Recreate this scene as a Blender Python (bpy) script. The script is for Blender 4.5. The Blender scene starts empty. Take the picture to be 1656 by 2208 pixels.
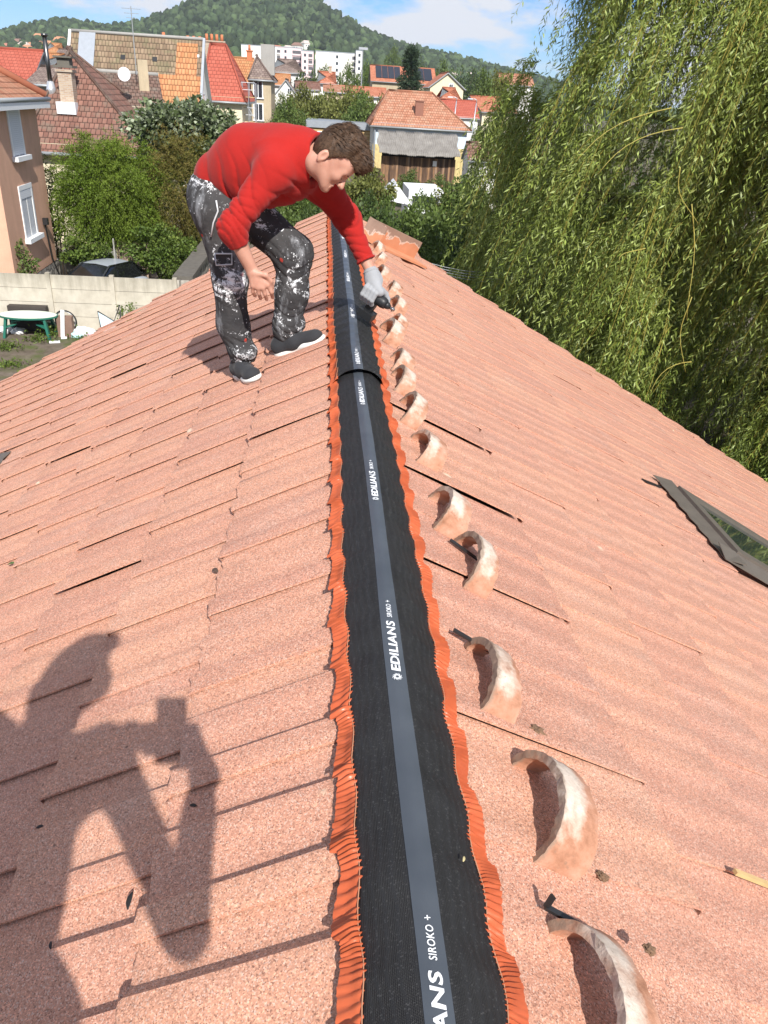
import bpy, bmesh, math, random
import numpy as np
from mathutils import Vector, Matrix
rng = np.random.default_rng(7)
random.seed(7)
scene = bpy.context.scene
COL = scene.collection
# ------------------------------------------------------------------ camera
H = 1.08                      # camera height above the roof ridge
F_PX, IW, IH = 1659.0, 1656.0, 2208.0
CAM = np.array([-0.159 * H, 0.0, H])
def cam_axes(vp, roll):
    r = math.radians(roll)
    d = np.array([(vp[0] - 828) / F_PX, (vp[1] - 1104) / F_PX, 1.0]); yc = d / np.linalg.norm(d)
    n = np.cross(np.array([math.cos(r), math.sin(r), 0.0]), yc); n /= np.linalg.norm(n)
    if n[1] > 0: n = -n
    return np.array([np.cross(yc, n), yc, n])
CM = cam_axes((702, 200), 3.6)          # world = CM @ cam
cam = bpy.data.cameras.new('camera')
cam.sensor_fit = 'VERTICAL'; cam.sensor_height = 36.0; cam.sensor_width = 27.0
cam.lens = 36.0 * F_PX / IH
cam.clip_start = 0.02; cam.clip_end = 20000
cam_o = bpy.data.objects.new('camera', cam); COL.objects.link(cam_o)
m4 = Matrix.Identity(4)
for i in range(3):
    m4[i][0] = CM[i][0]; m4[i][1] = -CM[i][1]; m4[i][2] = -CM[i][2]; m4[i][3] = CAM[i]
cam_o.matrix_world = m4
scene.camera = cam_o
# ------------------------------------------------------------------ light
SUN = np.array([0.33, -1.40, 1.27]); SUN /= np.linalg.norm(SUN)
sl = bpy.data.lights.new('sun', 'SUN'); sl.energy = 4.9; sl.angle = math.radians(0.53); sl.color = (1.0, 0.955, 0.89)
so = bpy.data.objects.new('sun', sl); COL.objects.link(so)
so.rotation_euler = Vector(SUN).to_track_quat('Z', 'Y').to_euler()
so.location = (3, -10, 12)
vs = scene.view_settings
vs.view_transform = 'Standard'; vs.look = 'None'; vs.gamma = 1.0; vs.use_curve_mapping = False
vs.exposure = 0.50
world = bpy.data.worlds.new('World'); scene.world = world; world.use_nodes = True
wn = world.node_tree; wn.nodes.clear()
def wnew(t, **kw):
    n = wn.nodes.new(t)
    for k, v in kw.items(): setattr(n, k, v)
    return n
sky = wnew('ShaderNodeTexSky'); sky.sky_type = 'NISHITA'; sky.sun_disc = False
sky.sun_elevation = math.asin(SUN[2]); sky.sun_rotation = math.atan2(SUN[0], SUN[1])
sky.altitude = 300; sky.air_density = 1.0; sky.dust_density = 0.2; sky.ozone_density = 1.6
tc = wnew('ShaderNodeTexCoord')
mp = wnew('ShaderNodeMapping'); mp.inputs['Scale'].default_value = (5.2, 5.2, 15.0); mp.inputs['Location'].default_value = (1.3, 0.7, 2.1)
wn.links.new(tc.outputs['Generated'], mp.inputs['Vector'])
nz = wnew('ShaderNodeTexNoise'); nz.inputs['Scale'].default_value = 1.0; nz.inputs['Detail'].default_value = 9; nz.inputs['Roughness'].default_value = 0.56
wn.links.new(mp.outputs['Vector'], nz.inputs['Vector'])
cr = wnew('ShaderNodeValToRGB'); cr.color_ramp.elements[0].position = 0.43; cr.color_ramp.elements[1].position = 0.53
wn.links.new(nz.outputs['Fac'], cr.inputs['Fac'])
cmix = wnew('ShaderNodeMix', data_type='RGBA')
cmix.inputs[7].default_value = (7.2, 7.5, 8.2, 1)
tint = wnew('ShaderNodeMix', data_type='RGBA', blend_type='MULTIPLY'); tint.inputs[0].default_value = 1.0; tint.inputs[7].default_value = (0.47, 0.74, 1.18, 1)
wn.links.new(sky.outputs['Color'], tint.inputs[6])
wn.links.new(cr.outputs['Color'], cmix.inputs[0]); wn.links.new(tint.outputs[2], cmix.inputs[6])
bg = wnew('ShaderNodeBackground'); bg.inputs['Strength'].default_value = 0.080
wo = wnew('ShaderNodeOutputWorld')
wn.links.new(cmix.outputs[2], bg.inputs['Color']); wn.links.new(bg.outputs['Background'], wo.inputs['Surface'])
scene.render.engine = 'CYCLES'
scene.cycles.max_bounces = 6; scene.cycles.transparent_max_bounces = 8
# ------------------------------------------------------------------ helpers: where a pixel of the survey photo lies in the place
def ray(x, y): return CM @ np.array([(x - 828) / F_PX, (y - 1104) / F_PX, 1.0])
def P(x, y, Y):
    r = ray(x, y); return CAM + r * (Y / r[1])
def G(x, y, z):
    r = ray(x, y); return CAM + r * ((z - CAM[2]) / r[2])
PITCH = math.radians(29.0); TP = math.tan(PITCH)
def S(x, y, side):
    n = np.array([side * math.sin(PITCH), 0, math.cos(PITCH)]); r = ray(x, y); return CAM + r * (-(n @ CAM) / (n @ r))
GZ = -6.0                     # garden level
# ------------------------------------------------------------------ helpers: objects
def tag(o, label=None, cat=None, group=None, kind=None):
    if label: o['label'] = label
    if cat: o['category'] = cat
    if group: o['group'] = group
    if kind: o['kind'] = kind
    return o
def empty(name, loc, label=None, cat=None, group=None, rz=0.0):
    o = bpy.data.objects.new(name, None); COL.objects.link(o); o.location = tuple(float(v) for v in loc); o.rotation_euler = (0, 0, rz)
    o.empty_display_size = 0.2
    return tag(o, label, cat, group)
def adopt(o, parent):
    """parent keeps the child where it is (child geometry is in world coordinates)"""
    if parent is not None:
        o.parent = parent
        pm = Matrix.LocRotScale(parent.location, parent.rotation_euler, parent.scale)
        if parent.parent is not None:
            pp = parent.parent
            pm = Matrix.LocRotScale(pp.location, pp.rotation_euler, pp.scale) @ parent.matrix_parent_inverse @ pm
        o.matrix_parent_inverse = pm.inverted()
    return o
def mesh_obj(name, V, Fs, mats, parent=None, smooth=False, mi=None, uv=None, matrix=None):
    me = bpy.data.meshes.new(name)
    V = np.asarray(V, dtype=np.float32)
    if isinstance(Fs, np.ndarray) and Fs.ndim == 2:
        nf, k = Fs.shape
        me.vertices.add(len(V)); me.vertices.foreach_set('co', V.ravel())
        me.loops.add(nf * k); me.loops.foreach_set('vertex_index', Fs.astype(np.int32).ravel())
        me.polygons.add(nf); me.polygons.foreach_set('loop_start', np.arange(0, nf * k, k, dtype=np.int32))
        try: me.polygons.foreach_set('loop_total', np.full(nf, k, dtype=np.int32))
        except Exception: pass
    else:
        me.from_pydata([tuple(v) for v in V.tolist()], [], [tuple(f) for f in Fs])
    if not isinstance(mats, (list, tuple)): mats = [mats]
    for m in mats: me.materials.append(m)
    if mi is not None: me.polygons.foreach_set('material_index', np.asarray(mi, dtype=np.int32))
    if uv is not None:
        l = me.uv_layers.new(name='UVMap'); l.data.foreach_set('uv', np.asarray(uv, dtype=np.float32).ravel())
    if smooth: me.polygons.foreach_set('use_smooth', np.ones(len(me.polygons), dtype=bool))
    me.update(calc_edges=True); me.validate()
    o = bpy.data.objects.new(name, me); COL.objects.link(o)
    if matrix is not None: o.matrix_world = matrix
    adopt(o, parent)
    return o
class MB:
    """collects polygons in world metres, with UVs in metres (u level, v up the slope)"""
    def __init__(s): s.v = []; s.f = []; s.m = []; s.uv = []
    def poly(s, pts, m=0, uvscale=1.0):
        pts = [np.asarray(p, float) for p in pts]
        i = len(s.v); s.v += pts; s.f.append(tuple(range(i, i + len(pts)))); s.m.append(m)
        n = np.zeros(3)
        for a, b in zip(pts, pts[1:] + pts[:1]): n += np.cross(a, b)
        n /= (np.linalg.norm(n) + 1e-12)
        if abs(n[2]) > 0.985: u = np.array([1.0, 0, 0])
        else: u = np.cross([0, 0, 1.0], n); u /= np.linalg.norm(u)
        w = np.cross(n, u)
        for p in pts: s.uv.append((float(p @ u) * uvscale, float(p @ w) * uvscale))
    def box(s, c, size, rz=0.0, m=0, axes=None):
        c = np.asarray(c, float)
        if axes is None:
            ca, sa = math.cos(rz), math.sin(rz)
            axes = np.array([[ca, sa, 0], [-sa, ca, 0], [0, 0, 1.0]])
        hx, hy, hz = [np.asarray(a) * d / 2 for a, d in zip(axes, size)]
        q = lambda a, b, d: c + a * hx + b * hy + d * hz
        s.poly([q(-1, -1, -1), q(-1, 1, -1), q(1, 1, -1), q(1, -1, -1)], m)
        s.poly([q(-1, -1, 1), q(1, -1, 1), q(1, 1, 1), q(-1, 1, 1)], m)
        s.poly([q(-1, -1, -1), q(1, -1, -1), q(1, -1, 1), q(-1, -1, 1)], m)
        s.poly([q(1, 1, -1), q(-1, 1, -1), q(-1, 1, 1), q(1, 1, 1)], m)
        s.poly([q(1, -1, -1), q(1, 1, -1), q(1, 1, 1), q(1, -1, 1)], m)
        s.poly([q(-1, 1, -1), q(-1, -1, -1), q(-1, -1, 1), q(-1, 1, 1)], m)
        return s
    def beam(s, a, b, w, h=None, m=0, up=(0, 0, 1)):
        a = np.asarray(a, float); b = np.asarray(b, float); h = h or w
        d = b - a; L = np.linalg.norm(d); d = d / L
        up = np.asarray(up, float)
        if abs(d @ up) > 0.97: up = np.array([1.0, 0, 0])
        sx = np.cross(d, up); sx /= np.linalg.norm(sx); sz = np.cross(sx, d)
        return s.box((a + b) / 2, (L, w, h), axes=[d, sx, sz], m=m)
    def tube(s, pts, r, n=8, m=0, cap=True):
        pts = [np.asarray(p, float) for p in pts]
        rs = r if isinstance(r, (list, tuple, np.ndarray)) else [r] * len(pts)
        rings = []; prev = None
        for i, p in enumerate(pts):
            d = pts[min(i + 1, len(pts) - 1)] - pts[max(i - 1, 0)]; d = d / (np.linalg.norm(d) + 1e-9)
            if prev is None:
                a = np.cross(d, [0, 0, 1.0])
                if np.linalg.norm(a) < 0.1: a = np.cross(d, [1.0, 0, 0])
            else: a = prev - d * (prev @ d)
            a /= np.linalg.norm(a); prev = a; b = np.cross(d, a)
            base = len(s.v)
            for k in range(n):
                t = 2 * math.pi * k / n
                s.v.append(p + (a * math.cos(t) + b * math.sin(t)) * rs[i])
            rings.append(base)
        for i in range(len(rings) - 1):
            for k in range(n):
                k2 = (k + 1) % n
                s.f.append((rings[i] + k, rings[i] + k2, rings[i + 1] + k2, rings[i + 1] + k)); s.m.append(m)
                for (uu, vv) in ((k, i), (k + 1, i), (k + 1, i + 1), (k, i + 1)): s.uv.append((uu * 0.1, vv * 0.1))
        if cap:
            for base, rev in ((rings[0], True), (rings[-1], False)):
                idx = list(range(base, base + n));  idx = idx[::-1] if rev else idx
                s.f.append(tuple(idx)); s.m.append(m); s.uv += [(0, 0)] * n
        return s
    def build(s, name, mats, parent=None, smooth=False, bevel=0.0):
        o = mesh_obj(name, np.array(s.v), s.f, mats, parent, smooth, s.m, s.uv)
        if bevel:
            b = o.modifiers.new('bevel', 'BEVEL'); b.width = bevel; b.segments = 2; b.limit_method = 'ANGLE'
        return o
def copy_tree(o, parent=None):
    c = o.copy(); COL.objects.link(c); c.parent = parent
    if parent is not None: c.matrix_parent_inverse = o.matrix_parent_inverse.copy()
    for ch in o.children: copy_tree(ch, c)
    return c
# ------------------------------------------------------------------ helpers: procedural materials
class Mat:
    def __init__(s, name):
        s.m = bpy.data.materials.new(name); s.m.use_nodes = True
        s.t = s.m.node_tree; s.b = s.t.nodes.get('Principled BSDF')
    def n(s, typ, props=None, **ins):
        n = s.t.nodes.new('ShaderNode' + typ)
        for k, v in (props or {}).items(): setattr(n, k, v)
        for k, v in ins.items(): s.set(n, k, v)
        return n
    def set(s, n, k, v):
        k = int(k[1:]) if (k[0] == 'i' and k[1:].isdigit()) else k.replace('_', ' ')
        sock = n.inputs[k]
        if isinstance(v, bpy.types.NodeSocket): s.t.links.new(v, sock)
        elif isinstance(v, bpy.types.Node): s.t.links.new(v.outputs[0], sock)
        else:
            if isinstance(v, (tuple, list)) and len(v) == 3 and len(sock.default_value) == 4: v = tuple(v) + (1,)
            sock.default_value = v
    def coord(s, which='Object', scale=None, rot=None, loc=None):
        o = s.n('TexCoord').outputs[which]
        if scale is None and rot is None and loc is None: return o
        m = s.n('Mapping', Vector=o)
        if scale is not None: m.inputs['Scale'].default_value = scale if isinstance(scale, tuple) else (scale,) * 3
        if rot: m.inputs['Rotation'].default_value = rot
        if loc: m.inputs['Location'].default_value = loc
        return m.outputs[0]
    def noise(s, vec, scale, detail=4, rough=0.55, dist=0.0):
        return s.n('TexNoise', Vector=vec, Scale=scale, Detail=detail, Roughness=rough, Distortion=dist).outputs['Fac']
    def voro(s, vec, scale, feature='F1', out='Distance', rnd=1.0):
        return s.n('TexVoronoi', {'feature': feature}, Vector=vec, Scale=scale, Randomness=rnd).outputs[out]
    def ramp(s, fac, stops, interp='LINEAR'):
        r = s.n('ValToRGB', Fac=fac); e = r.color_ramp; e.interpolation = interp
        while len(e.elements) < len(stops): e.elements.new(0.5)
        for el, (p, c) in zip(e.elements, stops):
            el.position = p
            if not isinstance(c, (tuple, list)): c = (c, c, c)
            el.color = tuple(c) + (1,) if len(c) == 3 else c
        return r.outputs['Color']
    def mix(s, fac, a, b, mode='MIX'):
        n = s.n('Mix', {'data_type': 'RGBA', 'blend_type': mode}, i0=fac, i6=a, i7=b); return n.outputs[2]
    def math(s, op, a, b=0.0, c=None):
        n = s.n('Math', {'operation': op}, i0=a, i1=b)
        if c is not None: s.set(n, 'i2', c)
        return n.outputs[0]
    def hsv(s, col, h=0.5, sat=1.0, v=1.0): return s.n('HueSaturation', Hue=h, Saturation=sat, Value=v, Color=col).outputs[0]
    def bump(s, height, strength=0.3, dist=0.01, normal=None):
        n = s.n('Bump', Height=height, Strength=strength, Distance=dist)
        if normal is not None: s.set(n, 'Normal', normal)
        return n.outputs[0]
    def out(s, color=None, rough=0.8, normal=None, metal=0.0, spec=0.4, **kw):
        if color is not None: s.set(s.b, 'Base_Color', color)
        s.set(s.b, 'Roughness', rough); s.set(s.b, 'Metallic', metal); s.set(s.b, 'Specular_IOR_Level', spec)
        if normal is not None: s.set(s.b, 'Normal', normal)
        for k, v in kw.items(): s.set(s.b, k, v)
        return s.m
def simple(name, col, rough=0.7, vary=0.12, scale=6.0, metal=0.0, spec=0.4, bump=0.0, coord='Object', detail=5):
    m = Mat(name); v = m.coord(coord)
    nz = m.noise(v, scale, detail, 0.6)
    k = m.n('MapRange', Value=nz, To_Min=1 - vary * 1.6, To_Max=1 + vary * 1.6).outputs[0]
    c = m.hsv(tuple(col), v=k)
    nb = None
    if bump: nb = m.bump(m.noise(v, scale * 6, 4, 0.6), bump, 0.01)
    return m.out(c, rough, nb, metal, spec)
# ================================================================== the roof we stand on
def tile_material():
    m = Mat('granular terracotta tile'); v = m.coord('Object')
    big = m.noise(v, 1.1, 5, 0.6)
    streak = m.noise(m.coord('Object', scale=(0.9, 7.0, 1.0)), 1.6, 4, 0.6)
    base = m.ramp(m.math('ADD', m.math('MULTIPLY', big, 0.5), m.math('MULTIPLY', streak, 0.5)),
                  [(0.30, (0.490, 0.258, 0.190)), (0.45, (0.525, 0.262, 0.180)), (0.56, (0.545, 0.270, 0.180)), (0.70, (0.495, 0.265, 0.196))])
    isl = m.n('NewGeometry').outputs['Random Per Island']
    base = m.hsv(base, h=m.n('MapRange', Value=isl, To_Min=0.4975, To_Max=0.5025).outputs[0], v=m.n('MapRange', Value=isl, To_Min=0.945, To_Max=1.04).outputs[0])
    # worn patches that go grey
    grey = m.ramp(m.noise(v, 2.6, 6, 0.62), [(0.54, 0.0), (0.76, 0.38)])
    base = m.mix(grey, base, (0.47, 0.335, 0.275))
    # mineral grains, light and dark, of two sizes
    g1 = m.n('TexVoronoi', {'feature': 'F1'}, Vector=v, Scale=430.0).outputs['Color']
    s1 = m.n('SeparateColor', Color=g1).outputs
    g2 = m.n('SeparateColor', Color=m.n('TexVoronoi', {'feature': 'F1'}, Vector=v, Scale=210.0).outputs['Color']).outputs
    val = m.ramp(s1[0], [(0.0, 0.46), (0.12, 0.68), (0.26, 0.92), (0.74, 1.02), (0.87, 1.20), (0.97, 1.50)])
    base = m.mix(1.0, base, val, 'MULTIPLY')
    val2 = m.ramp(g2[1], [(0.0, 0.74), (0.08, 0.92), (0.4, 1.0), (0.90, 1.0), (0.97, 1.20)])
    base = m.mix(0.9, base, val2, 'MULTIPLY')
    whiten = m.ramp(s1[1], [(0.80, 0.0), (0.93, 0.5)])
    base = m.mix(whiten, base, (0.70, 0.55, 0.46))
    # pale lichen and mortar splashes
    sp = m.n('TexVoronoi', {'feature': 'F1'}, Vector=v, Scale=2.3).outputs
    wob = m.math('ADD', sp['Distance'], m.math('MULTIPLY', m.noise(v, 34, 3, 0.6), 0.085))
    blot = m.ramp(wob, [(0.068, 0.8), (0.095, 0.0)])
    base = m.mix(blot, base, (0.72, 0.60, 0.44))
    dk = m.n('TexVoronoi', {'feature': 'F1'}, Vector=v, Scale=9.0).outputs['Distance']
    base = m.mix(m.ramp(dk, [(0.028, 0.8), (0.045, 0.0)]), base, (0.12, 0.075, 0.06))
    hgt = m.math('ADD', m.math('MULTIPLY', s1[0], 0.7), m.math('MULTIPLY', m.noise(v, 130, 3, 0.7), 0.6))
    return m.out(base, 0.78, m.bump(hgt, 0.55, 0.004), spec=0.35)
TILE = tile_material()
dark_gap = simple('shadowed batten space', (0.05, 0.04, 0.035), 0.95)
UMAX, Y0, Y1 = 7.0, -2.6, 9.02
WP = 0.1535                    # one wave of the tile profile
WA = 0.022
def prof(v, side):
    t = ((v - 0.732) / WP) % 1.0
    if side > 0: t = 1.0 - t
    dw = 0.13 if side < 0 else 0.34
    t = (t + dw / 2) % 1.0     # drop is centred on the measured line
    sm = lambda x: x * x * (3 - 2 * x)
    up = sm(np.clip((t - dw) / (1 - dw), 0, 1)); dn = 1 - sm(np.clip(t / dw, 0, 1))
    return (WA if side < 0 else 0.0052) * np.where(t < dw, dn, up)
house = empty('tiled_house', (0, 3.2, GZ), 'house in front with pale salmon concrete tiled roof under the worker', 'house')
def slope(side):
    """u runs down the slope, v along the ridge, w out of the roof"""
    V = []; F = []; nb = 0
    edges = [0.125, 0.508 if side < 0 else 0.64]
    while edges[-1] < UMAX: edges.append(edges[-1] + 0.37)
    seam0 = 0.828 if side < 0 else 1.22
    for i in range(len(edges) - 1):
        ua, ub = edges[i] - (0.07 if i else 0.0), edges[i + 1]
        sh = seam0 + (WP if i % 2 else 0.0)
        k0 = math.floor((Y0 - sh) / (2 * WP)); v = sh + k0 * 2 * WP
        while v < Y1 - 0.02:
            va, vb = max(v, Y0), min(v + 2 * WP, Y1 + (0.012 if i % 2 else -0.006))
            r = rng.random(6)
            gap = 0.0034 + 0.002 * r[0] + (0.008 * r[1] if r[2] > 0.90 else 0.0)
            near = vb < 5.0
            nv = 22 if near else 14
            lap = 0.012 if v > Y0 else 0.0
            step = (0.0115 + 0.004 * r[0] + (0.006 * r[1] if r[2] > 0.92 else 0)) if side < 0 else (0.0040 + 0.002 * r[0] + (0.006 * r[1] if r[2] > 0.96 else 0) + (0.013 if (i == 0 and 1.0 < v < 3.4 and round((v - 1.22) / 0.307) % 2 == 0) else 0))
            vv = np.linspace(va - lap, vb - 0.001, nv)
            uo = (r[3] - 0.5) * 0.010
            if r[5] > 0.965: uo += 0.016
            uu = np.array([ua, ua + 0.5 * (ub - ua), ub - 0.012, ub]) + np.array([0, uo * .5, uo, uo])
            tilt = (r[4] - 0.5) * 0.006
            w0 = prof(vv, side)
            rows = []
            for j, u in enumerate(uu):
                s = (u - ua) / (ub - ua)
                rough = rng.normal(0, 0.0008 if j < 3 else 0.0016, nv)
                w = w0 + 0.033 * s + tilt * s + rough + (0.001 if i % 2 else 0) + (-0.003 if j == 3 else 0)
                w = w + step * (1 - (vv - vv[0]) / (vv[-1] - vv[0])) + rng.normal(0, 0.0006)
                u_j = u + (rng.normal(0, 0.0022, nv) if j == 3 else 0)
                rows.append(np.stack([np.full(nv, u) * 0 + u_j, vv, w], 1))
            low = rows[-1] - np.array([0, 0, 0.021]); rows.append(low)      # lower front edge
            base = nb
            for R_ in rows: V.append(R_); nb += nv
            for j in range(4):
                a = base + j * nv + np.arange(nv - 1)
                q = np.stack([a, a + 1, a + nv + 1, a + nv], 1)
                F.append(q if side < 0 else q[:, ::-1])
            for col, flip in ((0, side < 0), (nv - 1, side > 0)):           # side edges
                ed = np.array([R_[col] for R_ in rows[:4]]); lo = ed - np.array([0, 0, 0.0055 if col == 0 else 0.017])
                V.append(np.concatenate([ed, lo]));
                a = nb + np.arange(3); q = np.stack([a, a + 1, a + 5, a + 4], 1)
                F.append(q[:, ::-1] if flip else q); nb += 8
            v += 2 * WP
    V = np.concatenate(V); F = np.concatenate(F)
    d = np.array([side * math.cos(PITCH), 0, -math.sin(PITCH)]); n = np.array([side * math.sin(PITCH), 0, math.cos(PITCH)])
    M = Matrix(((d[0], 0, n[0], 0), (d[1], 1, n[1], 0), (d[2], 0, n[2], 0), (0, 0, 0, 1)))
    o = mesh_obj('roof_slope', V, F, TILE, None, True, None, None)
    me = o.data
    me.polygons.foreach_set('use_smooth', np.ones(len(me.polygons), dtype=bool))
    try: me.set_sharp_from_angle(angle=math.radians(40))
    except Exception: pass
    o.matrix_world = M
    b = mesh_obj('roof_deck', np.array([[0, Y0 + .05, -0.02], [UMAX - 0.1, Y0 + .05, -0.02], [UMAX - 0.1, Y1 - 0.06, -0.02], [0, Y1 - 0.06, -0.02],
                                        [0, Y0 + .05, -0.12], [UMAX - 0.1, Y0 + .05, -0.12], [UMAX - 0.1, Y1 - 0.06, -0.12], [0, Y1 - 0.06, -0.12]]),
                 [(0, 1, 2, 3), (7, 6, 5, 4), (0, 4, 5, 1), (1, 5, 6, 2), (2, 6, 7, 3), (3, 7, 4, 0)], dark_gap)
    b.matrix_world = M
    for q in (o, b):
        mw = q.matrix_world.copy(); q.parent = house; q.matrix_parent_inverse = Matrix.Translation(house.location).inverted(); q.matrix_basis = mw
    return o
slope(-1); slope(1)
render_wall = simple('cream render', (0.62, 0.55, 0.42), 0.9, 0.06, 1.5, bump=0.2)
w = MB(); hw = (UMAX - 0.5) * math.cos(PITCH); ez = -(UMAX - 0.5) * math.sin(PITCH) - 0.14
for yy, sgn in ((Y0 + 0.25, -1), (Y1 - 0.3, 1)):
    pts = [(-hw, yy, GZ), (hw, yy, GZ), (hw, yy, ez), (0, yy, -0.2), (-hw, yy, ez)]
    w.poly(pts if sgn < 0 else pts[::-1])
w.poly([(-hw, Y1 - .3, GZ), (-hw, Y0 + .25, GZ), (-hw, Y0 + .25, ez), (-hw, Y1 - .3, ez)])
w.poly([(hw, Y0 + .25, GZ), (hw, Y1 - .3, GZ), (hw, Y1 - .3, ez), (hw, Y0 + .25, ez)])
w.build('wall', render_wall, house)
# ------------------------------------------------------------------ ridge rolls
def mesh_fabric():
    m = Mat('black breather mesh'); v = m.coord('Object')
    cells = m.n('TexVoronoi', {'feature': 'F1'}, Vector=m.coord('Object', scale=(1.0, 1.35, 0.25)), Scale=400.0, Randomness=0.2).outputs
    hole = m.ramp(cells['Distance'], [(0.25, 0.0), (0.55, 1.0)])
    glint = m.n('SeparateColor', Color=cells['Color']).outputs[0]
    patch = m.ramp(m.noise(m.coord('Object', scale=(1, 0.7, 1)), 13, 5, 0.65), [(0.35, 0.0), (0.75, 1.0)])
    c = m.mix(hole, (0.004, 0.004, 0.0045), (0.016, 0.016, 0.017))
    c = m.mix(m.math('MULTIPLY', patch, 0.5), c, (0.030, 0.030, 0.031))
    c = m.mix(m.math('MULTIPLY', m.ramp(glint, [(0.90, 0.0), (0.99, 1.0)]), m.math('MULTIPLY', hole, 0.6)), c, (0.085, 0.085, 0.085))
    nb = m.bump(hole, 0.6, 0.002)
    return m.out(c, 0.6, nb, spec=0.35)
FAB = mesh_fabric()
def tape_mat():
    m = Mat('grey foil tape'); v = m.coord('Object')
    nz = m.noise(v, 9, 4, 0.5)
    c = m.ramp(nz, [(0.3, (0.050, 0.060, 0.074)), (0.7, (0.066, 0.077, 0.092))])
    return m.out(c, 0.42, m.bump(nz, 0.15, 0.004), spec=0.45)
TAPE = tape_mat()
def pleat_mat():
    m = Mat('terracotta pleated foil'); v = m.coord('Object')
    nz = m.noise(v, 14, 5, 0.6)
    c = m.ramp(nz, [(0.3, (0.42, 0.084, 0.030)), (0.7, (0.52, 0.116, 0.043))])
    return m.out(c, m.ramp(m.noise(v, 40, 3, 0.5), [(0.3, 0.32), (0.7, 0.5)]), m.bump(m.noise(v, 60, 3, 0.5), 0.2, 0.002), spec=0.4)
PLEAT = pleat_mat()
PRINT = simple('white print', (0.72, 0.74, 0.76), 0.6, 0.02)
STITCH = simple('rust stitching', (0.45, 0.22, 0.13), 0.8, 0.2, 300)
def wob(y, f, ph): return np.sin(y * f + ph) * 0.55 + np.sin(y * f * 2.37 + ph * 1.7) * 0.3 + np.sin(y * f * 0.43 + ph * 0.6) * 0.4
def centre(y): return -0.010 + 0.006 * wob(y, 1.35, 0.4)
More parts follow.
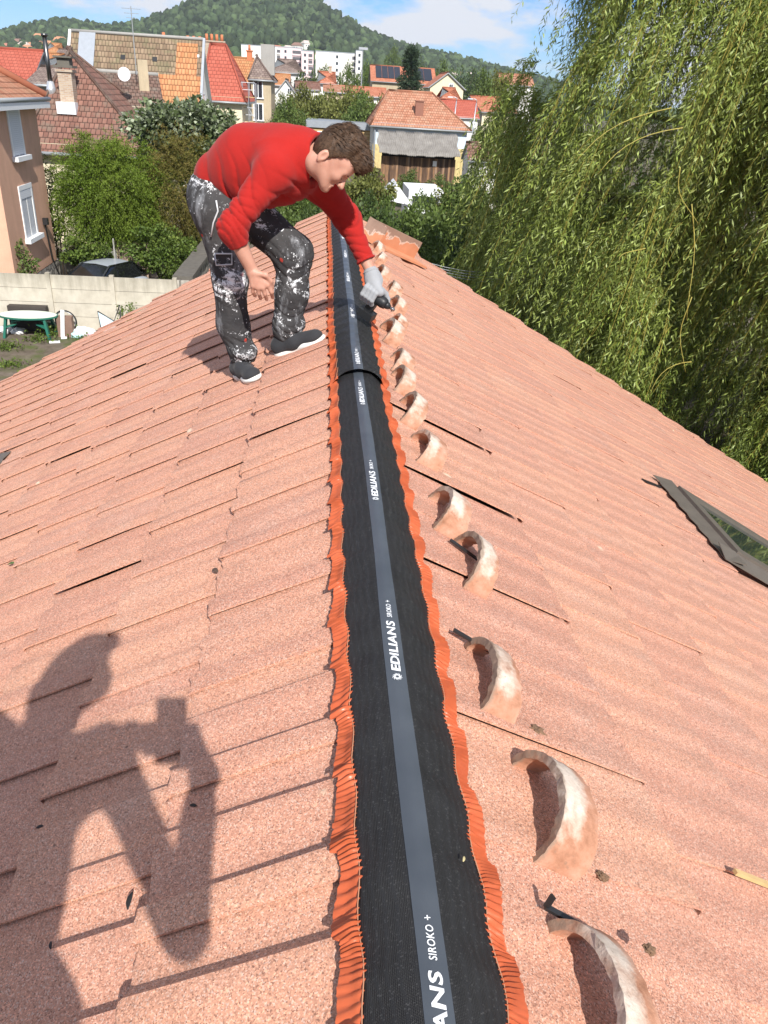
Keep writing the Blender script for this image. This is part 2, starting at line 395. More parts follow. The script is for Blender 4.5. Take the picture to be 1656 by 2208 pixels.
def make_roll(ya, yb, lift, rough_a, label):
    root = empty('ridge_roll', (0, (ya + yb) / 2, 0.03), label, 'ridge roll', 'ridge ventilation rolls on the roof ridge')
    def ztop(x, y):
        dx = np.abs(x - centre(y))
        z = 0.040 - 0.050 * np.clip(dx / 0.1, 0, 1.2) ** 1.7 - 0.006 * np.clip(dx / .1, 0, 1)
        amp = rough_a * (0.25 + 0.75 * np.clip((dx - 0.012) / 0.05, 0, 1))
        ph = 2 * math.pi * (y - 0.732) / WP + 9.0 * np.clip(dx, 0, .1) * np.sign(x)
        z = z + amp * (np.sin(ph) + 0.45 * np.sin(2.1 * ph + 1.0 + 25 * x) + 0.5 * wob(y, 17.0, 3 + 11 * x))
        return z + lift * np.clip(1.0 - (y - ya) / 0.5, 0, 1) + lift * 0.25
    ne, nx = int((yb - ya) / 0.011), 33
    ys = np.linspace(ya, yb, ne)
    bl = lambda y: -0.102 + 0.005 * wob(y, 2.2, 1.0) + 0.003 * np.sin(2 * math.pi * y / WP)
    br = lambda y: 0.097 + 0.005 * wob(y, 2.9, 2.0) + 0.0040 * np.sin(2 * math.pi * y / WP + 1.2)
    t = np.linspace(0, 1, nx)
    Yg, Tg = np.meshgrid(ys, t, indexing='ij')
    Xg = bl(Yg) + (br(Yg) - bl(Yg)) * Tg
    Zg = ztop(Xg, Yg)
    if lift > 0:   # sagging front hem of the upper roll
        Yg = Yg - 0.022 * np.exp(-(Yg - ya) / 0.03) * np.cos(Xg * 42 + 0.7)
    idx = np.arange(ne * nx).reshape(ne, nx)
    q = np.stack([idx[:-1, :-1], idx[:-1, 1:], idx[1:, 1:], idx[1:, :-1]], -1).reshape(-1, 4)
    o = mesh_obj('mesh_strip', np.stack([Xg, Yg, Zg], -1).reshape(-1, 3), q, FAB, root, True)
    so = o.modifiers.new('thick', 'SOLIDIFY'); so.thickness = 0.003; so.offset = -1
    # grey tape
    ty = np.linspace(ya - (0.004 if lift else 0), yb, ne); tx = np.linspace(-0.0205, 0.0205, 7)
    Yg, Xo = np.meshgrid(ty, tx, indexing='ij'); Xg = centre(Yg) + Xo * (1 + 0.06 * wob(Yg, 5, 2))
    Zg = ztop(Xg, Yg) + 0.0018
    if lift > 0: Yg = Yg - 0.022 * np.exp(-(Yg - ya) / 0.03) * np.cos(Xg * 42 + 0.7)
    idx = np.arange(ne * 7).reshape(ne, 7)
    q = np.stack([idx[:-1, :-1], idx[:-1, 1:], idx[1:, 1:], idx[1:, :-1]], -1).reshape(-1, 4)
    tape = mesh_obj('tape', np.stack([Xg, Yg, Zg], -1).reshape(-1, 3), q, TAPE, root, True)
    # pleated sides that follow the tile waves
    for side in (-1, 1):
        fine = 0.0036
        ys2 = np.arange(ya + 0.004, yb, fine); n2 = len(ys2); cx = 9
        phase = np.cumsum(1.0 + 0.30 * np.sin(ys2 * 31 + side) + 0.25 * rng.normal(0, 1, n2).cumsum() * 0.02) * fine
        wv = prof(ys2, side)
        edge = bl(ys2) if side < 0 else br(ys2)
        saw = ((ys2 - 0.732) / WP + (0.15 if side < 0 else 0.35)) % 1.0
        wid = (0.040 if side < 0 else 0.035) + 0.011 * (1 - saw if side < 0 else saw) - 0.006 + 0.004 * wob(ys2, 23, side) + rng.normal(0, 0.0011, n2)
        s_ = np.linspace(0, 1, cx)
        Yg, Sg = np.meshgrid(ys2, s_, indexing='ij')
        Xg = edge[:, None] + side * (Sg * wid[:, None] - 0.006)
        ax = np.abs(Xg)
        z_in = ztop(edge + 0 * edge, ys2)[:, None] - 0.003
        ztile = -TP * ax + 0.006 / math.cos(PITCH) + (wv[:, None] * 0.75 + 0.022) / math.cos(PITCH)
        k = np.clip(Sg * 1.7, 0, 1); k = k * k * (3 - 2 * k)
        Zg = z_in * (1 - k) + ztile * k
        pl = np.sin(2 * math.pi * phase[:, None] / 0.0098 + Sg * 1.5 + 1.2 * np.sin(ys2 * 13)[:, None])
        amp = ((0.0042 if side < 0 else 0.0046) + 0.0012 * wob(ys2, 37, 1.0))[:, None] * np.clip(1.25 - 0.55 * Sg, 0, 1)
        Zg = Zg + np.sign(pl) * np.abs(pl) ** 0.8 * amp + 0.003
        Yg = Yg + 0.010 * Sg * np.sin(2 * math.pi * ys2 / WP + 0.6)[:, None] * 1.0
        idx = np.arange(n2 * cx).reshape(n2, cx)
        q = np.stack([idx[:-1, :-1], idx[:-1, 1:], idx[1:, 1:], idx[1:, :-1]], -1).reshape(-1, 4)
        if side < 0: q = q[:, ::-1]
        mesh_obj('pleated_edge', np.stack([Xg, Yg, Zg], -1).reshape(-1, 3), q, PLEAT, root, True)
        st = MB(); yy = np.arange(ya + .01, yb, 0.03); ee = bl(yy) if side < 0 else br(yy)
        st.tube([(e, y, z + 0.0016) for e, y, z in zip(ee, yy, ztop(ee, yy))], 0.0011, 5)
        st.build('seam', STITCH, root, True)
    return root, tape, ztop
near_roll, near_tape, near_z = make_roll(-1.6, 3.34, 0.0, 0.0022, 'near length of black mesh ridge roll with flat grey printed tape')
far_roll, far_tape, far_z = make_roll(3.165, Y1 - 0.02, 0.020, 0.0058, 'far rippled length of black ridge roll lapped over the near one')
def text_mesh(body, size, shear, bold):
    c = bpy.data.curves.new('lettering', 'FONT'); c.body = body; c.size = size; c.shear = shear; c.offset = bold; c.resolution_u = 3; c.space_character = 1.06
    o = bpy.data.objects.new('lettering', c); COL.objects.link(o)
    dg = bpy.context.evaluated_depsgraph_get(); me = bpy.data.meshes.new_from_object(o.evaluated_get(dg))
    V = np.array([v.co[:] for v in me.vertices]); F = [tuple(p.vertices) for p in me.polygons]
    bpy.data.objects.remove(o); bpy.data.meshes.remove(me)
    return V, F
def fit(V, length, height):
    V = V.copy(); V[:, 0] = (V[:, 0] - V[:, 0].min()) / np.ptp(V[:, 0]) * length; V[:, 1] = (V[:, 1] - V[:, 1].min()) / np.ptp(V[:, 1]) * height
    return V
word, wordF = text_mesh('EDILIANS', 0.02, 0.18, 0.0006); word = fit(word, 0.172, 0.0195)
sub, subF = text_mesh('SIROKO', 0.012, 0.20, 0.00018); sub = fit(sub, 0.052, 0.0115)
plus, plusF = text_mesh('+', 0.012, 0.0, 0.0001); plus = fit(plus, 0.008, 0.009)
def swirl():
    V = []; F = []
    for k in range(9):
        a0 = 2 * math.pi * k / 9; pts = []
        for j in range(7):
            t = j / 6; r = 0.003 + 0.0078 * t; a = a0 + 1.15 * t; wd = 0.0014 * (0.35 + math.sin(math.pi * min(1, t * 1.1)) * 0.9)
            c = np.array([math.cos(a), math.sin(a)]); nrm = np.array([-c[1], c[0]])
            pts.append((c * r + nrm * wd, c * r - nrm * wd))
        b = len(V)
        for p, q in pts: V += [(p[0], p[1], 0), (q[0], q[1], 0)]
        for j in range(6): F.append((b + 2 * j, b + 2 * j + 1, b + 2 * j + 3, b + 2 * j + 2))
    return np.array(V), F
sw, swF = swirl()
def print_at(y0, zf, tape):
    V = []; F = []
    def add(A, Fs, dy, dx):
        b = len(V)
        for p in A: V.append((dx - p[1], y0 + dy + p[0]))
        F.extend([tuple(i + b for i in f) for f in Fs])
    add(sw + [0.012, 0, 0], swF, 0.0, 0.001); add(word, wordF, 0.029, 0.010); add(sub, subF, 0.214, 0.006); add(plus, plusF, 0.273, 0.004)
    V = np.array(V); y = V[:, 1]; x = V[:, 0] + centre(y)
    o = mesh_obj('printed_lettering', np.stack([x, y, zf(x, y) + 0.0034], 1), F, PRINT, tape)
for y0 in (0.412, 1.2, 1.985, 2.77): print_at(y0, near_z, near_tape)
for y0 in (3.197, 4.06, 4.93, 5.75, 6.55, 7.35): print_at(y0, far_z, far_tape)
# ------------------------------------------------------------------ half-round clay stubs along the right of the ridge
def clay_mat():
    m = Mat('old clay with mortar'); v = m.coord('Object'); r = m.n('ObjectInfo').outputs['Random']
    off = m.n('VectorMath', {'operation': 'ADD'}, i0=v, i1=m.n('CombineXYZ', X=m.math('MULTIPLY', r, 37.0), Y=r, Z=0.0).outputs[0]).outputs[0]
    nz = m.noise(off, 18, 6, 0.62)
    c = m.ramp(nz, [(0.25, (0.22, 0.10, 0.055)), (0.45, (0.40, 0.20, 0.125)), (0.62, (0.47, 0.27, 0.19)), (0.8, (0.55, 0.40, 0.30))])
    sep = m.n('SeparateXYZ', Vector=v).outputs
    # pale lime film over the crown of each stub, ragged at its borders
    film = m.math('ADD', m.math('MULTIPLY', sep[2], 9.0), m.math('MULTIPLY', m.math('SUBTRACT', nz, 0.5), 1.3))
    film = m.math('SUBTRACT', film, m.math('MULTIPLY', m.math('MAXIMUM', m.math('SUBTRACT', sep[0], 0.058), 0.0), 16.0))
    c = m.mix(m.ramp(film, [(0.34, 0.0), (0.74, 0.9)]), c, m.mix(m.noise(off, 50, 4), (0.47, 0.385, 0.31), (0.70, 0.63, 0.55)))
    c = m.mix(m.ramp(m.noise(off, 90, 3, 0.6), [(0.60, 0.0), (0.75, 0.6)]), c, (0.20, 0.14, 0.10))
    rim = m.math('SUBTRACT', m.math('ADD', sep[0], m.math('MULTIPLY', m.math('SUBTRACT', m.noise(off, 55, 4, 0.7), 0.5), 0.03)), m.math('MULTIPLY', sep[2], 0.20))
    c = m.mix(m.ramp(rim, [(0.000, 0.85), (0.010, 0.0)]), c, (0.24, 0.175, 0.13))
    return m.out(c, 0.85, m.bump(m.noise(off, 70, 5, 0.65), 0.5, 0.006), spec=0.25)
CLAY = clay_mat()
def stub_mesh(seed, span, high, length, lean, rag):
    g = np.random.default_rng(seed); na, nl = 34, 9; th = 0.018
    A = np.linspace(-0.06, math.pi + 0.06, na); V = []; F = []
    def ring(rs, s, inner):
        out = []
        for i, a in enumerate(A):
            u = s * length + lean * math.sin(max(0.0, min(math.pi, a))) + 0.012 * s * math.cos(a)
            jag = (g.normal(0, rag) if s in (0.0, 1.0) else 0)
            out.append((u + jag, -math.cos(a) * (span / 2 - (th if inner else 0)) * (1 + 0.05 * s), math.sin(a) * (high - (th if inner else 0)) * (1 - 0.10 * s) - 0.006 + g.normal(0, 0.0006)))
        return out
    ss = np.linspace(0, 1, nl)
    for s in ss: V += ring(0, float(s), False)
    for s in ss[::-1]: V += ring(0, float(s), True)
    tot = 2 * nl
    for j in range(tot):
        for i in range(na - 1):
            a = j * na + i; b = ((j + 1) % tot) * na + i
            F.append((a, b, b + 1, a + 1))
    for i in (0, na - 1):
        for j in range(nl - 1):
            a = j * na + i; b = (j + 1) * na + i; c = (tot - 1 - j) * na + i; d = (tot - 2 - j) * na + i
            F.append((a, c, d, b) if i == 0 else (a, b, d, c))
    return V, F
STUBS = [(0.635, 0.262, .27, 'nearest and largest half-round clay stub, cut off by the bottom edge'),
         (1.015, 0.287, .25, 'whitened half-round clay stub second from the bottom, over a long dark gap'),
         (1.362, 0.236, .25, 'half-round clay stub with crumbling mortar lump at its lower foot'),
         (1.905, 0.300, .26, 'pale half-round clay stub with a dark rod poking out beneath it'),
         (2.170, 0.240, .24, 'half-round clay stub at the top end of a long black tile gap'),
         (2.655, 0.228, .25, 'half-round clay stub above the gap that runs toward the dark slit'),
         (3.020, 0.206, .25, 'half-round clay stub beside the joint of the two black rolls, nearer side'),
         (3.390, 0.205, .25, 'square looking whitish clay stub just below the overlap of the rolls'),
         (3.700, 0.222, .24, 'clay stub half hidden behind the whitish one at the roll overlap'),
         (4.210, 0.205, .30, 'broad smooth clay stub level with the tip of the left shoe'),
         (4.560, 0.290, .27, 'pinkish clay stub set further down the slope below the drill'),
         (5.060, 0.330, .29, 'clay stub that the tip of the drill touches'),
         (5.520, 0.340, .30, 'clay stub right behind the drill tip'),
         (6.050, 0.300, .30, 'clay stub beside the grey glove'),
         (6.600, 0.310, .30, 'clay stub beside the cuff of the red sleeve'),
         (7.200, 0.320, .30, 'clay stub standing before the terracotta trough'),
         (7.700, 0.330, .28, 'farthest clay stub in the corner of the terracotta trough')]
for i, (v, u, span, lab) in enumerate(STUBS):
    V, F = stub_mesh(40 + i, span, 0.092 + 0.010 * math.sin(i * 2.3), 0.070 + 0.010 * math.sin(i * 1.7), 0.018 + 0.008 * math.cos(i * 1.3), 0.0016)
    o = mesh_obj('clay_stub', np.array(V), F, CLAY, None, True)
    d = np.array([math.cos(PITCH), 0, -math.sin(PITCH)]); n = np.array([math.sin(PITCH), 0, math.cos(PITCH)])
    yaw = 0.10 * math.sin(i * 3.1) - 0.05
    lo = d * (u - 0.032) + n * 0.022 + np.array([0, v, 0])
    dx = d * math.cos(yaw) + np.array([0, math.sin(yaw), 0]); dy = np.cross(n, dx)
    M = Matrix(((dx[0], dy[0], n[0], lo[0]), (dx[1], dy[1], n[1], lo[1]), (dx[2], dy[2], n[2], lo[2]), (0, 0, 0, 1)))
    o.matrix_world = M
    try: o.data.set_sharp_from_angle(angle=math.radians(55))
    except Exception: pass
    tag(o, lab, 'clay stub', 'half-round clay stubs along the ridge')
# mortar crumbs under some stubs
def Rw(u, v, w=0.0): return np.array([u * math.cos(PITCH) + w * math.sin(PITCH), v, -u * math.sin(PITCH) + w * math.cos(PITCH)])
def Lw(u, v, w=0.0): return np.array([-u * math.cos(PITCH) - w * math.sin(PITCH), v, -u * math.sin(PITCH) + w * math.cos(PITCH)])
MORT = simple('crumbling brown mortar', (0.21, 0.125, 0.075), 0.95, 0.3, 60, bump=0.6)
def lump(name, c, r, seed, mat, label, cat, group=None, flat=0.6):
    bm = bmesh.new(); bmesh.ops.create_icosphere(bm, subdivisions=3, radius=1.0)
    g = np.random.default_rng(seed); ph = g.random(9) * 6.28
    for v_ in bm.verts:
        p = np.array(v_.co); k = 1 + 0.22 * math.sin(p[0] * 5 + ph[0]) * math.sin(p[1] * 6 + ph[1]) + 0.16 * math.sin(p[2] * 9 + ph[2] + p[0] * 7) + g.normal(0, 0.05)
        v_.co = Vector((p[0] * k * r * 1.3, p[1] * k * r, p[2] * k * r * flat))
    me = bpy.data.meshes.new(name); bm.to_mesh(me); bm.free(); me.materials.append(mat)
    o = bpy.data.objects.new(name, me); COL.objects.link(o); o.location = tuple(c); o.rotation_euler = (0, PITCH, g.random() * 0.4)
    return tag(o, label, cat, group)
lump('mortar_lump', Rw(0.35, 1.243, 0.03), 0.018, 3, MORT, 'brown mortar lump crumbling at the foot of a clay stub', 'mortar')
lump('mortar_lump', Rw(0.315, 1.222, 0.028), 0.011, 5, MORT, 'small brown mortar crumb left of the mortar lump', 'mortar')
lump('mortar_lump', Rw(0.40, 0.90, 0.03), 0.010, 6, MORT, 'brown mortar crumb at the foot of the second stub from the bottom', 'mortar')
lump('mortar_lump', Rw(0.395, 0.735, 0.075), 0.010, 8, MORT, 'dark mortar crumb behind the back edge of the nearest stub', 'mortar')
# ------------------------------------------------------------------ terracotta trough lying at the far end of the right slope
def trough_mat():
    m = Mat('mortar crusted terracotta'); v = m.coord('Object')
    nz = m.noise(v, 6, 4, 0.55)
    c = m.ramp(m.noise(v, 5, 4), [(0.3, (0.50, 0.20, 0.10)), (0.7, (0.60, 0.27, 0.15))])
    sep = m.n('SeparateXYZ', Vector=v).outputs
    crust = m.math('ADD', m.math('MULTIPLY', sep[2], 6.0), m.math('MULTIPLY', m.math('SUBTRACT', nz, 0.5), 2.2))
    c = m.mix(m.ramp(crust, [(0.60, 0.0), (0.66, 1.0)]), c, (0.62, 0.46, 0.37))
    c = m.mix(m.ramp(crust, [(0.68, 0.0), (0.78, 1.0)]), c, m.mix(nz, (0.16, 0.10, 0.07), (0.42, 0.28, 0.21)))
    return m.out(c, 0.85, m.bump(nz, 0.5, 0.01))
def trough():
    b0, b1 = S(806, 538, 1), S(912, 588, 1)
    ex = b1 - b0; Lx = np.linalg.norm(ex); ex /= Lx
    n = np.array([math.sin(PITCH), 0, math.cos(PITCH)]); ey = np.cross(n, ex)
    Lx = min(Lx, 1.0)
    mb = MB()
    def bx(x0, x1, y0, y1, z0, z1): mb.box(((x0 + x1) / 2, (y0 + y1) / 2, (z0 + z1) / 2), (x1 - x0, y1 - y0, z1 - z0))
    hgt = 0.19
    bx(0.018, Lx, 0.0, 0.20, 0.0, 0.02)            # bottom leg lying on the tiles
    bx(0.018, Lx, 0.20, 0.222, 0.0, hgt)           # upright leg
    bx(0.0, 0.018, -0.02, 0.222, 0.0, hgt + .004)     # end plate
    o = mesh_obj('ridge_trough', np.array(mb.v), mb.f, trough_mat(), None, False)
    up = n + ey * 0.10; up /= np.linalg.norm(up)
    o.matrix_world = Matrix(((ex[0], ey[0], up[0], b0[0] + n[0] * .03), (ex[1], ey[1], up[1], b0[1]), (ex[2], ey[2], up[2], b0[2] + n[2] * .03), (0, 0, 0, 1)))
    bv = o.modifiers.new('bevel', 'BEVEL'); bv.width = 0.006; bv.segments = 2
    tag(o, 'mortar crusted terracotta trough tile lying at the far end of the roof', 'trough tile')
trough()
# ------------------------------------------------------------------ roof windows, rod, stick, leaves
LEAD = simple('weathered lead flashing', (0.145, 0.125, 0.105), 0.55, 0.12, 12, metal=0.3, bump=0.15)
DARKM = simple('dark anodised metal', (0.05, 0.05, 0.052), 0.4, 0.1, 5, metal=0.6)
def glass_mat(name, col=(0.03, 0.05, 0.04), rough=0.03):
    m = Mat(name); v = m.coord('Object')
    return m.out(m.ramp(m.noise(v, 3, 3), [(0.3, col), (0.7, tuple(c * 1.7 for c in col))]), rough, None, 0.0, 1.0)
GLASS = glass_mat('roof window glass', (0.02, 0.03, 0.026))
def roof_window(side, u0, v0, wu, wv, label):
    """corner u0 (upper), v0 (near); wu down the slope, wv along the ridge"""
    W_ = Rw if side > 0 else Lw
    root = empty('roof_window', W_(u0 + wu / 2, v0 + wv / 2, 0.03), label, 'roof window')
    d = np.array([side * math.cos(PITCH), 0, -math.sin(PITCH)]); y = np.array([0, 1.0, 0]); n = np.array([side * math.sin(PITCH), 0, math.cos(PITCH)])
    def bar(u1, u2, v1, v2, w1, w2):
        mb = MB(); mb.box(W_((u1 + u2) / 2, (v1 + v2) / 2, (w1 + w2) / 2), (u2 - u1, v2 - v1, w2 - w1), axes=[d, y, n]); return mb
    ft = 0.085
    for a in ((u0, u0 + ft, v0, v0 + wv), (u0 + wu - ft, u0 + wu, v0, v0 + wv), (u0 + ft, u0 + wu - ft, v0, v0 + ft), (u0 + ft, u0 + wu - ft, v0 + wv - ft, v0 + wv)):
        bar(a[0], a[1], a[2], a[3], 0.02, 0.105).build('frame', LEAD, root, bevel=0.006)
    bar(u0 + ft, u0 + wu - ft, v0 + ft, v0 + wv - ft, 0.075, 0.088).build('pane', GLASS, root)
    bar(u0 + wu - ft - 0.02, u0 + wu - ft + .02, v0 + ft, v0 + wv - ft, 0.107, 0.118).build('trim', simple('bright trim', (0.6, 0.6, 0.58), 0.3, metal=0.8), root)
    # scalloped lead aprons lying over the tile waves, on the near side and along the top
    def apron(horizontal):
        n_ = 120; inner = []; outer = []
        for i in range(n_ + 1):
            t = i / n_
            if horizontal:   # along v at the top edge
                v = v0 - 0.12 + (wv + 0.24) * t; sc = 0.014 * (1 - abs(((v / WP) % 1.0) * 2 - 1))
                inner.append(W_(u0 + 0.012, v, 0.085)); outer.append(W_(u0 - 0.115 - sc * 1.6, v, 0.052))
            else:            # along u at the near edge
                u = u0 - 0.14 + (wu + 0.3) * t; sc = 0.0
                inner.append(W_(u, v0 + 0.012, 0.09)); outer.append(W_(u, v0 - 0.13 - sc, 0.055))
        mb = MB()
        for i in range(n_): mb.poly([inner[i], inner[i + 1], outer[i + 1], outer[i]] if (horizontal == (side > 0)) else [inner[i], outer[i], outer[i + 1], inner[i + 1]])
        o = mb.build('lead_apron', LEAD, root, False)
        so = o.modifiers.new('thick', 'SOLIDIFY'); so.thickness = 0.004; so.offset = 0
    apron(True); apron(False)
    return root
roof_window(1, 2.55, 3.70, 1.15, 0.86, 'roof window with scalloped lead flashing on the right slope')
roof_window(-1, 2.72, 3.95, 1.1, 0.95, 'grey roof window corner at the left edge of the left slope')
rod = MB(); rod.beam(Rw(2.24, 4.45, 0.03), Rw(2.40, 4.52, 0.035), 0.05, 0.012); tag(rod.build('batten_end', DARKM), 'black strip sticking out above the roof window flashing', 'strip')
rod = MB(); rod.beam(Rw(0.165, 1.492, 0.034), Rw(0.27, 1.462, 0.040), 0.010, 0.006); tag(rod.build('metal_clip', DARKM, bevel=0.002), 'dark flat metal clip poking out under a clay stub', 'clip')
rod = MB(); rod.beam(Rw(0.24, 1.985, 0.034), Rw(0.34, 1.93, 0.040), 0.010, 0.006); tag(rod.build('metal_clip', DARKM, bevel=0.002), 'dark flat metal clip in the shade left of the long gap', 'clip')
rod = MB(); rod.beam(Rw(0.225, 0.785, 0.032), Rw(0.36, 0.755, 0.036), 0.010, 0.006); rod.beam(Rw(0.228, 0.785, 0.03), Rw(0.226, 0.79, 0.055), 0.010, 0.005)
tag(rod.build('metal_clip', DARKM, bevel=0.002), 'dark bent metal clip behind the nearest clay stub', 'clip')
WOODS = simple('pale pine', (0.52, 0.36, 0.17), 0.7, 0.15, 30)
rod = MB(); rod.beam(Rw(0.815, 1.035, 0.052), Rw(1.35, 1.05, 0.052), 0.012, 0.009); tag(rod.build('wooden_stick', WOODS, bevel=0.002), 'thin pale wooden stick on the tiles at the right edge', 'stick')
rod = MB(); rod.beam(Rw(0.52, 2.52, 0.022), Rw(0.645, 2.50, 0.036), 0.010, 0.005); tag(rod.build('dark_strip', DARKM), 'short black strip lying in a gap of the right slope', 'strip')
# black strip above lies in an open tile joint and makes it darker
def leaf_thing(c, side, size, ang, col, label, name='fallen_leaf'):
    d = np.array([side * math.cos(PITCH), 0, -math.sin(PITCH)]); y = np.array([0, 1.0, 0]); n = np.cross(d, y) * side
    n = np.array([side * math.sin(PITCH), 0, math.cos(PITCH)])
    e = d * math.cos(ang) + y * math.sin(ang); f = np.cross(n, e)
    V = []; F = []
    for i in range(7):
        t = i / 6; wd = size * 0.17 * math.sin(math.pi * (0.06 + 0.9 * t)); cu = n * (0.012 + 0.02 * size * math.sin(3 * t))
        cpt = c + e * size * (t - 0.5) + cu
        V += [cpt + f * wd + n * wd * 0.5, cpt, cpt - f * wd + n * wd * 0.5]
    for i in range(6):
        for k in range(2): F.append((3 * i + k, 3 * i + k + 1, 3 * i + k + 4, 3 * i + k + 3))
    o = mesh_obj(name, np.array(V), F, simple(name + ' ' + label[:9], col, 0.6), None, True)
    so_ = o.modifiers.new('thick', 'SOLIDIFY'); so_.thickness = 0.001
    return tag(o, label, 'leaf')
for (px, py, sd, sz, an, col, lab) in ((30, 1232, -1, 0.05, 0.35, (0.10, 0.16, 0.04), 'curled green leaf on the tiles at the left edge'),
        (470, 1253, -1, 0.045, 1.0, (0.10, 0.06, 0.04), 'dry brown leaf on the tiles left of the ridge roll'),
        (292, 1970, -1, 0.035, 1.6, (0.02, 0.018, 0.016), 'black leaf scrap at the edge of the shadow'),
        (425, 1765, -1, 0.02, 0.5, (0.03, 0.025, 0.02), 'small dark leaf scrap in the shadow of the arm'),
        (97, 1808, -1, 0.022, 0.2, (0.03, 0.02, 0.02), 'small dark scrap in the broad shadow at left'),
        (123, 2065, -1, 0.018, 1.2, (0.03, 0.02, 0.02), 'tiny dark scrap low in the broad shadow')):
    leaf_thing(S(px, py, sd) + np.array([0, 0, 0.028]), sd, sz, an, col, lab)
# the small pale seed husk caught on the mesh
leaf_thing(np.array([0.062, 0.80, 0.012]), 1, 0.012, 1.2, (0.5, 0.42, 0.22), 'tiny straw coloured husk caught on the black mesh', 'seed_husk')
# ================================================================== ground and hill
def ground_mat():
    m = Mat('garden earth and grass'); v = m.coord('Object')
    nz = m.noise(v, 0.35, 6, 0.6); n2 = m.noise(v, 3.0, 6, 0.65)
    c = m.ramp(n2, [(0.3, (0.085, 0.068, 0.050)), (0.6, (0.15, 0.125, 0.098)), (0.8, (0.21, 0.18, 0.145))])
    g = m.ramp(m.math('ADD', m.math('MULTIPLY', nz, 0.7), m.math('MULTIPLY', m.noise(v, 1.6, 5), 0.3)), [(0.50, 0.0), (0.60, 1.0)])
    c = m.mix(g, c, m.mix(n2, (0.045, 0.075, 0.018), (0.11, 0.14, 0.035)))
    return m.out(c, 0.95, m.bump(n2, 0.7, 0.05), spec=0.1)
g = MB(); R_ = 4200
for i in range(24):
    a0, a1 = 2 * math.pi * i / 24, 2 * math.pi * (i + 1) / 24
    g.poly([(0, 0, GZ), (R_ * math.cos(a0), R_ * math.sin(a0), GZ), (R_ * math.cos(a1), R_ * math.sin(a1), GZ)])
tag(g.build('ground', ground_mat()), kind='structure')
SKYL = [(-900, 60), (-400, 88), (-200, 90), (0, 68), (60, 52), (110, 46), (150, 42), (230, 52), (290, 42), (330, 32), (380, 6), (420, -10), (500, -18), (600, -18), (660, -10),
        (690, 0), (745, 32), (800, 62), (850, 82), (950, 112), (1020, 128), (1060, 142), (1200, 172), (1400, 222), (1800, 245), (2600, 255)]
_sk = np.array([P(x, y + 10, 1300) for x, y in SKYL]); _o = np.argsort(_sk[:, 0]); SKX, SKZ = _sk[_o, 0], _sk[_o, 2]
def hill_z(x, y):
    xs = x * 1300 / max(y, 1)          # skyline is known along lines of sight
    top = np.interp(xs, SKX, SKZ)
    t = np.clip((y - 640) / 660, 0, 1); s = t ** 1.25
    back = np.clip((y - 1300) / 900, 0, 1)
    return GZ + (top - GZ) * s * (1 - 0.75 * back) + 2.0 * math.sin(x * .02) * math.sin(y * .013) * s
nx_, ny_ = 120, 40
HX = np.linspace(-1, 1, nx_); HY = np.linspace(640, 2300, ny_)
V = []
for y in HY:
    for q in HX:
        x = q * y * 0.85; V.append((x, y, hill_z(x, y) - (0.4 if y < 650 else 0)))
idx = np.arange(nx_ * ny_).reshape(ny_, nx_)
F = np.stack([idx[:-1, :-1], idx[:-1, 1:], idx[1:, 1:], idx[1:, :-1]], -1).reshape(-1, 4)
hm = Mat('hill meadow'); hv = hm.coord('Object')
hill = mesh_obj('hill', np.array(V), F, hm.out(hm.ramp(hm.noise(hv, 0.02, 5), [(0.35, (0.035, 0.060, 0.018)), (0.65, (0.12, 0.17, 0.055))]), 0.95, spec=0.1), None, True)
tag(hill, kind='structure')
def leaf_shader(name, cols, trans=0.25, rough=0.55, scale=0.5, spec=0.3, hue=0.012, val=(0.7, 1.3)):
    m = Mat(name); isl = m.n('NewGeometry').outputs['Random Per Island']; v = m.coord('Object')
    nz = m.noise(v, scale, 4, 0.6)
    c = m.ramp(m.math('ADD', m.math('MULTIPLY', nz, 0.6), m.math('MULTIPLY', isl, 0.4)), [(0.30 + 0.4 * i / max(1, len(cols) - 1), c_) for i, c_ in enumerate(cols)])
    c = m.hsv(c, h=m.n('MapRange', Value=isl, To_Min=0.5 - hue, To_Max=0.5 + hue).outputs[0], v=m.n('MapRange', Value=m.math('FRACT', m.math('MULTIPLY', isl, 7.13)), To_Min=val[0], To_Max=val[1]).outputs[0])
    m.out(c, rough, spec=spec)
    if trans:
        tr = m.n('BsdfTranslucent', Color=m.hsv(c, h=0.485, sat=1.05, v=1.25))
        ms = m.n('MixShader', i0=trans, i1=m.b.outputs[0], i2=tr.outputs[0])
        m.t.links.new(ms.outputs[0], m.t.nodes['Material Output'].inputs[0])
    return m.m
ICO = None
def ico(sub):
    bm = bmesh.new(); bmesh.ops.create_icosphere(bm, subdivisions=sub, radius=1.0)
    V = np.array([v.co[:] for v in bm.verts]); F = np.array([[v.index for v in f.verts] for f in bm.faces]); bm.free(); return V, F
I1V, I1F = ico(2)
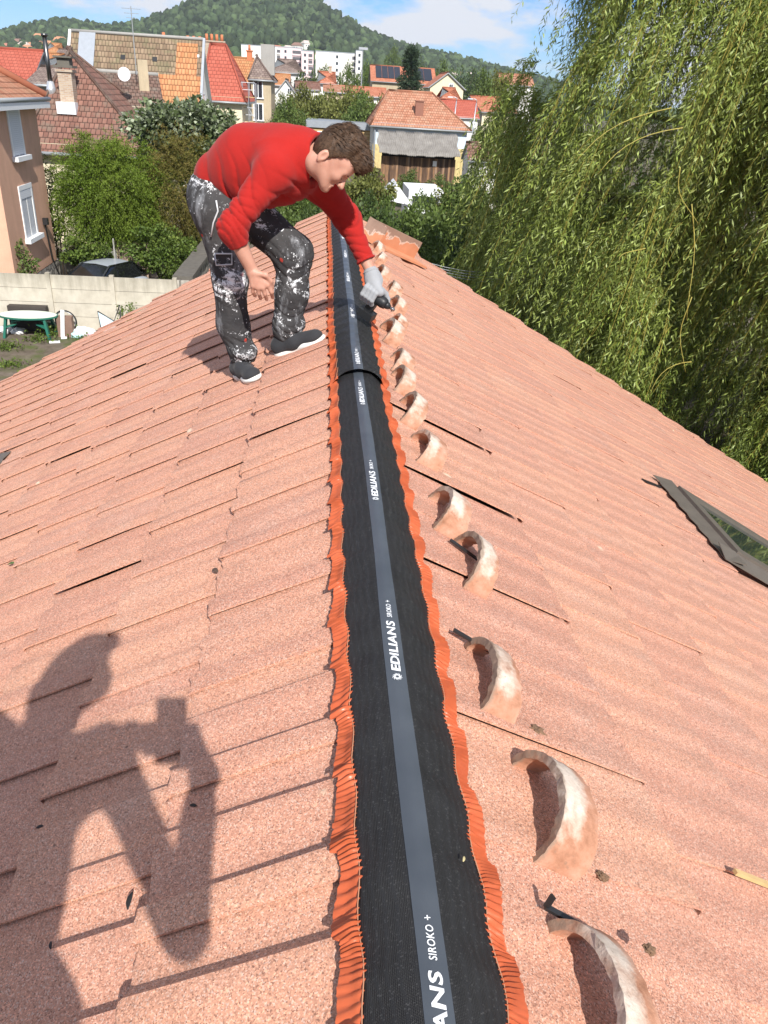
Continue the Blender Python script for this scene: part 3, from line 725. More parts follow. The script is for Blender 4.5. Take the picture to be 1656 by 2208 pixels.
def forest(n, name, mat):
    Vs = []; Fs = []; b = 0; cnt = 0; tries = 0
    while cnt < n and tries < n * 8:
        tries += 1
        y = 660 + 700 * rng.random() ** 0.75; x = (rng.random() * 2 - 1) * y * 0.52 + y * 0.02
        px = 702 + x / y * 1890
        if px < -120 or px > 1330: continue
        z = hill_z(x, y)
        dens = math.sin(x * 0.017 + 1.3) + math.sin(y * 0.021 + x * 0.009)
        if y < 900 and px < 170 and rng.random() < 0.8: continue      # the town climbs here
        if y < 800 and rng.random() < 0.55: continue
        if 545 < px < 700 and 850 < y < 960 and rng.random() < 0.85: continue   # meadow with houses
        if y < 1000 and px > 860 and rng.random() < 0.35: continue
        r = 2.2 + 2.9 * rng.random() ** 1.6
        if y > 1250: r *= 0.9
        k = rng.normal(1, 0.17, (len(I1V), 1))
        Vv = I1V * k * np.array([r, r, r * (1.0 + 0.45 * rng.random())]) + np.array([x, y, z + r * 0.75])
        Vs.append(Vv); Fs.append(I1F + b); b += len(I1V); cnt += 1
    o = mesh_obj(name, np.concatenate(Vs), np.concatenate(Fs), mat, None, False)
    return o
wood = forest(8500, 'forest', leaf_shader('forest crowns', [(0.022, 0.038, 0.018), (0.038, 0.058, 0.026), (0.062, 0.084, 0.036)], 0.0, 0.9, 0.02, 0.1, 0.018, (0.55, 1.6)))
tag(wood, 'dense broadleaf forest covering the hill behind the town', 'forest', kind='stuff')
# ================================================================== building materials (UV in metres: u level, v up the slope)
def tiles(name, cols, row=0.33, wid=0.24, moss=None, row_dark=0.3, patch=None):
    m = Mat(name); uv = m.n('TexCoord').outputs['UV']; ob = m.coord('Object')
    br = m.n('TexBrick', {'offset': 0.5}, Vector=uv, Color1=(0.35, 0.35, 0.35), Color2=(0.95, 0.95, 0.95), Mortar=(0.02, 0.02, 0.02), Scale=1.0, Mortar_Size=0.018, Mortar_Smooth=0.4, Brick_Width=wid, Row_Height=row)
    nz = m.noise(ob, 0.9, 6, 0.65)
    fac = m.math('ADD', m.math('MULTIPLY', br.outputs['Color'], 0.42), m.math('MULTIPLY', nz, 0.58))
    c = m.ramp(fac, [(0.25 + 0.45 * i / max(1, len(cols) - 1), c_) for i, c_ in enumerate(cols)])
    sep = m.n('SeparateXYZ', Vector=uv).outputs
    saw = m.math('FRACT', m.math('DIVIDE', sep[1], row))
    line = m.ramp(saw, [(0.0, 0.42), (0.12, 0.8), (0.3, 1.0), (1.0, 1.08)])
    if patch:
        c = m.mix(m.ramp(m.math('ADD', m.noise(ob, 0.35, 3, 0.5), 0.0), [(0.5, 0.0), (0.56, 1.0)]), c, patch)
    if moss: c = m.mix(m.ramp(m.noise(ob, 1.6, 6, 0.7), [(0.48, 0.0), (0.66, 0.85)]), c, moss)
    c = m.mix(row_dark + 0.35, c, line, 'MULTIPLY')  # each tile row gets darker toward its lower edge
    c = m.mix(m.math('MULTIPLY', br.outputs['Fac'], 0.6), c, tuple(k * 0.25 for k in cols[0]))
    h = m.math('SUBTRACT', m.math('SUBTRACT', 1.0, saw), m.math('MULTIPLY', br.outputs['Fac'], 0.5))
    return m.out(c, 0.85, m.bump(h, 0.9, 0.03), spec=0.25)
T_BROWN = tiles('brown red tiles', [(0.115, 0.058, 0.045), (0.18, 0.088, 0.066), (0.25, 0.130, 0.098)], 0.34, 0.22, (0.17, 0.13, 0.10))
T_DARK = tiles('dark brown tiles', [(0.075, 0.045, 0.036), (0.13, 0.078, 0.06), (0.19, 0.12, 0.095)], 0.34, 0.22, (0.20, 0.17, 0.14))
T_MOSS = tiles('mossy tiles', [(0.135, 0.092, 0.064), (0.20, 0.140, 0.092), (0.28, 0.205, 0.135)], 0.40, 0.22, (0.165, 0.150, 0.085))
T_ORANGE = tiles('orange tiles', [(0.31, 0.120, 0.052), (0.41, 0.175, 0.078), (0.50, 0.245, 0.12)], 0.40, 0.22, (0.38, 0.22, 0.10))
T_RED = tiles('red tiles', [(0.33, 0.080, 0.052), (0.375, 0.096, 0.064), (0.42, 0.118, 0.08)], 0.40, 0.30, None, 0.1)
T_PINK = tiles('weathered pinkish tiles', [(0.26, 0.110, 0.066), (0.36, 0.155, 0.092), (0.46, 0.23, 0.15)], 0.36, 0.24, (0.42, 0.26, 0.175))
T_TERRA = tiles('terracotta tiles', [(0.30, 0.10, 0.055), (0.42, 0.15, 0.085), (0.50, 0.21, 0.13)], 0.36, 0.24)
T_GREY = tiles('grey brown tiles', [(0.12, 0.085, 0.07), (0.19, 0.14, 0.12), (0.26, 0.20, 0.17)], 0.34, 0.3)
def render_mat(name, col, stain=0.25, sc=1.2):
    m = Mat(name); v = m.coord('Object'); nz = m.noise(v, sc, 6, 0.65)
    st = m.noise(m.coord('Object', scale=(1.5, 1.5, 0.2)), 2.0, 4, 0.6)
    c = m.hsv(tuple(col), v=m.n('MapRange', Value=m.math('ADD', m.math('MULTIPLY', nz, 0.5), m.math('MULTIPLY', st, 0.5)), From_Min=0.3, From_Max=0.7, To_Min=1 - stain, To_Max=1 + stain * 0.5).outputs[0])
    return m.out(c, 0.92, m.bump(m.noise(v, sc * 18, 3), 0.25, 0.02), spec=0.15)
W_CREAM = render_mat('cream wall', (0.70, 0.63, 0.45), 0.10)
W_WHITE = render_mat('white wall', (0.74, 0.72, 0.68), 0.08)
W_BEIGE = render_mat('stained beige wall', (0.47, 0.39, 0.27), 0.30)
W_PINK = render_mat('pink roughcast', (0.64, 0.385, 0.27), 0.16, 1.8)
W_ROSE = render_mat('pale rose wall', (0.72, 0.58, 0.58), 0.06)
W_GREY = render_mat('grey cladding wall', (0.34, 0.33, 0.31), 0.15)
W_BLUE = simple('pale blue cladding', (0.52, 0.60, 0.66), 0.7, 0.06, 2)
W_YEL = render_mat('yellow stone wall', (0.62, 0.50, 0.24), 0.4, 4)
ZINC = simple('zinc', (0.36, 0.39, 0.43), 0.45, 0.10, 4, metal=0.5)
GUT = simple('gutter grey', (0.33, 0.35, 0.36), 0.5, 0.08, 5, metal=0.3)
FRAME = simple('white window frame', (0.78, 0.79, 0.80), 0.5, 0.03)
PANE = glass_mat('dark window pane', (0.020, 0.024, 0.030), 0.08)
SHUT = None
def shutter_mat():
    m = Mat('roller shutter slats'); sep = m.n('SeparateXYZ', Vector=m.coord('Object')).outputs
    s = m.math('FRACT', m.math('MULTIPLY', sep[2], 18.0))
    return m.out(m.mix(m.ramp(s, [(0.0, 0.0), (0.15, 1.0)]), (0.36, 0.38, 0.42), (0.66, 0.68, 0.72)), 0.6)
SHUT = shutter_mat()
BRICK = None
def brick_mat():
    m = Mat('old chimney brick'); uv = m.n('TexCoord').outputs['UV']
    b = m.n('TexBrick', Vector=uv, Color1=(0.34, 0.22, 0.15), Color2=(0.46, 0.36, 0.26), Mortar=(0.42, 0.38, 0.32), Scale=1.0, Mortar_Size=0.012, Brick_Width=0.22, Row_Height=0.075)
    return m.out(b.outputs['Color'], 0.9, m.bump(b.outputs['Fac'], -0.3, 0.01))
BRICK = brick_mat()
POT = simple('clay pot', (0.50, 0.17, 0.08), 0.8)
# ================================================================== house builder in a local frame: x along the eaves, y away from us
class House:
    def __init__(s, label, origin, rz, L, W, ze, rise, kind='gable', roof=T_TERRA, wall=W_WHITE, over=0.35, z0=GZ, name='house', cat='house', group=None, gut=True, hip=None, ridge_cap=None, thick=0.16, side_wall=None):
        s.rz = rz; s.o = np.array([origin[0], origin[1], 0.0]); s.L, s.W, s.ze, s.rise = L, W, ze, rise
        s.ex = np.array([math.cos(rz), math.sin(rz), 0]); s.ey = np.array([-math.sin(rz), math.cos(rz), 0]); s.z0 = z0
        s.root = empty(name, (*(s.o + s.ex * L / 2 + s.ey * W / 2)[:2], z0), label, cat, group)
        q = s.q
        m = MB()
        c = [q(0, 0, z0), q(L, 0, z0), q(L, W, z0), q(0, W, z0)]; t = [q(0, 0, ze), q(L, 0, ze), q(L, W, ze), q(0, W, ze)]
        rz_ = ze + rise - 0.06
        m.poly([c[0], c[1], t[1], t[0]], 0); m.poly([c[2], c[3], t[3], t[2]], 0)
        if kind == 'gable':
            m.poly([c[1], c[2], t[2], q(L, W / 2, rz_), t[1]], 1); m.poly([c[3], c[0], t[0], q(0, W / 2, rz_), t[3]], 1)
        elif kind == 'front':      # gable turned to us: ridge runs along y
            m.f.clear(); m.v.clear(); m.m.clear(); m.uv.clear()
            m.poly([c[0], c[1], t[1], q(L / 2, 0, rz_), t[0]], 0); m.poly([c[2], c[3], t[3], q(L / 2, W, rz_), t[2]], 0)
            m.poly([c[1], c[2], t[2], t[1]], 1); m.poly([c[3], c[0], t[0], t[3]], 1)
        else:
            m.poly([c[1], c[2], t[2], t[1]], 1); m.poly([c[3], c[0], t[0], t[3]], 1)
        m.build('wall', [wall, side_wall or wall], s.root)
        r = MB(); o = over; zo = ze - 0.02
        def slab(pts):
            pts = [np.asarray(p) for p in pts]; n = np.zeros(3)
            for a, b in zip(pts, pts[1:] + pts[:1]): n += np.cross(a, b)
            if n[2] < 0: pts = pts[::-1]
            low = [p - np.array([0, 0, thick]) for p in pts]
            r.poly(pts)
            r.poly(low[::-1], 1)
            for i in range(len(pts)):
                j = (i + 1) % len(pts); r.poly([pts[i], low[i], low[j], pts[j]], 1)
        k = rise / (W / 2) * o
        if kind == 'gable':
            slab([q(-o, -o, zo - k), q(L + o, -o, zo - k), q(L + o, W / 2, ze + rise), q(-o, W / 2, ze + rise)])
            slab([q(-o, W / 2, ze + rise), q(L + o, W / 2, ze + rise), q(L + o, W + o, zo - k), q(-o, W + o, zo - k)])
            rid = [q(-o, W / 2, ze + rise + .02), q(L + o, W / 2, ze + rise + .02)]
        elif kind == 'front':
            k = rise / (L / 2) * o
            slab([q(-o, -o, zo - k), q(L / 2, -o, ze + rise), q(L / 2, W + o, ze + rise), q(-o, W + o, zo - k)])
            slab([q(L / 2, -o, ze + rise), q(L + o, -o, zo - k), q(L + o, W + o, zo - k), q(L / 2, W + o, ze + rise)])
            rid = [q(L / 2, -o, ze + rise + .02), q(L / 2, W + o, ze + rise + .02)]
        elif kind == 'flat':
            slab([q(-o, -o, ze + rise), q(L + o, -o, ze + rise), q(L + o, W + o, ze + rise), q(-o, W + o, ze + rise)]); rid = None
        else:
            hp = W / 2 if hip is None else hip
            hl, hr = (hp, hp) if not isinstance(hp, tuple) else hp
            A, B = q(hl, W / 2, ze + rise), q(L - hr, W / 2, ze + rise)
            e = [q(-o, -o, zo - k), q(L + o, -o, zo - k), q(L + o, W + o, zo - k), q(-o, W + o, zo - k)]
            slab([e[0], e[1], B, A]); slab([e[2], e[3], A, B]); slab([e[1], e[2], B]); slab([e[3], e[0], A])
            rid = [A + [0, 0, .02], B + [0, 0, .02]]; s.hips = [(e[0], A), (e[1], B), (e[2], B), (e[3], A)]
        edge = GUT if kind != 'flat' else ZINC
        s.roof = r.build('roof', [roof, edge], s.root)
        if rid is not None:
            rc = MB(); rc.tube(rid, 0.10, 8)
            if kind == 'hip':
                for a, b in s.hips: rc.tube([a + [0, 0, .02], b + [0, 0, .02]], 0.085, 8)
            rc.build('ridge_cap', ridge_cap or roof, s.roof, True)
        if gut and kind != 'flat':
            gm = MB()
            if kind != 'front': gm.tube([q(-o, -o - 0.05, zo - k - 0.08), q(L + o, -o - 0.05, zo - k - 0.08)], 0.075, 8)
            else:
                gm.tube([q(-o - .05, -o, zo - k - 0.08), q(-o - .05, W + o, zo - k - 0.08)], 0.075, 8); gm.tube([q(L + o + .05, -o, zo - k - 0.08), q(L + o + .05, W + o, zo - k - 0.08)], 0.075, 8)
            gm.build('gutter', GUT, s.root, True)
    def q(s, x, y, z): return s.o + s.ex * x + s.ey * y + np.array([0, 0, z])
    def roof_z(s, x, y): return s.ze + s.rise * (1 - abs(y - s.W / 2) / (s.W / 2))
    def window(s, side, a, z, w, h, glass=PANE, shutter=False, deep=0.10):
        if side == 'front': c = s.q(a, 0, z); ex, n = s.ex, -s.ey
        elif side == 'right': c = s.q(s.L, a, z); ex, n = s.ey, s.ex
        elif side == 'left': c = s.q(0, a, z); ex, n = -s.ey, -s.ex
        ez = np.array([0, 0, 1.0]); t = 0.09
        f = MB()
        def bx(x0, x1, z0, z1, d0, d1, mb): mb.box(c + ex * (x0 + x1) / 2 + ez * (z0 + z1) / 2 + n * (d0 + d1) / 2, (x1 - x0, d1 - d0, z1 - z0), axes=[ex, n, ez])
        bx(-w / 2 - t, -w / 2, -h / 2, h / 2, -deep, 0.03, f); bx(w / 2, w / 2 + t, -h / 2, h / 2, -deep, 0.03, f)
        bx(-w / 2 - t, w / 2 + t, h / 2, h / 2 + t, -deep, 0.034, f)
        bx(-0.03, 0.03, -h / 2, h / 2, -0.04, 0.022, f)
        fo = f.build('window', FRAME, s.root)
        p = MB(); bx(-w / 2, w / 2, -h / 2, h / 2, -0.03, 0.012, p); p.build('pane', glass, fo)
        if shutter:
            sh = MB(); bx(-w / 2, w / 2, -h / 2 + 0.02, h / 2, 0.014, 0.030, sh); sh.build('shutter', SHUT, fo)
        sl_ = MB(); bx(-w / 2 - 0.16, w / 2 + 0.16, -h / 2 - 0.10, -h / 2, -0.05, 0.14, sl_); sl_.build('sill', FRAME, fo)
    def chimney(s, x, y, w, d, h, mat=BRICK, pots=1, base=None):
        zb = s.roof_z(x, y); m = MB(); m.box(s.q(x, y, zb + h / 2 - 0.5), (w, d, h + 1.0), s.rz); m.box(s.q(x, y, zb + h + 0.05), (w + 0.14, d + 0.14, 0.1), s.rz)
        o = m.build('chimney', mat, s.roof)
        for i in range(pots):
            pm = MB(); pp = s.q(x + (i - (pots - 1) / 2) * 0.4, y, zb + h + 0.1); pm.tube([pp, pp + [0, 0, 0.45]], [0.13, 0.10], 10); pm.build('chimney_pot', POT, s.roof, True)
        return o
def at_eave(px, py, Y): return P(px, py, Y)
# ---- brown hip roofed house with the cream wall (left)
E0 = P(60, 314, 40); E1 = P(330, 330, 40)
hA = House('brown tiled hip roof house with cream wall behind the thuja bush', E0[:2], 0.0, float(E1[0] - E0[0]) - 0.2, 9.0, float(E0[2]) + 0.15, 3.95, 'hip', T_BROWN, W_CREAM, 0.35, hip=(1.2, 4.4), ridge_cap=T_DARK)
hA.roof.data.materials[0] = T_BROWN
hA.chimney(1.55, 1.95, 0.62, 0.62, 1.2, BRICK, 0)
m = MB()
c0 = hA.q(1.55, 1.95, hA.roof_z(0, 1.95) + 1.3)
m.box(c0 + [0, 0, 0.12], (0.85, 0.85, 0.10)); m.box(c0 + [0, 0, 0.32], (0.55, 0.55, 0.3)); m.box(c0 + [0, 0, 0.50], (0.80, 0.80, 0.07)); m.build('chimney_cap', simple('sooty cap', (0.13, 0.12, 0.10), 0.9), hA.roof)
m = MB(); zz = hA.roof_z(0, 1.5)
m.box(hA.q(1.55, 1.50, zz + 0.12), (0.86, 0.5, 0.5)); m.build('chimney_flashing', simple('painted white flashing', (0.70, 0.72, 0.74), 0.5), hA.roof)
m = MB(); fx = hA.q(0.62, 2.5, hA.roof_z(0, 2.5))
m.tube([fx, fx + [0, 0, 2.1]], 0.10, 12); m.tube([fx + [0, 0, 2.1], fx + [0, 0, 2.22]], 0.15, 12)
m.build('flue_pipe', simple('stainless flue', (0.16, 0.16, 0.16), 0.35, metal=1.0), hA.roof, True)
m = MB(); m.tube([fx + [0, 0, -0.35], fx + [0, 0, 0.3]], [0.30, 0.14], 14); m.build('flue_collar', simple('collar', (0.7, 0.72, 0.74), 0.35, metal=0.7), hA.roof, True)
# ---- satellite dish house behind (dark roof with gable dormer)
E0 = P(205, 225, 45); E1 = P(345, 240, 45)
hB = House('dark tiled roof with satellite dish behind the brown hip roof', E0[:2], 0.25, float(E1[0] - E0[0]), 6.0, float(E0[2]), 1.5, 'gable', T_DARK, W_CREAM, 0.2, ridge_cap=W_GREY)
m = MB(); c0 = hB.q(2.55, 1.7, hB.roof_z(0, 1.7)); m.box(c0 + [0, 0, 0.5], (0.5, 0.5, 1.6), 0.25); m.build('chimney', W_BEIGE, hB.roof)
m = MB(); m.tube([c0 + [-.28, -.28, 0.6], c0 + [-.28, -.28, 3.6]], 0.025, 6)
for k_, zz in enumerate((3.5, 3.3, 3.1)): m.tube([c0 + [-.75 + .1 * k_, -.28, zz], c0 + [.2 - .1 * k_, -.28, zz]], 0.012, 5)
m.build('antenna', GUT, hB.roof)
dv = []; dfc = []; nr, na_ = 6, 24; dn = np.array([0.10, -0.90, 0.25]); dn /= np.linalg.norm(dn); du = np.cross(dn, [0, 0, 1]); du /= np.linalg.norm(du); dw = np.cross(du, dn); dc = P(268, 161, 45.2)
for i in range(nr):
    r_ = 0.30 * i / (nr - 1)
    for k_ in range(na_): a = 2 * math.pi * k_ / na_; dv.append(dc + du * r_ * math.cos(a) + dw * r_ * 1.08 * math.sin(a) + dn * 0.8 * r_ * r_)
for i in range(nr - 1):
    for k_ in range(na_): k2 = (k_ + 1) % na_; dfc.append((i * na_ + k_, i * na_ + k2, (i + 1) * na_ + k2, (i + 1) * na_ + k_))
d_ = mesh_obj('satellite_dish', np.array(dv), dfc, simple('dish white', (0.75, 0.76, 0.78), 0.5), hB.roof, True)
sd = d_.modifiers.new('t', 'SOLIDIFY'); sd.thickness = 0.02
# ---- tall mossy roof
E0 = P(150, 232, 58); E1 = P(424, 262, 58)
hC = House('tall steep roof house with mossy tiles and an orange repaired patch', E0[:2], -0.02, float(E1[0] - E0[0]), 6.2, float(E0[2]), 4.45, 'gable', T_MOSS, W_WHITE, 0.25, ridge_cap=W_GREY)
def patch(h, name, mat, x0, x1, t0, t1, lift=0.03):
    k = h.rise / (h.W / 2); f = lambda x, t: h.q(x, t * h.W / 2, h.ze + h.rise * t) + np.array([0, 0, lift])
    m = MB(); m.poly([f(x0, t0), f(x1, t0), f(x1, t1), f(x0, t1)]); o = m.build(name, mat, h.roof); s_ = o.modifiers.new('t', 'SOLIDIFY'); s_.thickness = 0.025; return o
LC = hC.L
patch(hC, 'repaired_tiles', T_ORANGE, LC * 0.62, LC + 0.2, 0.02, 0.50); patch(hC, 'repaired_tiles', T_ORANGE, LC * 0.82, LC - 0.1, 0.503, 0.93); patch(hC, 'repaired_tiles', T_ORANGE, LC * 0.40, LC * 0.62, 0.02, 0.40)
patch(hC, 'zinc_dormer_cheek', ZINC, 0.30, 1.35, 0.36, 0.98, 0.10)
for fx_ in (0.375, 0.63): patch(hC, 'roof_vent', DARKM, LC * fx_, LC * fx_ + 0.3, 0.66, 0.72, 0.04)
hC.chimney(LC * 0.69, 3.9, 0.35, 0.35, 0.9, POT, 1); hC.chimney(LC * 0.94, 3.7, 1.0, 0.5, 0.5, BRICK, 3)
m = MB(); m.beam(hC.q(LC + 0.30, -0.3, hC.ze - 0.4), hC.q(LC + 0.30, 3.1, hC.ze + hC.rise + 0.05), 0.16, 0.14); m.build('verge_board', ZINC, hC.roof)
m = MB(); m.beam(hC.q(-0.30, -0.3, hC.ze - 0.4), hC.q(-0.30, 3.1, hC.ze + hC.rise + 0.05), 0.16, 0.14); m.build('verge_board', FRAME, hC.roof)
hC.window('right', 2.0, hC.ze + 0.6, 0.8, 1.2); hC.window('right', 3.6, hC.ze + 0.6, 0.8, 1.2); hC.window('right', 2.8, hC.ze + 3.0, 0.7, 0.9)
# ---- red roof with cream wall, orange roof behind it
E0 = P(442, 206, 68); E1 = P(521, 208, 68)
hD = House('smooth red roof house with cream side wall beside the scaffold', E0[:2], 0.0, float(E1[0] - E0[0]), 9.0, float(E0[2]), 3.6, 'hip', T_RED, W_CREAM, 0.35, hip=(0.0, 1.55), ridge_cap=T_RED)
hD.chimney(0.3, 4.8, 1.6, 0.5, 0.4, BRICK, 4)
E0 = P(484, 196, 84); E1 = P(538, 190, 84)
hD2 = House('orange tiled roof rising behind the smooth red roof', E0[:2], 0.0, float(E1[0] - E0[0]), 8.0, float(E0[2]), 2.9, 'gable', T_ORANGE, W_BEIGE, 0.2)
hD2.chimney(2.1, 4.0, 0.5, 0.5, 0.6, POT, 1)
# ---- beige house, two windows
E0 = P(541, 166, 84); E1 = P(584, 165, 84)
hE = House('stained beige house with two tall white windows', E0[:2], 0.0, float(E1[0] - E0[0]), 6.5, float(E0[2]), 1.9, 'hip', T_GREY, W_BEIGE, 0.25, hip=(0.4, 1.6))
for z in (hE.ze - 1.0, hE.ze - 2.9): hE.window('front', 0.65, z, 0.75, 1.35)
m = MB(); m.box(hE.q(1.35, 4.2, hE.ze + 1.6), (1.3, 1.0, 2.6)); m.build('party_wall', W_GREY, hE.root)
# ---- small white gable house and neighbours
E0 = P(592, 190, 115); E1 = P(641, 194, 115)
hG = House('small white gable house with grey roof edges among the trees', E0[:2], 0.0, float(E1[0] - E0[0]), 7.0, float(E0[2]) - 0.6, 1.7, 'front', T_GREY, W_WHITE, 0.25)
hG.window('front', 1.9, hG.ze + 0.35, 0.4, 0.6)
E0 = P(588, 181, 122); E1 = P(622, 181, 122)
House('low orange roof behind the small white gable house', E0[:2], 0.0, float(E1[0] - E0[0]), 6.0, float(E0[2]), 1.3, 'gable', T_ORANGE, W_WHITE, 0.2)
E0 = P(578, 152, 150); E1 = P(653, 157, 150)
hH = House('long grey brown hip roof house below the rose apartment block', E0[:2], 0.0, float(E1[0] - E0[0]), 9.0, float(E0[2]), 1.9, 'hip', T_GREY, W_WHITE, 0.3)
for x in (1.2, 1.9, 2.6): hH.window('front', x, hH.ze - 0.9, 0.5, 1.0)
E0 = P(688, 176, 135); E1 = P(722, 178, 135)
hI = House('small red hip roof house left of the white blocks', E0[:2], 0.0, float(E1[0] - E0[0]), 5.0, float(E0[2]), 1.4, 'hip', T_TERRA, W_WHITE, 0.3); hI.chimney(1.7, 2.5, 0.4, 0.4, 0.7, BRICK, 0)
E0 = P(640, 190, 128); E1 = P(690, 190, 128)
House('low brown red roof between the trees left of centre', E0[:2], 0.1, float(E1[0] - E0[0]), 5.0, float(E0[2]), 0.9, 'gable', T_BROWN, W_WHITE, 0.2)
# ---- apartment blocks
def block(label, x0, x1, ytop, Y, wall, balc, wins, depth=14):
    a, b = P(x0, ytop, Y), P(x1, ytop + (x1 - x0) * 0.06, Y); L = float(b[0] - a[0]); zt = float(a[2])
    h = House(label, a[:2], 0.0, L, depth, zt, 0.25, 'flat', W_GREY, wall, 0.1, name='apartment_block', cat='apartments', gut=False, thick=0.4, group='apartment blocks below the hill')
    for fx, cols in balc:
        for k in range(5):
            z = zt - 2.0 - 2.9 * k
            if z < GZ: break
            m = MB(); m.box(h.q(L * fx, -0.06, z), (cols, 0.2, 1.5)); m.build('balcony_shade', simple('loggia shade', (0.10, 0.10, 0.11), 0.8) if 'loggia shade' not in bpy.data.materials else bpy.data.materials['loggia shade'], h.root)  # dark slab on the wall, the recess shade is put into its colour
            m = MB(); m.box(h.q(L * fx, -0.25, z - 1.15), (cols + .2, 0.5, 0.75)); m.build('parapet', wall, h.root)
    for fx in wins:
        for k in range(5):
            z = zt - 1.9 - 2.9 * k
            if z < GZ + 1: break
            m = MB(); m.box(h.q(L * fx, -0.02, z), (1.1, 0.12, 1.3)); m.build('window', PANE, h.root)
    return h
block('cream white apartment block left of the rose one', 520, 607, 96, 500, W_WHITE, [(0.93, 2.0)], [])
block('pale rose apartment block with loggias', 604, 650, 101, 480, W_ROSE, [(0.78, 4.5)], [0.25])
block('narrow pale rose apartment block beside the loggia one', 650, 676, 109, 470, W_ROSE, [(0.75, 2.0)], [0.3])
block('wide white apartment block in front of the forest', 681, 768, 110, 450, W_WHITE, [(0.96, 2.2)], [0.53])
block('white stair tower block at the right end of the blocks', 768, 783, 109, 446, W_WHITE, [], [0.5])
block('long low white building in the far town at left', 0, 45, 108, 520, W_WHITE, [], [.1, .3, .5, .7, .9])
# ---- solar roof barn and cream gable house
E0 = P(803, 172, 150); E1 = P(938, 181, 150)
hJ = House('long building with solar panels on a red brown roof', E0[:2], 0.0, float(E1[0] - E0[0]), 9.0, float(E0[2]), 2.3, 'gable', T_TERRA, W_BEIGE, 0.3)
def panels(x0, x1):
    f = lambda x, t: hJ.q(x, t * hJ.W / 2, hJ.ze + hJ.rise * t) + np.array([0, 0, 0.08]); n_ = max(2, int((x1 - x0) / 1.05))
    for k in range(n_):
        a, b = x0 + (x1 - x0) * k / n_, x0 + (x1 - x0) * (k + 1) / n_ - 0.06
        m = MB(); m.poly([f(a, 0.15), f(b, 0.15), f(b, 0.95), f(a, 0.95)]); o = m.build('solar_panel', SOLAR, hJ.roof); s_ = o.modifiers.new('t', 'SOLIDIFY'); s_.thickness = 0.05
SOLAR = simple('solar cell', (0.012, 0.016, 0.028), 0.25, 0.2, 1, spec=0.6)
panels(hJ.L * 0.06, hJ.L * 0.46); panels(hJ.L * 0.70, hJ.L * 0.97)
E0 = P(928, 184, 132); E1 = P(1000, 186, 132)
hK = House('cream gable house right of the solar roof', E0[:2], 0.0, float(E1[0] - E0[0]), 9.0, float(E0[2]), 1.85, 'front', T_TERRA, W_CREAM, 0.3)
hK.window('front', hK.L * 0.62, hK.ze - 0.2, 0.5, 1.0); hK.window('front', hK.L * 0.3, hK.ze - 1.6, 0.5, 0.8)
E0 = P(952, 209, 112); E1 = P(990, 210, 112)
House('small dark red roof in front of the cream gable house', E0[:2], 0.0, float(E1[0] - E0[0]), 4.0, float(E0[2]), 1.1, 'hip', T_TERRA, W_WHITE, 0.3)
# ---- blue clad hip roof house with the lean-to shed
E0 = P(806, 266, 80); E1 = P(1008, 281, 80)
hL = House('pale blue clad house with weathered pinkish hip roof', E0[:2], 0.0, float(E1[0] - E0[0]), 8.0, float(E0[2]) + 0.1, 2.7, 'hip', T_PINK, W_BLUE, 0.35, hip=(1.5, 3.1), ridge_cap=T_PINK)
hL.chimney(4.3, 1.35, 0.75, 0.6, 1.0, simple('red brown chimney', (0.26, 0.12, 0.085), 0.9), 0)
m = MB(); m.box(hL.q(hL.L * 0.5, -0.04, GZ + 1.55), (hL.L + 0.02, 0.12, 3.1)); m.build('base_wall', W_YEL, hL.root)
m = MB(); m.tube([hL.q(0.12, -0.12, hL.ze - 0.4), hL.q(0.12, -0.12, GZ)], 0.09, 8); m.build('downpipe', ZINC, hL.root)
def corr_mat():
    m = Mat('grey corrugated sheet'); v = m.coord('Object'); nz = m.noise(v, 1.4, 6, 0.65)
    return m.out(m.ramp(nz, [(0.3, (0.16, 0.148, 0.135)), (0.6, (0.235, 0.222, 0.205)), (0.8, (0.31, 0.295, 0.27))]), 0.85, m.bump(m.noise(v, 12, 4), 0.3, 0.02))
A_, B_ = P(814, 281, 76), P(985, 290, 76); sh_root = empty('lean_to_shed', ((A_[0] + B_[0]) / 2, 75.0, GZ), 'old plank shed with sagging corrugated roof against the blue house', 'shed')
nu, nv_ = 200, 12; V = []
zt, zb = float(A_[2]) + 0.05, float(P(900, 332, 73.5)[2])
for j in range(nv_):
    t = j / (nv_ - 1)
    for i in range(nu):
        s_ = i / (nu - 1); x = A_[0] + (B_[0] - A_[0]) * s_
        V.append((x + 0.10 * math.sin(9 * t), 76.2 - 2.9 * t, zt + (zb - zt) * t + 0.045 * math.sin(s_ * 2 * math.pi * 44) - 0.10 * math.sin(math.pi * s_) * t - (0.05 if (i // 23) % 2 else 0.0)))
idx = np.arange(nu * nv_).reshape(nv_, nu); F = np.stack([idx[:-1, :-1], idx[1:, :-1], idx[1:, 1:], idx[:-1, 1:]], -1).reshape(-1, 4)
o = mesh_obj('roof', np.array(V), F, corr_mat(), sh_root, True); s_ = o.modifiers.new('t', 'SOLIDIFY'); s_.thickness = 0.03
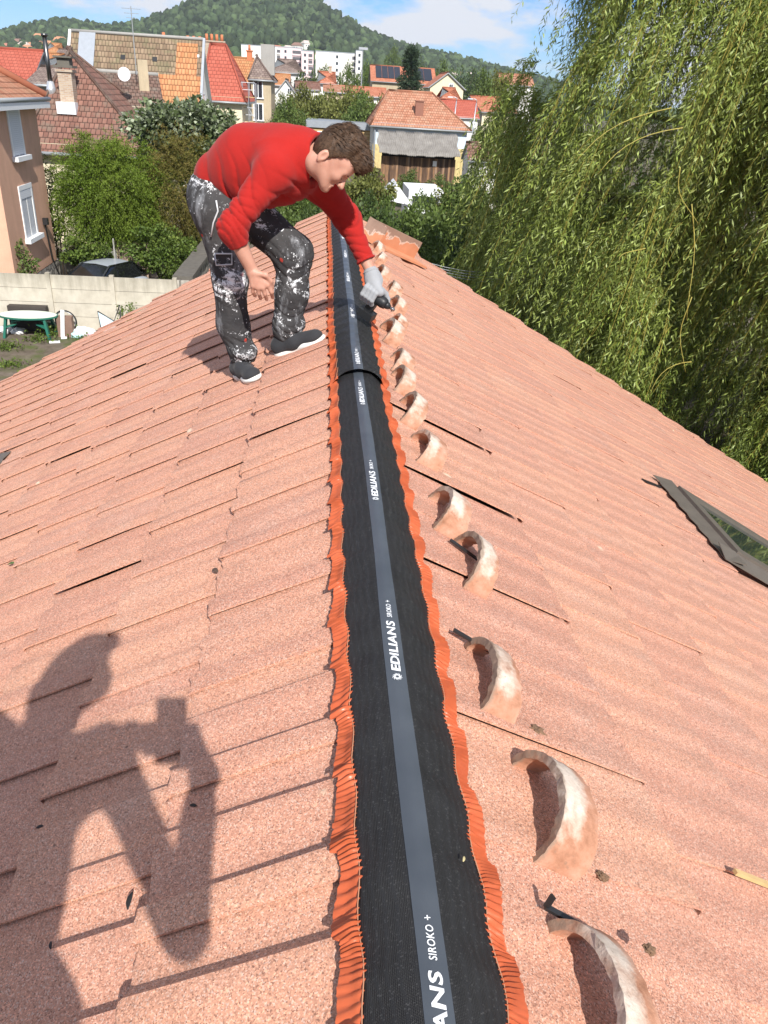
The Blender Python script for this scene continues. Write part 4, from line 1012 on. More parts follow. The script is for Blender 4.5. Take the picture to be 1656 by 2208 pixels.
def plank_mat():
    m = Mat('rotten brown planks'); v = m.coord('Object'); sep = m.n('SeparateXYZ', Vector=v).outputs
    k = m.math('FLOOR', m.math('MULTIPLY', sep[0], 6.0)); w_ = m.n('TexWhiteNoise', {'noise_dimensions': '1D'}, W=k).outputs['Value']
    nz = m.noise(m.coord('Object', scale=(4, 4, 0.5)), 2.0, 5, 0.65)
    c = m.ramp(m.math('ADD', m.math('MULTIPLY', w_, 0.4), m.math('MULTIPLY', nz, 0.6)), [(0.25, (0.045, 0.028, 0.020)), (0.5, (0.14, 0.082, 0.05)), (0.62, (0.30, 0.17, 0.085)), (0.78, (0.24, 0.20, 0.18))])
    fr = m.math('FRACT', m.math('MULTIPLY', sep[0], 6.0)); c = m.mix(m.ramp(fr, [(0.0, 1.0), (0.07, 0.0)]), c, (0.015, 0.01, 0.008))
    return m.out(c, 0.9)
PLANK = plank_mat()
m = MB(); m.box(((A_[0] + B_[0]) / 2 + 0.1, 74.4, (zb - 0.35 + GZ) / 2), (float(B_[0] - A_[0]) - 0.5, 0.12, zb - 0.35 - GZ)); m.build('plank_wall', PLANK, sh_root)
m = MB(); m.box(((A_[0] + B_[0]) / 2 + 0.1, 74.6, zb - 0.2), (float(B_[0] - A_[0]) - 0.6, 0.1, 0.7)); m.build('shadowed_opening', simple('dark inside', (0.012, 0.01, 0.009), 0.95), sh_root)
m = MB(); m.box((float(B_[0]) - 2.0, 74.30, zb - 0.75), (0.35, 0.06, 0.42)); m.build('window', FRAME, sh_root)
# ---- timber clad extension with flat zinc roof
E0 = P(664, 270, 86); E1 = P(800, 262, 86)
def wood_clad():
    m = Mat('honey timber cladding'); v = m.coord('Object'); sep = m.n('SeparateXYZ', Vector=v).outputs
    k = m.math('FLOOR', m.math('MULTIPLY', sep[2], 7.0)); w_ = m.n('TexWhiteNoise', {'noise_dimensions': '1D'}, W=k).outputs['Value']
    fr = m.math('FRACT', m.math('MULTIPLY', sep[2], 7.0))
    c = m.ramp(m.math('ADD', m.math('MULTIPLY', w_, 0.5), m.math('MULTIPLY', m.noise(m.coord('Object', scale=(0.6, 1, 6)), 2, 4), 0.5)), [(0.3, (0.42, 0.27, 0.12)), (0.7, (0.60, 0.43, 0.22))])
    return m.out(m.mix(m.ramp(fr, [(0.0, 0.7), (0.08, 0.0)]), c, (0.12, 0.07, 0.03)), 0.8)
hM = House('honey timber clad box with flat zinc roof behind the worker\'s head', E0[:2], 0.0, float(E1[0] - E0[0]), 7.0, float(E0[2]) - 0.15, 0.62, 'flat', ZINC, wood_clad(), 0.2, gut=False, thick=0.62)
hM.window('front', 1.4, hM.ze - 0.9, 0.8, 1.0); hM.window('front', hM.L * 0.8, hM.ze - 0.9, 0.5, 0.7)
# ---- right: red roof and cream grey houses behind the lamps
E0 = P(958, 249, 108); E1 = P(1031, 254, 108)
hN = House('low house with plain red roof and white wall behind the lamps', E0[:2], 0.0, float(E1[0] - E0[0]), 7.0, float(E0[2]), 1.75, 'gable', T_RED, W_WHITE, 0.2); hN.window('front', hN.L * 0.85, hN.ze - 1.0, 0.5, 1.1)
E0 = P(1041, 238, 112); E1 = P(1120, 245, 112)
House('cream house with terracotta roof half hidden by the willow', E0[:2], 0.25, float(E1[0] - E0[0]), 8.0, float(E0[2]), 1.6, 'gable', T_TERRA, W_CREAM, 0.3, side_wall=W_GREY)
E0 = P(1013, 342, 62); E1 = P(1062, 345, 62)
House('low outbuilding with brown red roof below the blue house', E0[:2], 0.0, float(E1[0] - E0[0]) + 0.4, 3.0, float(E0[2]), 1.0, 'gable', T_BROWN, W_WHITE, 0.15)
E0 = P(1080, 180, 150); E1 = P(1150, 186, 150)
House('pale house showing through the left fringe of the willow', E0[:2], 0.0, float(E1[0] - E0[0]), 6.0, float(E0[2]), 1.6, 'gable', T_PINK, W_WHITE, 0.2)
# ---- more roofs of the middle distance
for lab, x0, x1, yb, Y, rise, mat, wl, kd in (('dark red roof at the far left edge', -60, 62, 166, 66, 2.0, T_RED, W_GREY, 'gable'),
        ('orange gable roof left of the flue pipe', 56, 100, 142, 105, 1.5, T_ORANGE, W_BEIGE, 'hip'), ('low dark slate roof behind the flue pipe', 62, 118, 176, 56, 0.9, T_GREY, W_GREY, 'gable'),
        ('grey roofed house above the orange gable', 118, 146, 122, 150, 1.2, T_GREY, W_WHITE, 'gable'), ('orange roof behind the far left houses', 92, 136, 112, 210, 2.0, T_ORANGE, W_WHITE, 'hip'),
        ('long terracotta roof low behind the garden trees', 756, 832, 204, 118, 1.0, T_TERRA, W_WHITE, 'gable'), ('brown long wall below the solar roof', 700, 760, 196, 125, 0.8, T_PINK, W_BEIGE, 'gable')):
    a, b = P(x0, yb, Y), P(x1, yb + (x1 - x0) * 0.05, Y)
    House(lab, a[:2], 0.0, float(b[0] - a[0]), 7.0, float(a[2]), rise, kd, mat, wl, 0.25)
# ---- pink house at the left edge: its wall runs away from us
CR = P(97, 380, 30.0); phi = math.radians(-1.5)
dirw = np.array([math.sin(phi), math.cos(phi), 0])
nrm = np.array([dirw[1], -dirw[0], 0])
Lp_ = 4.5
org = np.array([P(97, 380, 30.0)[0], 30.0, 0]) - dirw * Lp_
# local x runs along the wall toward its far corner, local y to the left
pz = float(P(75, 205, 30.0)[2]) - 0.05
pink = empty('pink_house', (*(org + dirw * Lp_ / 2 - nrm * 4)[:2], GZ), 'pink roughcast house with shutters at the left edge', 'house')
q = lambda a, d, z: org + dirw * a - nrm * d + np.array([0, 0, z])
zb_ = GZ + 1.15
m = MB(); m.poly([q(0, 0, zb_), q(Lp_, 0, zb_), q(Lp_, 0, pz), q(0, 0, pz)][::1]); m.poly([q(Lp_, 0, zb_), q(Lp_, 8, zb_), q(Lp_, 8, pz), q(Lp_, 0, pz)]); m.poly([q(0, 8, zb_), q(0, 0, zb_), q(0, 0, pz), q(0, 8, pz)]); m.poly([q(Lp_, 8, zb_), q(0, 8, zb_), q(0, 8, pz), q(Lp_, 8, pz)])
m.build('wall', W_PINK, pink)
def rubble():
    m = Mat('rubble stone base'); v = m.coord('Object'); d = m.n('TexVoronoi', {'feature': 'DISTANCE_TO_EDGE'}, Vector=v, Scale=3.2).outputs['Distance']
    c = m.mix(m.ramp(d, [(0.02, 0.0), (0.10, 1.0)]), (0.10, 0.09, 0.08), m.ramp(m.noise(v, 4, 5), [(0.3, (0.22, 0.20, 0.17)), (0.7, (0.46, 0.43, 0.38))]))
    return m.out(c, 0.95, m.bump(d, 0.8, 0.05))
STONE = rubble()
m = MB()
for a, b in (((0, -0.06), (Lp_ + .06, -0.06)), ((Lp_ + .06, -.06), (Lp_ + .06, 8))): m.poly([q(*a, GZ), q(*b, GZ), q(*b, zb_ + .02), q(*a, zb_ + .02)])
m.build('stone_base', STONE, pink)
ov = 0.30
ridge_a, ridge_b = q(-ov, 4, pz + 2.4), q(Lp_ - 1.6, 4, pz + 2.4)
e = [q(-ov, -ov, pz), q(Lp_ + ov, -ov, pz), q(Lp_ + ov, 8 + ov, pz), q(-ov, 8 + ov, pz)]
m = MB()
for pts in ([e[0], e[1], ridge_b, ridge_a], [e[1], e[2], ridge_b], [e[2], e[3], ridge_a, ridge_b]): m.poly(pts)
m.poly([p - [0, 0, .14] for p in e[::-1]], 1)
for i in range(4): j = (i + 1) % 4; m.poly([e[i] - [0, 0, .14], e[j] - [0, 0, .14], e[j], e[i]], 1)
rf = m.build('roof', [T_ORANGE if False else T_BROWN, FRAME], pink)
rf.data.materials[0] = tiles('rusty wavy tiles', [(0.22, 0.08, 0.045), (0.36, 0.15, 0.085), (0.48, 0.24, 0.15)], 0.30, 0.16, (0.30, 0.20, 0.12))
m = MB(); m.tube([ridge_b + [0, 0, .05], e[1] + [0, 0, .06]], 0.13, 8); m.build('hip_tiles', T_TERRA, rf, True)
m = MB(); m.tube([q(-ov, -ov - .08, pz - .05), q(Lp_ + ov + .1, -ov - .08, pz - .05)], 0.065, 8); m.tube([q(Lp_ + ov + .08, -ov - .08, pz - .05), q(Lp_ + ov + .08, 8, pz - .05)], 0.065, 8); m.build('gutter', GUT, pink, True)
m = MB(); m.beam(q(-ov, -0.2, pz - 0.22), q(Lp_ + 0.3, -0.2, pz - 0.22), 0.42, 0.18); m.build('soffit', FRAME, pink)
def pink_window(a, z, w_, h_, shut, open_shut=False):
    ez = np.array([0, 0, 1.0]); c = q(a, 0, z); f = MB()
    bx = lambda mb, x0, x1, z0, z1, d0, d1: mb.box(c + dirw * (x0 + x1) / 2 + ez * (z0 + z1) / 2 + nrm * (d0 + d1) / 2, (x1 - x0, abs(d1 - d0), z1 - z0), axes=[dirw, nrm, ez])
    bx(f, -w_ / 2 - .12, -w_ / 2, -h_ / 2, h_ / 2, -.05, .03); bx(f, w_ / 2, w_ / 2 + .12, -h_ / 2, h_ / 2, -.05, .03); bx(f, -w_ / 2 - .12, w_ / 2 + .12, h_ / 2, h_ / 2 + .14, -.05, .034)
    bx(f, -0.035, 0.035, -h_ / 2, h_ / 2, -0.05, 0.016)
    fo = f.build('window', FRAME, pink)
    p = MB(); bx(p, -w_ / 2, w_ / 2, -h_ / 2, h_ / 2, -.04, .008); p.build('pane', PANE, fo)
    if shut: p = MB(); bx(p, -w_ / 2, w_ / 2, -h_ / 2 + .02, h_ / 2, .010, .024); p.build('shutter', SHUT, fo)
    else:
        p = MB(); bx(p, -w_ / 2, w_ / 2, h_ / 2 - .26, h_ / 2, .010, .026); p.build('shutter', SHUT, fo)
        for k in (-1, 1): p = MB(); bx(p, k * w_ / 4 - w_ / 5, k * w_ / 4 + w_ / 6, -h_ / 2, h_ / 2 - .27, .009, .013); p.build('curtain', simple('lace curtain', (0.5, 0.52, 0.55), 0.9) if 'lace curtain' not in bpy.data.materials else bpy.data.materials['lace curtain'], fo)
    sm = MB(); bx(sm, -w_ / 2 - .2, w_ / 2 + .2, -h_ / 2 - .14, -h_ / 2, -.05, .18); sm.build('sill', FRAME, fo)
def wall_a(px, py):   # distance along the wall and height where a survey pixel meets it
    r = ray(px, py); n_ = nrm; t = ((org - CAM) @ n_) / (r @ n_); h = CAM + r * t; return float((h - org) @ dirw), float(h[2])
for (x0, x1, yt, ym, yb_, shut) in ((12, 47, 232, 280, 337, True), (40, 76, 408, 460, 512, False)):
    a0, _ = wall_a(x0 + 8, ym); a1, _ = wall_a(x1 - 2, ym); am = (a0 + a1) / 2; zc_t = wall_a((x0 + x1) / 2 - 6, yt)[1]; zc_b = wall_a((x0 + x1) / 2 + 4, yb_)[1]
    pink_window(am, (zc_t + zc_b) / 2, max(0.8, abs(a1 - a0) * 0.9), zc_t - zc_b, shut)
a0, z0_ = wall_a(92, 477); m = MB(); m.box(q(a0, -0.1, z0_), (0.16, 0.16, 0.22)); m.tube([q(a0, -0.06, z0_), q(a0 + 0.3, -0.05, zb_ + .2), q(a0 + 1.2, -.1, GZ)], 0.03, 6); m.build('wall_lamp', DARKM, pink)
# ---- scaffold beside the red roof
sc = empty('scaffold', (*P(532, 250, 70)[:2], GZ), 'galvanised scaffold standing against the red roofed house', 'scaffold')
xa, xb = P(523, 230, 70)[0], P(552, 230, 70)[0]; zt_ = float(P(530, 178, 70)[2])
STEEL = simple('galvanised tube', (0.5, 0.52, 0.55), 0.4, metal=0.7)
for x in (xa, (xa + xb) / 2, xb):
    for y in (69.4, 70.4):
        m = MB(); m.tube([(x, y, GZ), (x, y, zt_)], 0.035, 6); m.build('upright', STEEL, sc)
for k in range(4):
    z = zt_ - 1.0 - 1.75 * k
    m = MB(); m.box(((xa + xb) / 2, 69.9, z), (float(xb - xa) + .1, 0.9, 0.05)); m.build('deck', WOODS, sc)
    for zz in (0.5, 1.0): m = MB(); m.tube([(xa, 69.4, z + zz), (xb, 69.4, z + zz)], 0.025, 6); m.build('guard_rail', STEEL, sc)
    m = MB(); m.tube([(xa, 69.4, z), (xb, 69.4, z - 1.6)], 0.025, 6); m.build('brace', STEEL, sc)
m = MB(); m.box(((xa + xb) / 2 + .1, 69.35, zt_ - 3.2), (0.9, 0.03, 0.9)); m.build('board', FRAME, sc)
# ---- street lamps
for (x, yt, yb2, lab) in ((1028, 214, 262, 'grey street lamp with curved arm at the right, in front of the red roof'), (985, 210, 238, 'grey street lamp left of the taller one, behind the blue house roof')):
    t = P(x, yt, 100); lr = empty('street_lamp', (t[0] - .4, 100, GZ), lab, 'street lamp', 'street lamps behind the blue house')
    m = MB(); m.tube([(t[0] - .25, 100, GZ), (t[0], 100, t[2] - .4)], [0.09, 0.06], 8); m.tube([(t[0], 100, t[2] - .4), (t[0] + .02, 100, t[2] - .1), (t[0] - .2, 100, t[2]), (t[0] - .5, 100, t[2] + .02)], 0.045, 8); m.build('post', STEEL, lr, True)
    m = MB(); m.box((t[0] - .75, 100, t[2]), (0.6, 0.25, 0.12)); m.build('lamp_head', simple('lamp head', (0.55, 0.56, 0.58), 0.4) if 'lamp head' not in bpy.data.materials else bpy.data.materials['lamp head'], lr, bevel=0.03)
t = P(782, 108, 140); m = MB(); m.tube([(t[0], 140, GZ), (t[0], 140, t[2])], [0.12, 0.06], 8); m.box((t[0] + .1, 140, t[2] + .2), (1.4, 0.5, 0.35)); tag(m.build('floodlight_mast', STEEL), 'thin grey floodlight mast right of the white blocks', 'mast')
# ---- tiny houses of the far town
def tiny(roofm, wallm):
    m = MB(); L, W, ze, rz = 11, 9, 5.2, 8.4
    c = [(-L / 2, -W / 2), (L / 2, -W / 2), (L / 2, W / 2), (-L / 2, W / 2)]
    for i in range(4):
        a, b = c[i], c[(i + 1) % 4]; m.poly([(*a, -3), (*b, -3), (*b, ze), (*a, ze)], 0)
    A, B = (-L / 2 + 2, 0, rz), (L / 2 - 2, 0, rz); e = [(x * 1.08, y * 1.1, ze - .2) for x, y in c]
    m.poly([e[0], e[1], B, A], 1); m.poly([e[2], e[3], A, B], 1); m.poly([e[1], e[2], B], 1); m.poly([e[3], e[0], A], 1)
    for x in (-3, 0, 3): m.box((x, -W / 2 - .02, 3.0), (1.3, 0.15, 1.5), m=2)
    return m.build('far_house', [wallm, roofm, PANE])
protos = [tiny(simple('far red roof', (0.36, 0.15, 0.10), 0.9), W_WHITE), tiny(simple('far orange roof', (0.46, 0.22, 0.12), 0.9), W_CREAM), tiny(simple('far brown roof', (0.22, 0.13, 0.10), 0.9), W_WHITE), tiny(simple('far pale roof', (0.50, 0.42, 0.38), 0.9), W_WHITE)]
used = set()
labs = ['tiny pale house with a red roof in the far town', 'tiny cream house with an orange roof in the far town', 'tiny white house with a brown roof in the far town', 'tiny white flat looking house in the far town']
def place_far(px, Y, k, sc_):
    x = (px - 702) / 1890 * Y; z = hill_z(x, Y) if Y > 640 else GZ
    o = protos[k] if k not in used else protos[k].copy()
    if k in used: COL.objects.link(o)
    used.add(k); o.location = (x, Y, z); o.rotation_euler = (0, 0, (rng.random() - 0.5) * 1.2); o.scale = (sc_,) * 3
    tag(o, labs[k], 'house', labs[k].replace('tiny', 'tiny far').replace('house', 'houses'))
for _ in range(62):
    Y = 560 + 560 * rng.random() ** 1.3; place_far(-20 + 180 * rng.random() ** 0.9, Y, int(rng.integers(0, 4)), 0.75 + 0.4 * rng.random())
for px, Y, k in ((574, 880, 3), (600, 900, 0), (622, 905, 3), (640, 930, 2), (655, 870, 3), (690, 900, 0), (712, 860, 3), (725, 880, 2), (700, 840, 1), (660, 950, 3), (893, 820, 0), (905, 800, 3), (918, 830, 2), (935, 760, 0), (948, 790, 1), (975, 1000, 3), (990, 1020, 1), (1008, 1040, 3), (1015, 1060, 1), (830, 720, 0), (845, 700, 3), (870, 690, 2), (890, 700, 3), (905, 690, 0), (980, 720, 1), (1000, 700, 3), (1020, 720, 0)):
    place_far(px, Y, k, 0.9)
for k_ in range(4):
    if k_ not in used: bpy.data.objects.remove(protos[k_])
# ================================================================== the garden on the left
def conc_mat():
    m = Mat('weathered concrete panel'); v = m.coord('Object'); sep = m.n('SeparateXYZ', Vector=v).outputs
    nz = m.noise(v, 2.2, 6, 0.65); st = m.noise(m.coord('Object', scale=(3.0, 3.0, 0.35)), 2.4, 5, 0.6)
    c = m.ramp(nz, [(0.3, (0.42, 0.385, 0.315)), (0.7, (0.57, 0.53, 0.445))])
    top = m.n('MapRange', Value=sep[2], From_Min=-5.2, From_Max=-4.35, To_Min=0.0, To_Max=0.75).outputs[0]
    k = m.ramp(m.math('ADD', m.math('MULTIPLY', top, 0.75), m.math('MULTIPLY', m.math('SUBTRACT', st, 0.5), 0.9)), [(0.25, 0.0), (0.85, 0.75)])
    c = m.mix(k, c, (0.16, 0.145, 0.11))
    return m.out(c, 0.92, m.bump(nz, 0.3, 0.02), spec=0.15)
CONC = conc_mat()
FY = 25.0
fence = empty('concrete_fence', (-8.0, FY, GZ), 'weathered concrete panel fence with posts across the garden', 'fence')
postx = [float(P(px, 600, FY)[0]) for px in (-155, -25, 104, 241)]; postx.append(float(P(386, 605, FY)[0]))
postx = [postx[2] - 2 * (postx[3] - postx[2]), postx[2] - (postx[3] - postx[2]), postx[2], postx[3], postx[3] + (postx[3] - postx[2])]
ft = -4.29
for a, b in zip(postx[:-1], postx[1:]):
    for k in range(4):
        m = MB(); h_ = 0.425; z1 = ft - 0.03 - k * h_; m.box(((a + b) / 2, FY, z1 - h_ / 2), (b - a - 0.10, 0.05, h_ - 0.012)); m.build('panel', CONC, fence, bevel=0.006)
for x in postx: m = MB(); m.box((x, FY - .01, (ft + 0.03 + GZ - .1) / 2), (0.13, 0.14, ft + 0.03 - GZ + .1)); m.build('post', CONC, fence, bevel=0.01)
# rubble wall with a wide coping, running away from the fence
COP = simple('dark stone coping', (0.115, 0.105, 0.090), 0.9, 0.3, 5, bump=0.4)
wx = postx[-1] + 0.25
rw = empty('coped_stone_wall', (wx, 29.5, GZ), 'dark rubble wall with wide coping running away behind the fence', 'wall')
m = MB(); m.box((wx, 30.0, (GZ + ft - 0.05) / 2), (0.42, 10.0, ft - 0.05 - GZ)); m.build('masonry', STONE, rw)
m = MB()
for k in range(8): m.box((wx - 0.02, 25.7 + 1.25 * k, ft + 0.01 + 0.012 * (k % 2)), (0.62, 1.235, 0.12))
m.build('coping', COP, rw, bevel=0.02)
# ---- oval garden table
GREENP = simple('dark green plastic', (0.020, 0.135, 0.095), 0.45, 0.08, 4)
TOPW = simple('bleached green-white table top', (0.62, 0.66, 0.58), 0.5, 0.12, 7)
tcx, tcy = (P(62, 690, 24.1)[0]), 24.1
tb = empty('garden_table', (tcx, tcy, GZ), 'oval plastic garden table with faded white top and green legs', 'table')
tz = float(P(62, 678, 24.1)[2]); rx_, ry_ = 0.88, 0.50
def oval(mb, rx, ry, z0, z1, n=40, mm=0):
    a = [(tcx + rx * math.cos(2 * math.pi * i / n), tcy + ry * math.sin(2 * math.pi * i / n)) for i in range(n)]
    mb.poly([(x, y, z1) for x, y in a], mm); mb.poly([(x, y, z0) for x, y in a[::-1]], mm)
    for i in range(n): p, q_ = a[i], a[(i + 1) % n]; mb.poly([(*p, z0), (*q_, z0), (*q_, z1), (*p, z1)], mm)
m = MB(); oval(m, rx_, ry_, tz - 0.05, tz - 0.004); m.build('rim', GREENP, tb)
m = MB(); oval(m, rx_ - 0.035, ry_ - 0.035, tz - 0.02, tz + 0.003); m.build('tabletop', TOPW, tb)
for sx in (-1, 1):
    for sy in (-1, 1):
        m = MB(); a = np.array([tcx + sx * 0.56, tcy + sy * 0.28, tz - 0.05]); b = np.array([tcx + sx * 0.66, tcy + sy * 0.36, GZ]); m.beam(a, b, 0.12, 0.07); m.build('leg', GREENP, tb, bevel=0.01)
        m = MB(); m.beam(a * 0.55 + b * 0.45, np.array([tcx + sx * 0.30, tcy + sy * 0.18, tz - 0.24]), 0.13, 0.03); m.build('brace', GREENP, tb)
# ---- bicycle wheel, carton, plank, sacks, tray and chair frame by the fence
def wheel(c, r, ax, root_name, lab):
    root = empty(root_name, c, lab, 'wheel'); ax = np.asarray(ax, float) / np.linalg.norm(ax); u = np.cross(ax, [0, 0, 1]); u /= np.linalg.norm(u); w_ = np.cross(u, ax)
    ring = lambda rr: [c + (u * math.cos(2 * math.pi * i / 32) + w_ * math.sin(2 * math.pi * i / 32)) * rr for i in range(33)]
    m = MB(); m.tube(ring(r), 0.022, 6, cap=False); m.build('tyre', simple('black rubber', (0.02, 0.02, 0.02), 0.7), root, True)
    m = MB(); m.tube(ring(r - 0.03), 0.011, 6, cap=False); m.build('rim', STEEL, root, True)
    m = MB()
    for i in range(16): a = 2 * math.pi * i / 16; m.tube([c + ax * 0.02 * (-1) ** i, c + (u * math.cos(a) + w_ * math.sin(a)) * (r - 0.03)], 0.003, 4)
    m.tube([c - ax * 0.05, c + ax * 0.05], 0.025, 8); m.build('spokes', STEEL, root)
wc = P(142, 703, 24.6); wc[2] = GZ + 0.33; wc = P(142, 702, 24.55)
wheel(np.array([wc[0], 24.62, GZ + 0.36]), 0.33, (0.1, 1, 0.12), 'bicycle_wheel', 'bicycle wheel leaning on the concrete fence')
bc = P(142, 708, 24.3); CARD = simple('brown fibreboard', (0.20, 0.125, 0.095), 0.8, 0.15, 5)
def loose(px, py, Y): p = P(px, py, Y); return np.array([p[0], Y, p[2]])
p0 = loose(142, 708, 24.2)
m = MB(); m.box((p0[0], 24.22, GZ + 0.30), (0.44, 0.30, 0.60), 0.1); tag(m.build('fibreboard_box', CARD, bevel=0.01), 'brown box standing in front of the bicycle wheel', 'box')
m = MB(); m.beam((p0[0] - 0.06, 23.98, GZ + 0.02), (p0[0] + 0.02, 24.06, GZ + 0.84), 0.11, 0.025, up=(0, 1, 0)); tag(m.build('white_plank', FRAME), 'white plank leaning on the brown box', 'plank')
def soft(name, c, size, seed, col, label, cat='sack', rough=0.5):
    bm = bmesh.new(); bmesh.ops.create_icosphere(bm, subdivisions=4, radius=1.0); g_ = np.random.default_rng(seed); ph = g_.random(12) * 6.28
    for v_ in bm.verts:
        p = np.array(v_.co); k = 1 + 0.16 * math.sin(4 * p[0] + ph[0]) * math.sin(5 * p[1] + ph[1]) + 0.10 * math.sin(9 * p[0] + 7 * p[2] + ph[2]) + 0.06 * math.sin(15 * p[1] + 11 * p[2] + ph[3])
        p = p * k * np.array(size); p[2] = max(p[2], -size[2] * 0.6); v_.co = Vector(p)
    me = bpy.data.meshes.new(name); bm.to_mesh(me); bm.free(); me.materials.append(simple(name + str(seed), col, rough, 0.15, 6)); me.polygons.foreach_set('use_smooth', np.ones(len(me.polygons), dtype=bool))
    o = bpy.data.objects.new(name, me); COL.objects.link(o); o.location = (c[0], c[1], GZ + size[2] * 0.58); return tag(o, label, cat)
for (px, py, Y, size, sd, col, lab) in ((182, 716, 24.3, (0.36, 0.24, 0.17), 1, (0.74, 0.76, 0.78), 'crumpled white plastic sack right of the brown box'), (166, 712, 24.1, (0.18, 0.16, 0.13), 2, (0.42, 0.66, 0.64), 'small turquoise plastic bag beside the white sack'),
        (197, 722, 24.0, (0.22, 0.16, 0.09), 3, (0.62, 0.40, 0.44), 'pinkish crumpled wrapping on the ground by the sacks'), (225, 712, 24.2, (0.30, 0.22, 0.14), 4, (0.76, 0.76, 0.74), 'white plastic sack farther right under the broken chair'),
        (42, 728, 24.3, (0.2, 0.16, 0.11), 5, (0.62, 0.62, 0.62), 'whitish bag under the garden table'), (14, 722, 24.4, (0.22, 0.18, 0.12), 6, (0.68, 0.68, 0.68), 'whitish bag left of the table legs')):
    p0 = loose(px, py, Y); soft('plastic_bag', (p0[0], Y), size, sd, col, lab)
p0 = loose(235, 690, 24.4); ch = empty('broken_chair', (p0[0], 24.4, GZ), 'broken folding chair with pale blue cloth by the fence post', 'chair')
m = MB(); m.tube([(p0[0] + .35, 24.5, GZ + .95), (p0[0] + .18, 24.3, GZ + .5), (p0[0] - .28, 24.3, GZ + .78)], 0.018, 6); m.tube([(p0[0] + .42, 24.3, GZ + .85), (p0[0] + .25, 24.2, GZ)], 0.018, 6); m.tube([(p0[0] - .28, 24.3, GZ + .78), (p0[0] - .2, 24.2, GZ)], 0.018, 6); m.build('frame', DARKM, ch, True)
m = MB(); m.poly([(p0[0] - .28, 24.28, GZ + .76), (p0[0] - .2, 24.22, GZ + .2), (p0[0] + .22, 24.28, GZ + .22), (p0[0] + .17, 24.32, GZ + .48)]); o = m.build('cloth', simple('pale blue cloth', (0.50, 0.62, 0.68), 0.8), ch); s_ = o.modifiers.new('t', 'SOLIDIFY'); s_.thickness = 0.01
for px, py, lab in ((118, 738, 'white scrap of board lying flat on the earth'), (138, 729, 'small white stone chip at the foot of the plank')):
    c = G(px, py, GZ + .02); m = MB(); m.box((c[0], c[1], GZ + .03), (0.30 if px < 130 else .16, 0.12, 0.04), 0.3); tag(m.build('white_scrap', FRAME), lab, 'scrap')
m = MB(); c = loose(20, 705, 24.6); m.box((c[0] + 0.6, 24.75, GZ + .38), (1.15, 0.25, 0.76)); tag(m.build('dark_tub', simple('dark brown tub', (0.05, 0.04, 0.035), 0.7), bevel=0.04), 'dark crate in the shade behind the garden table', 'crate')
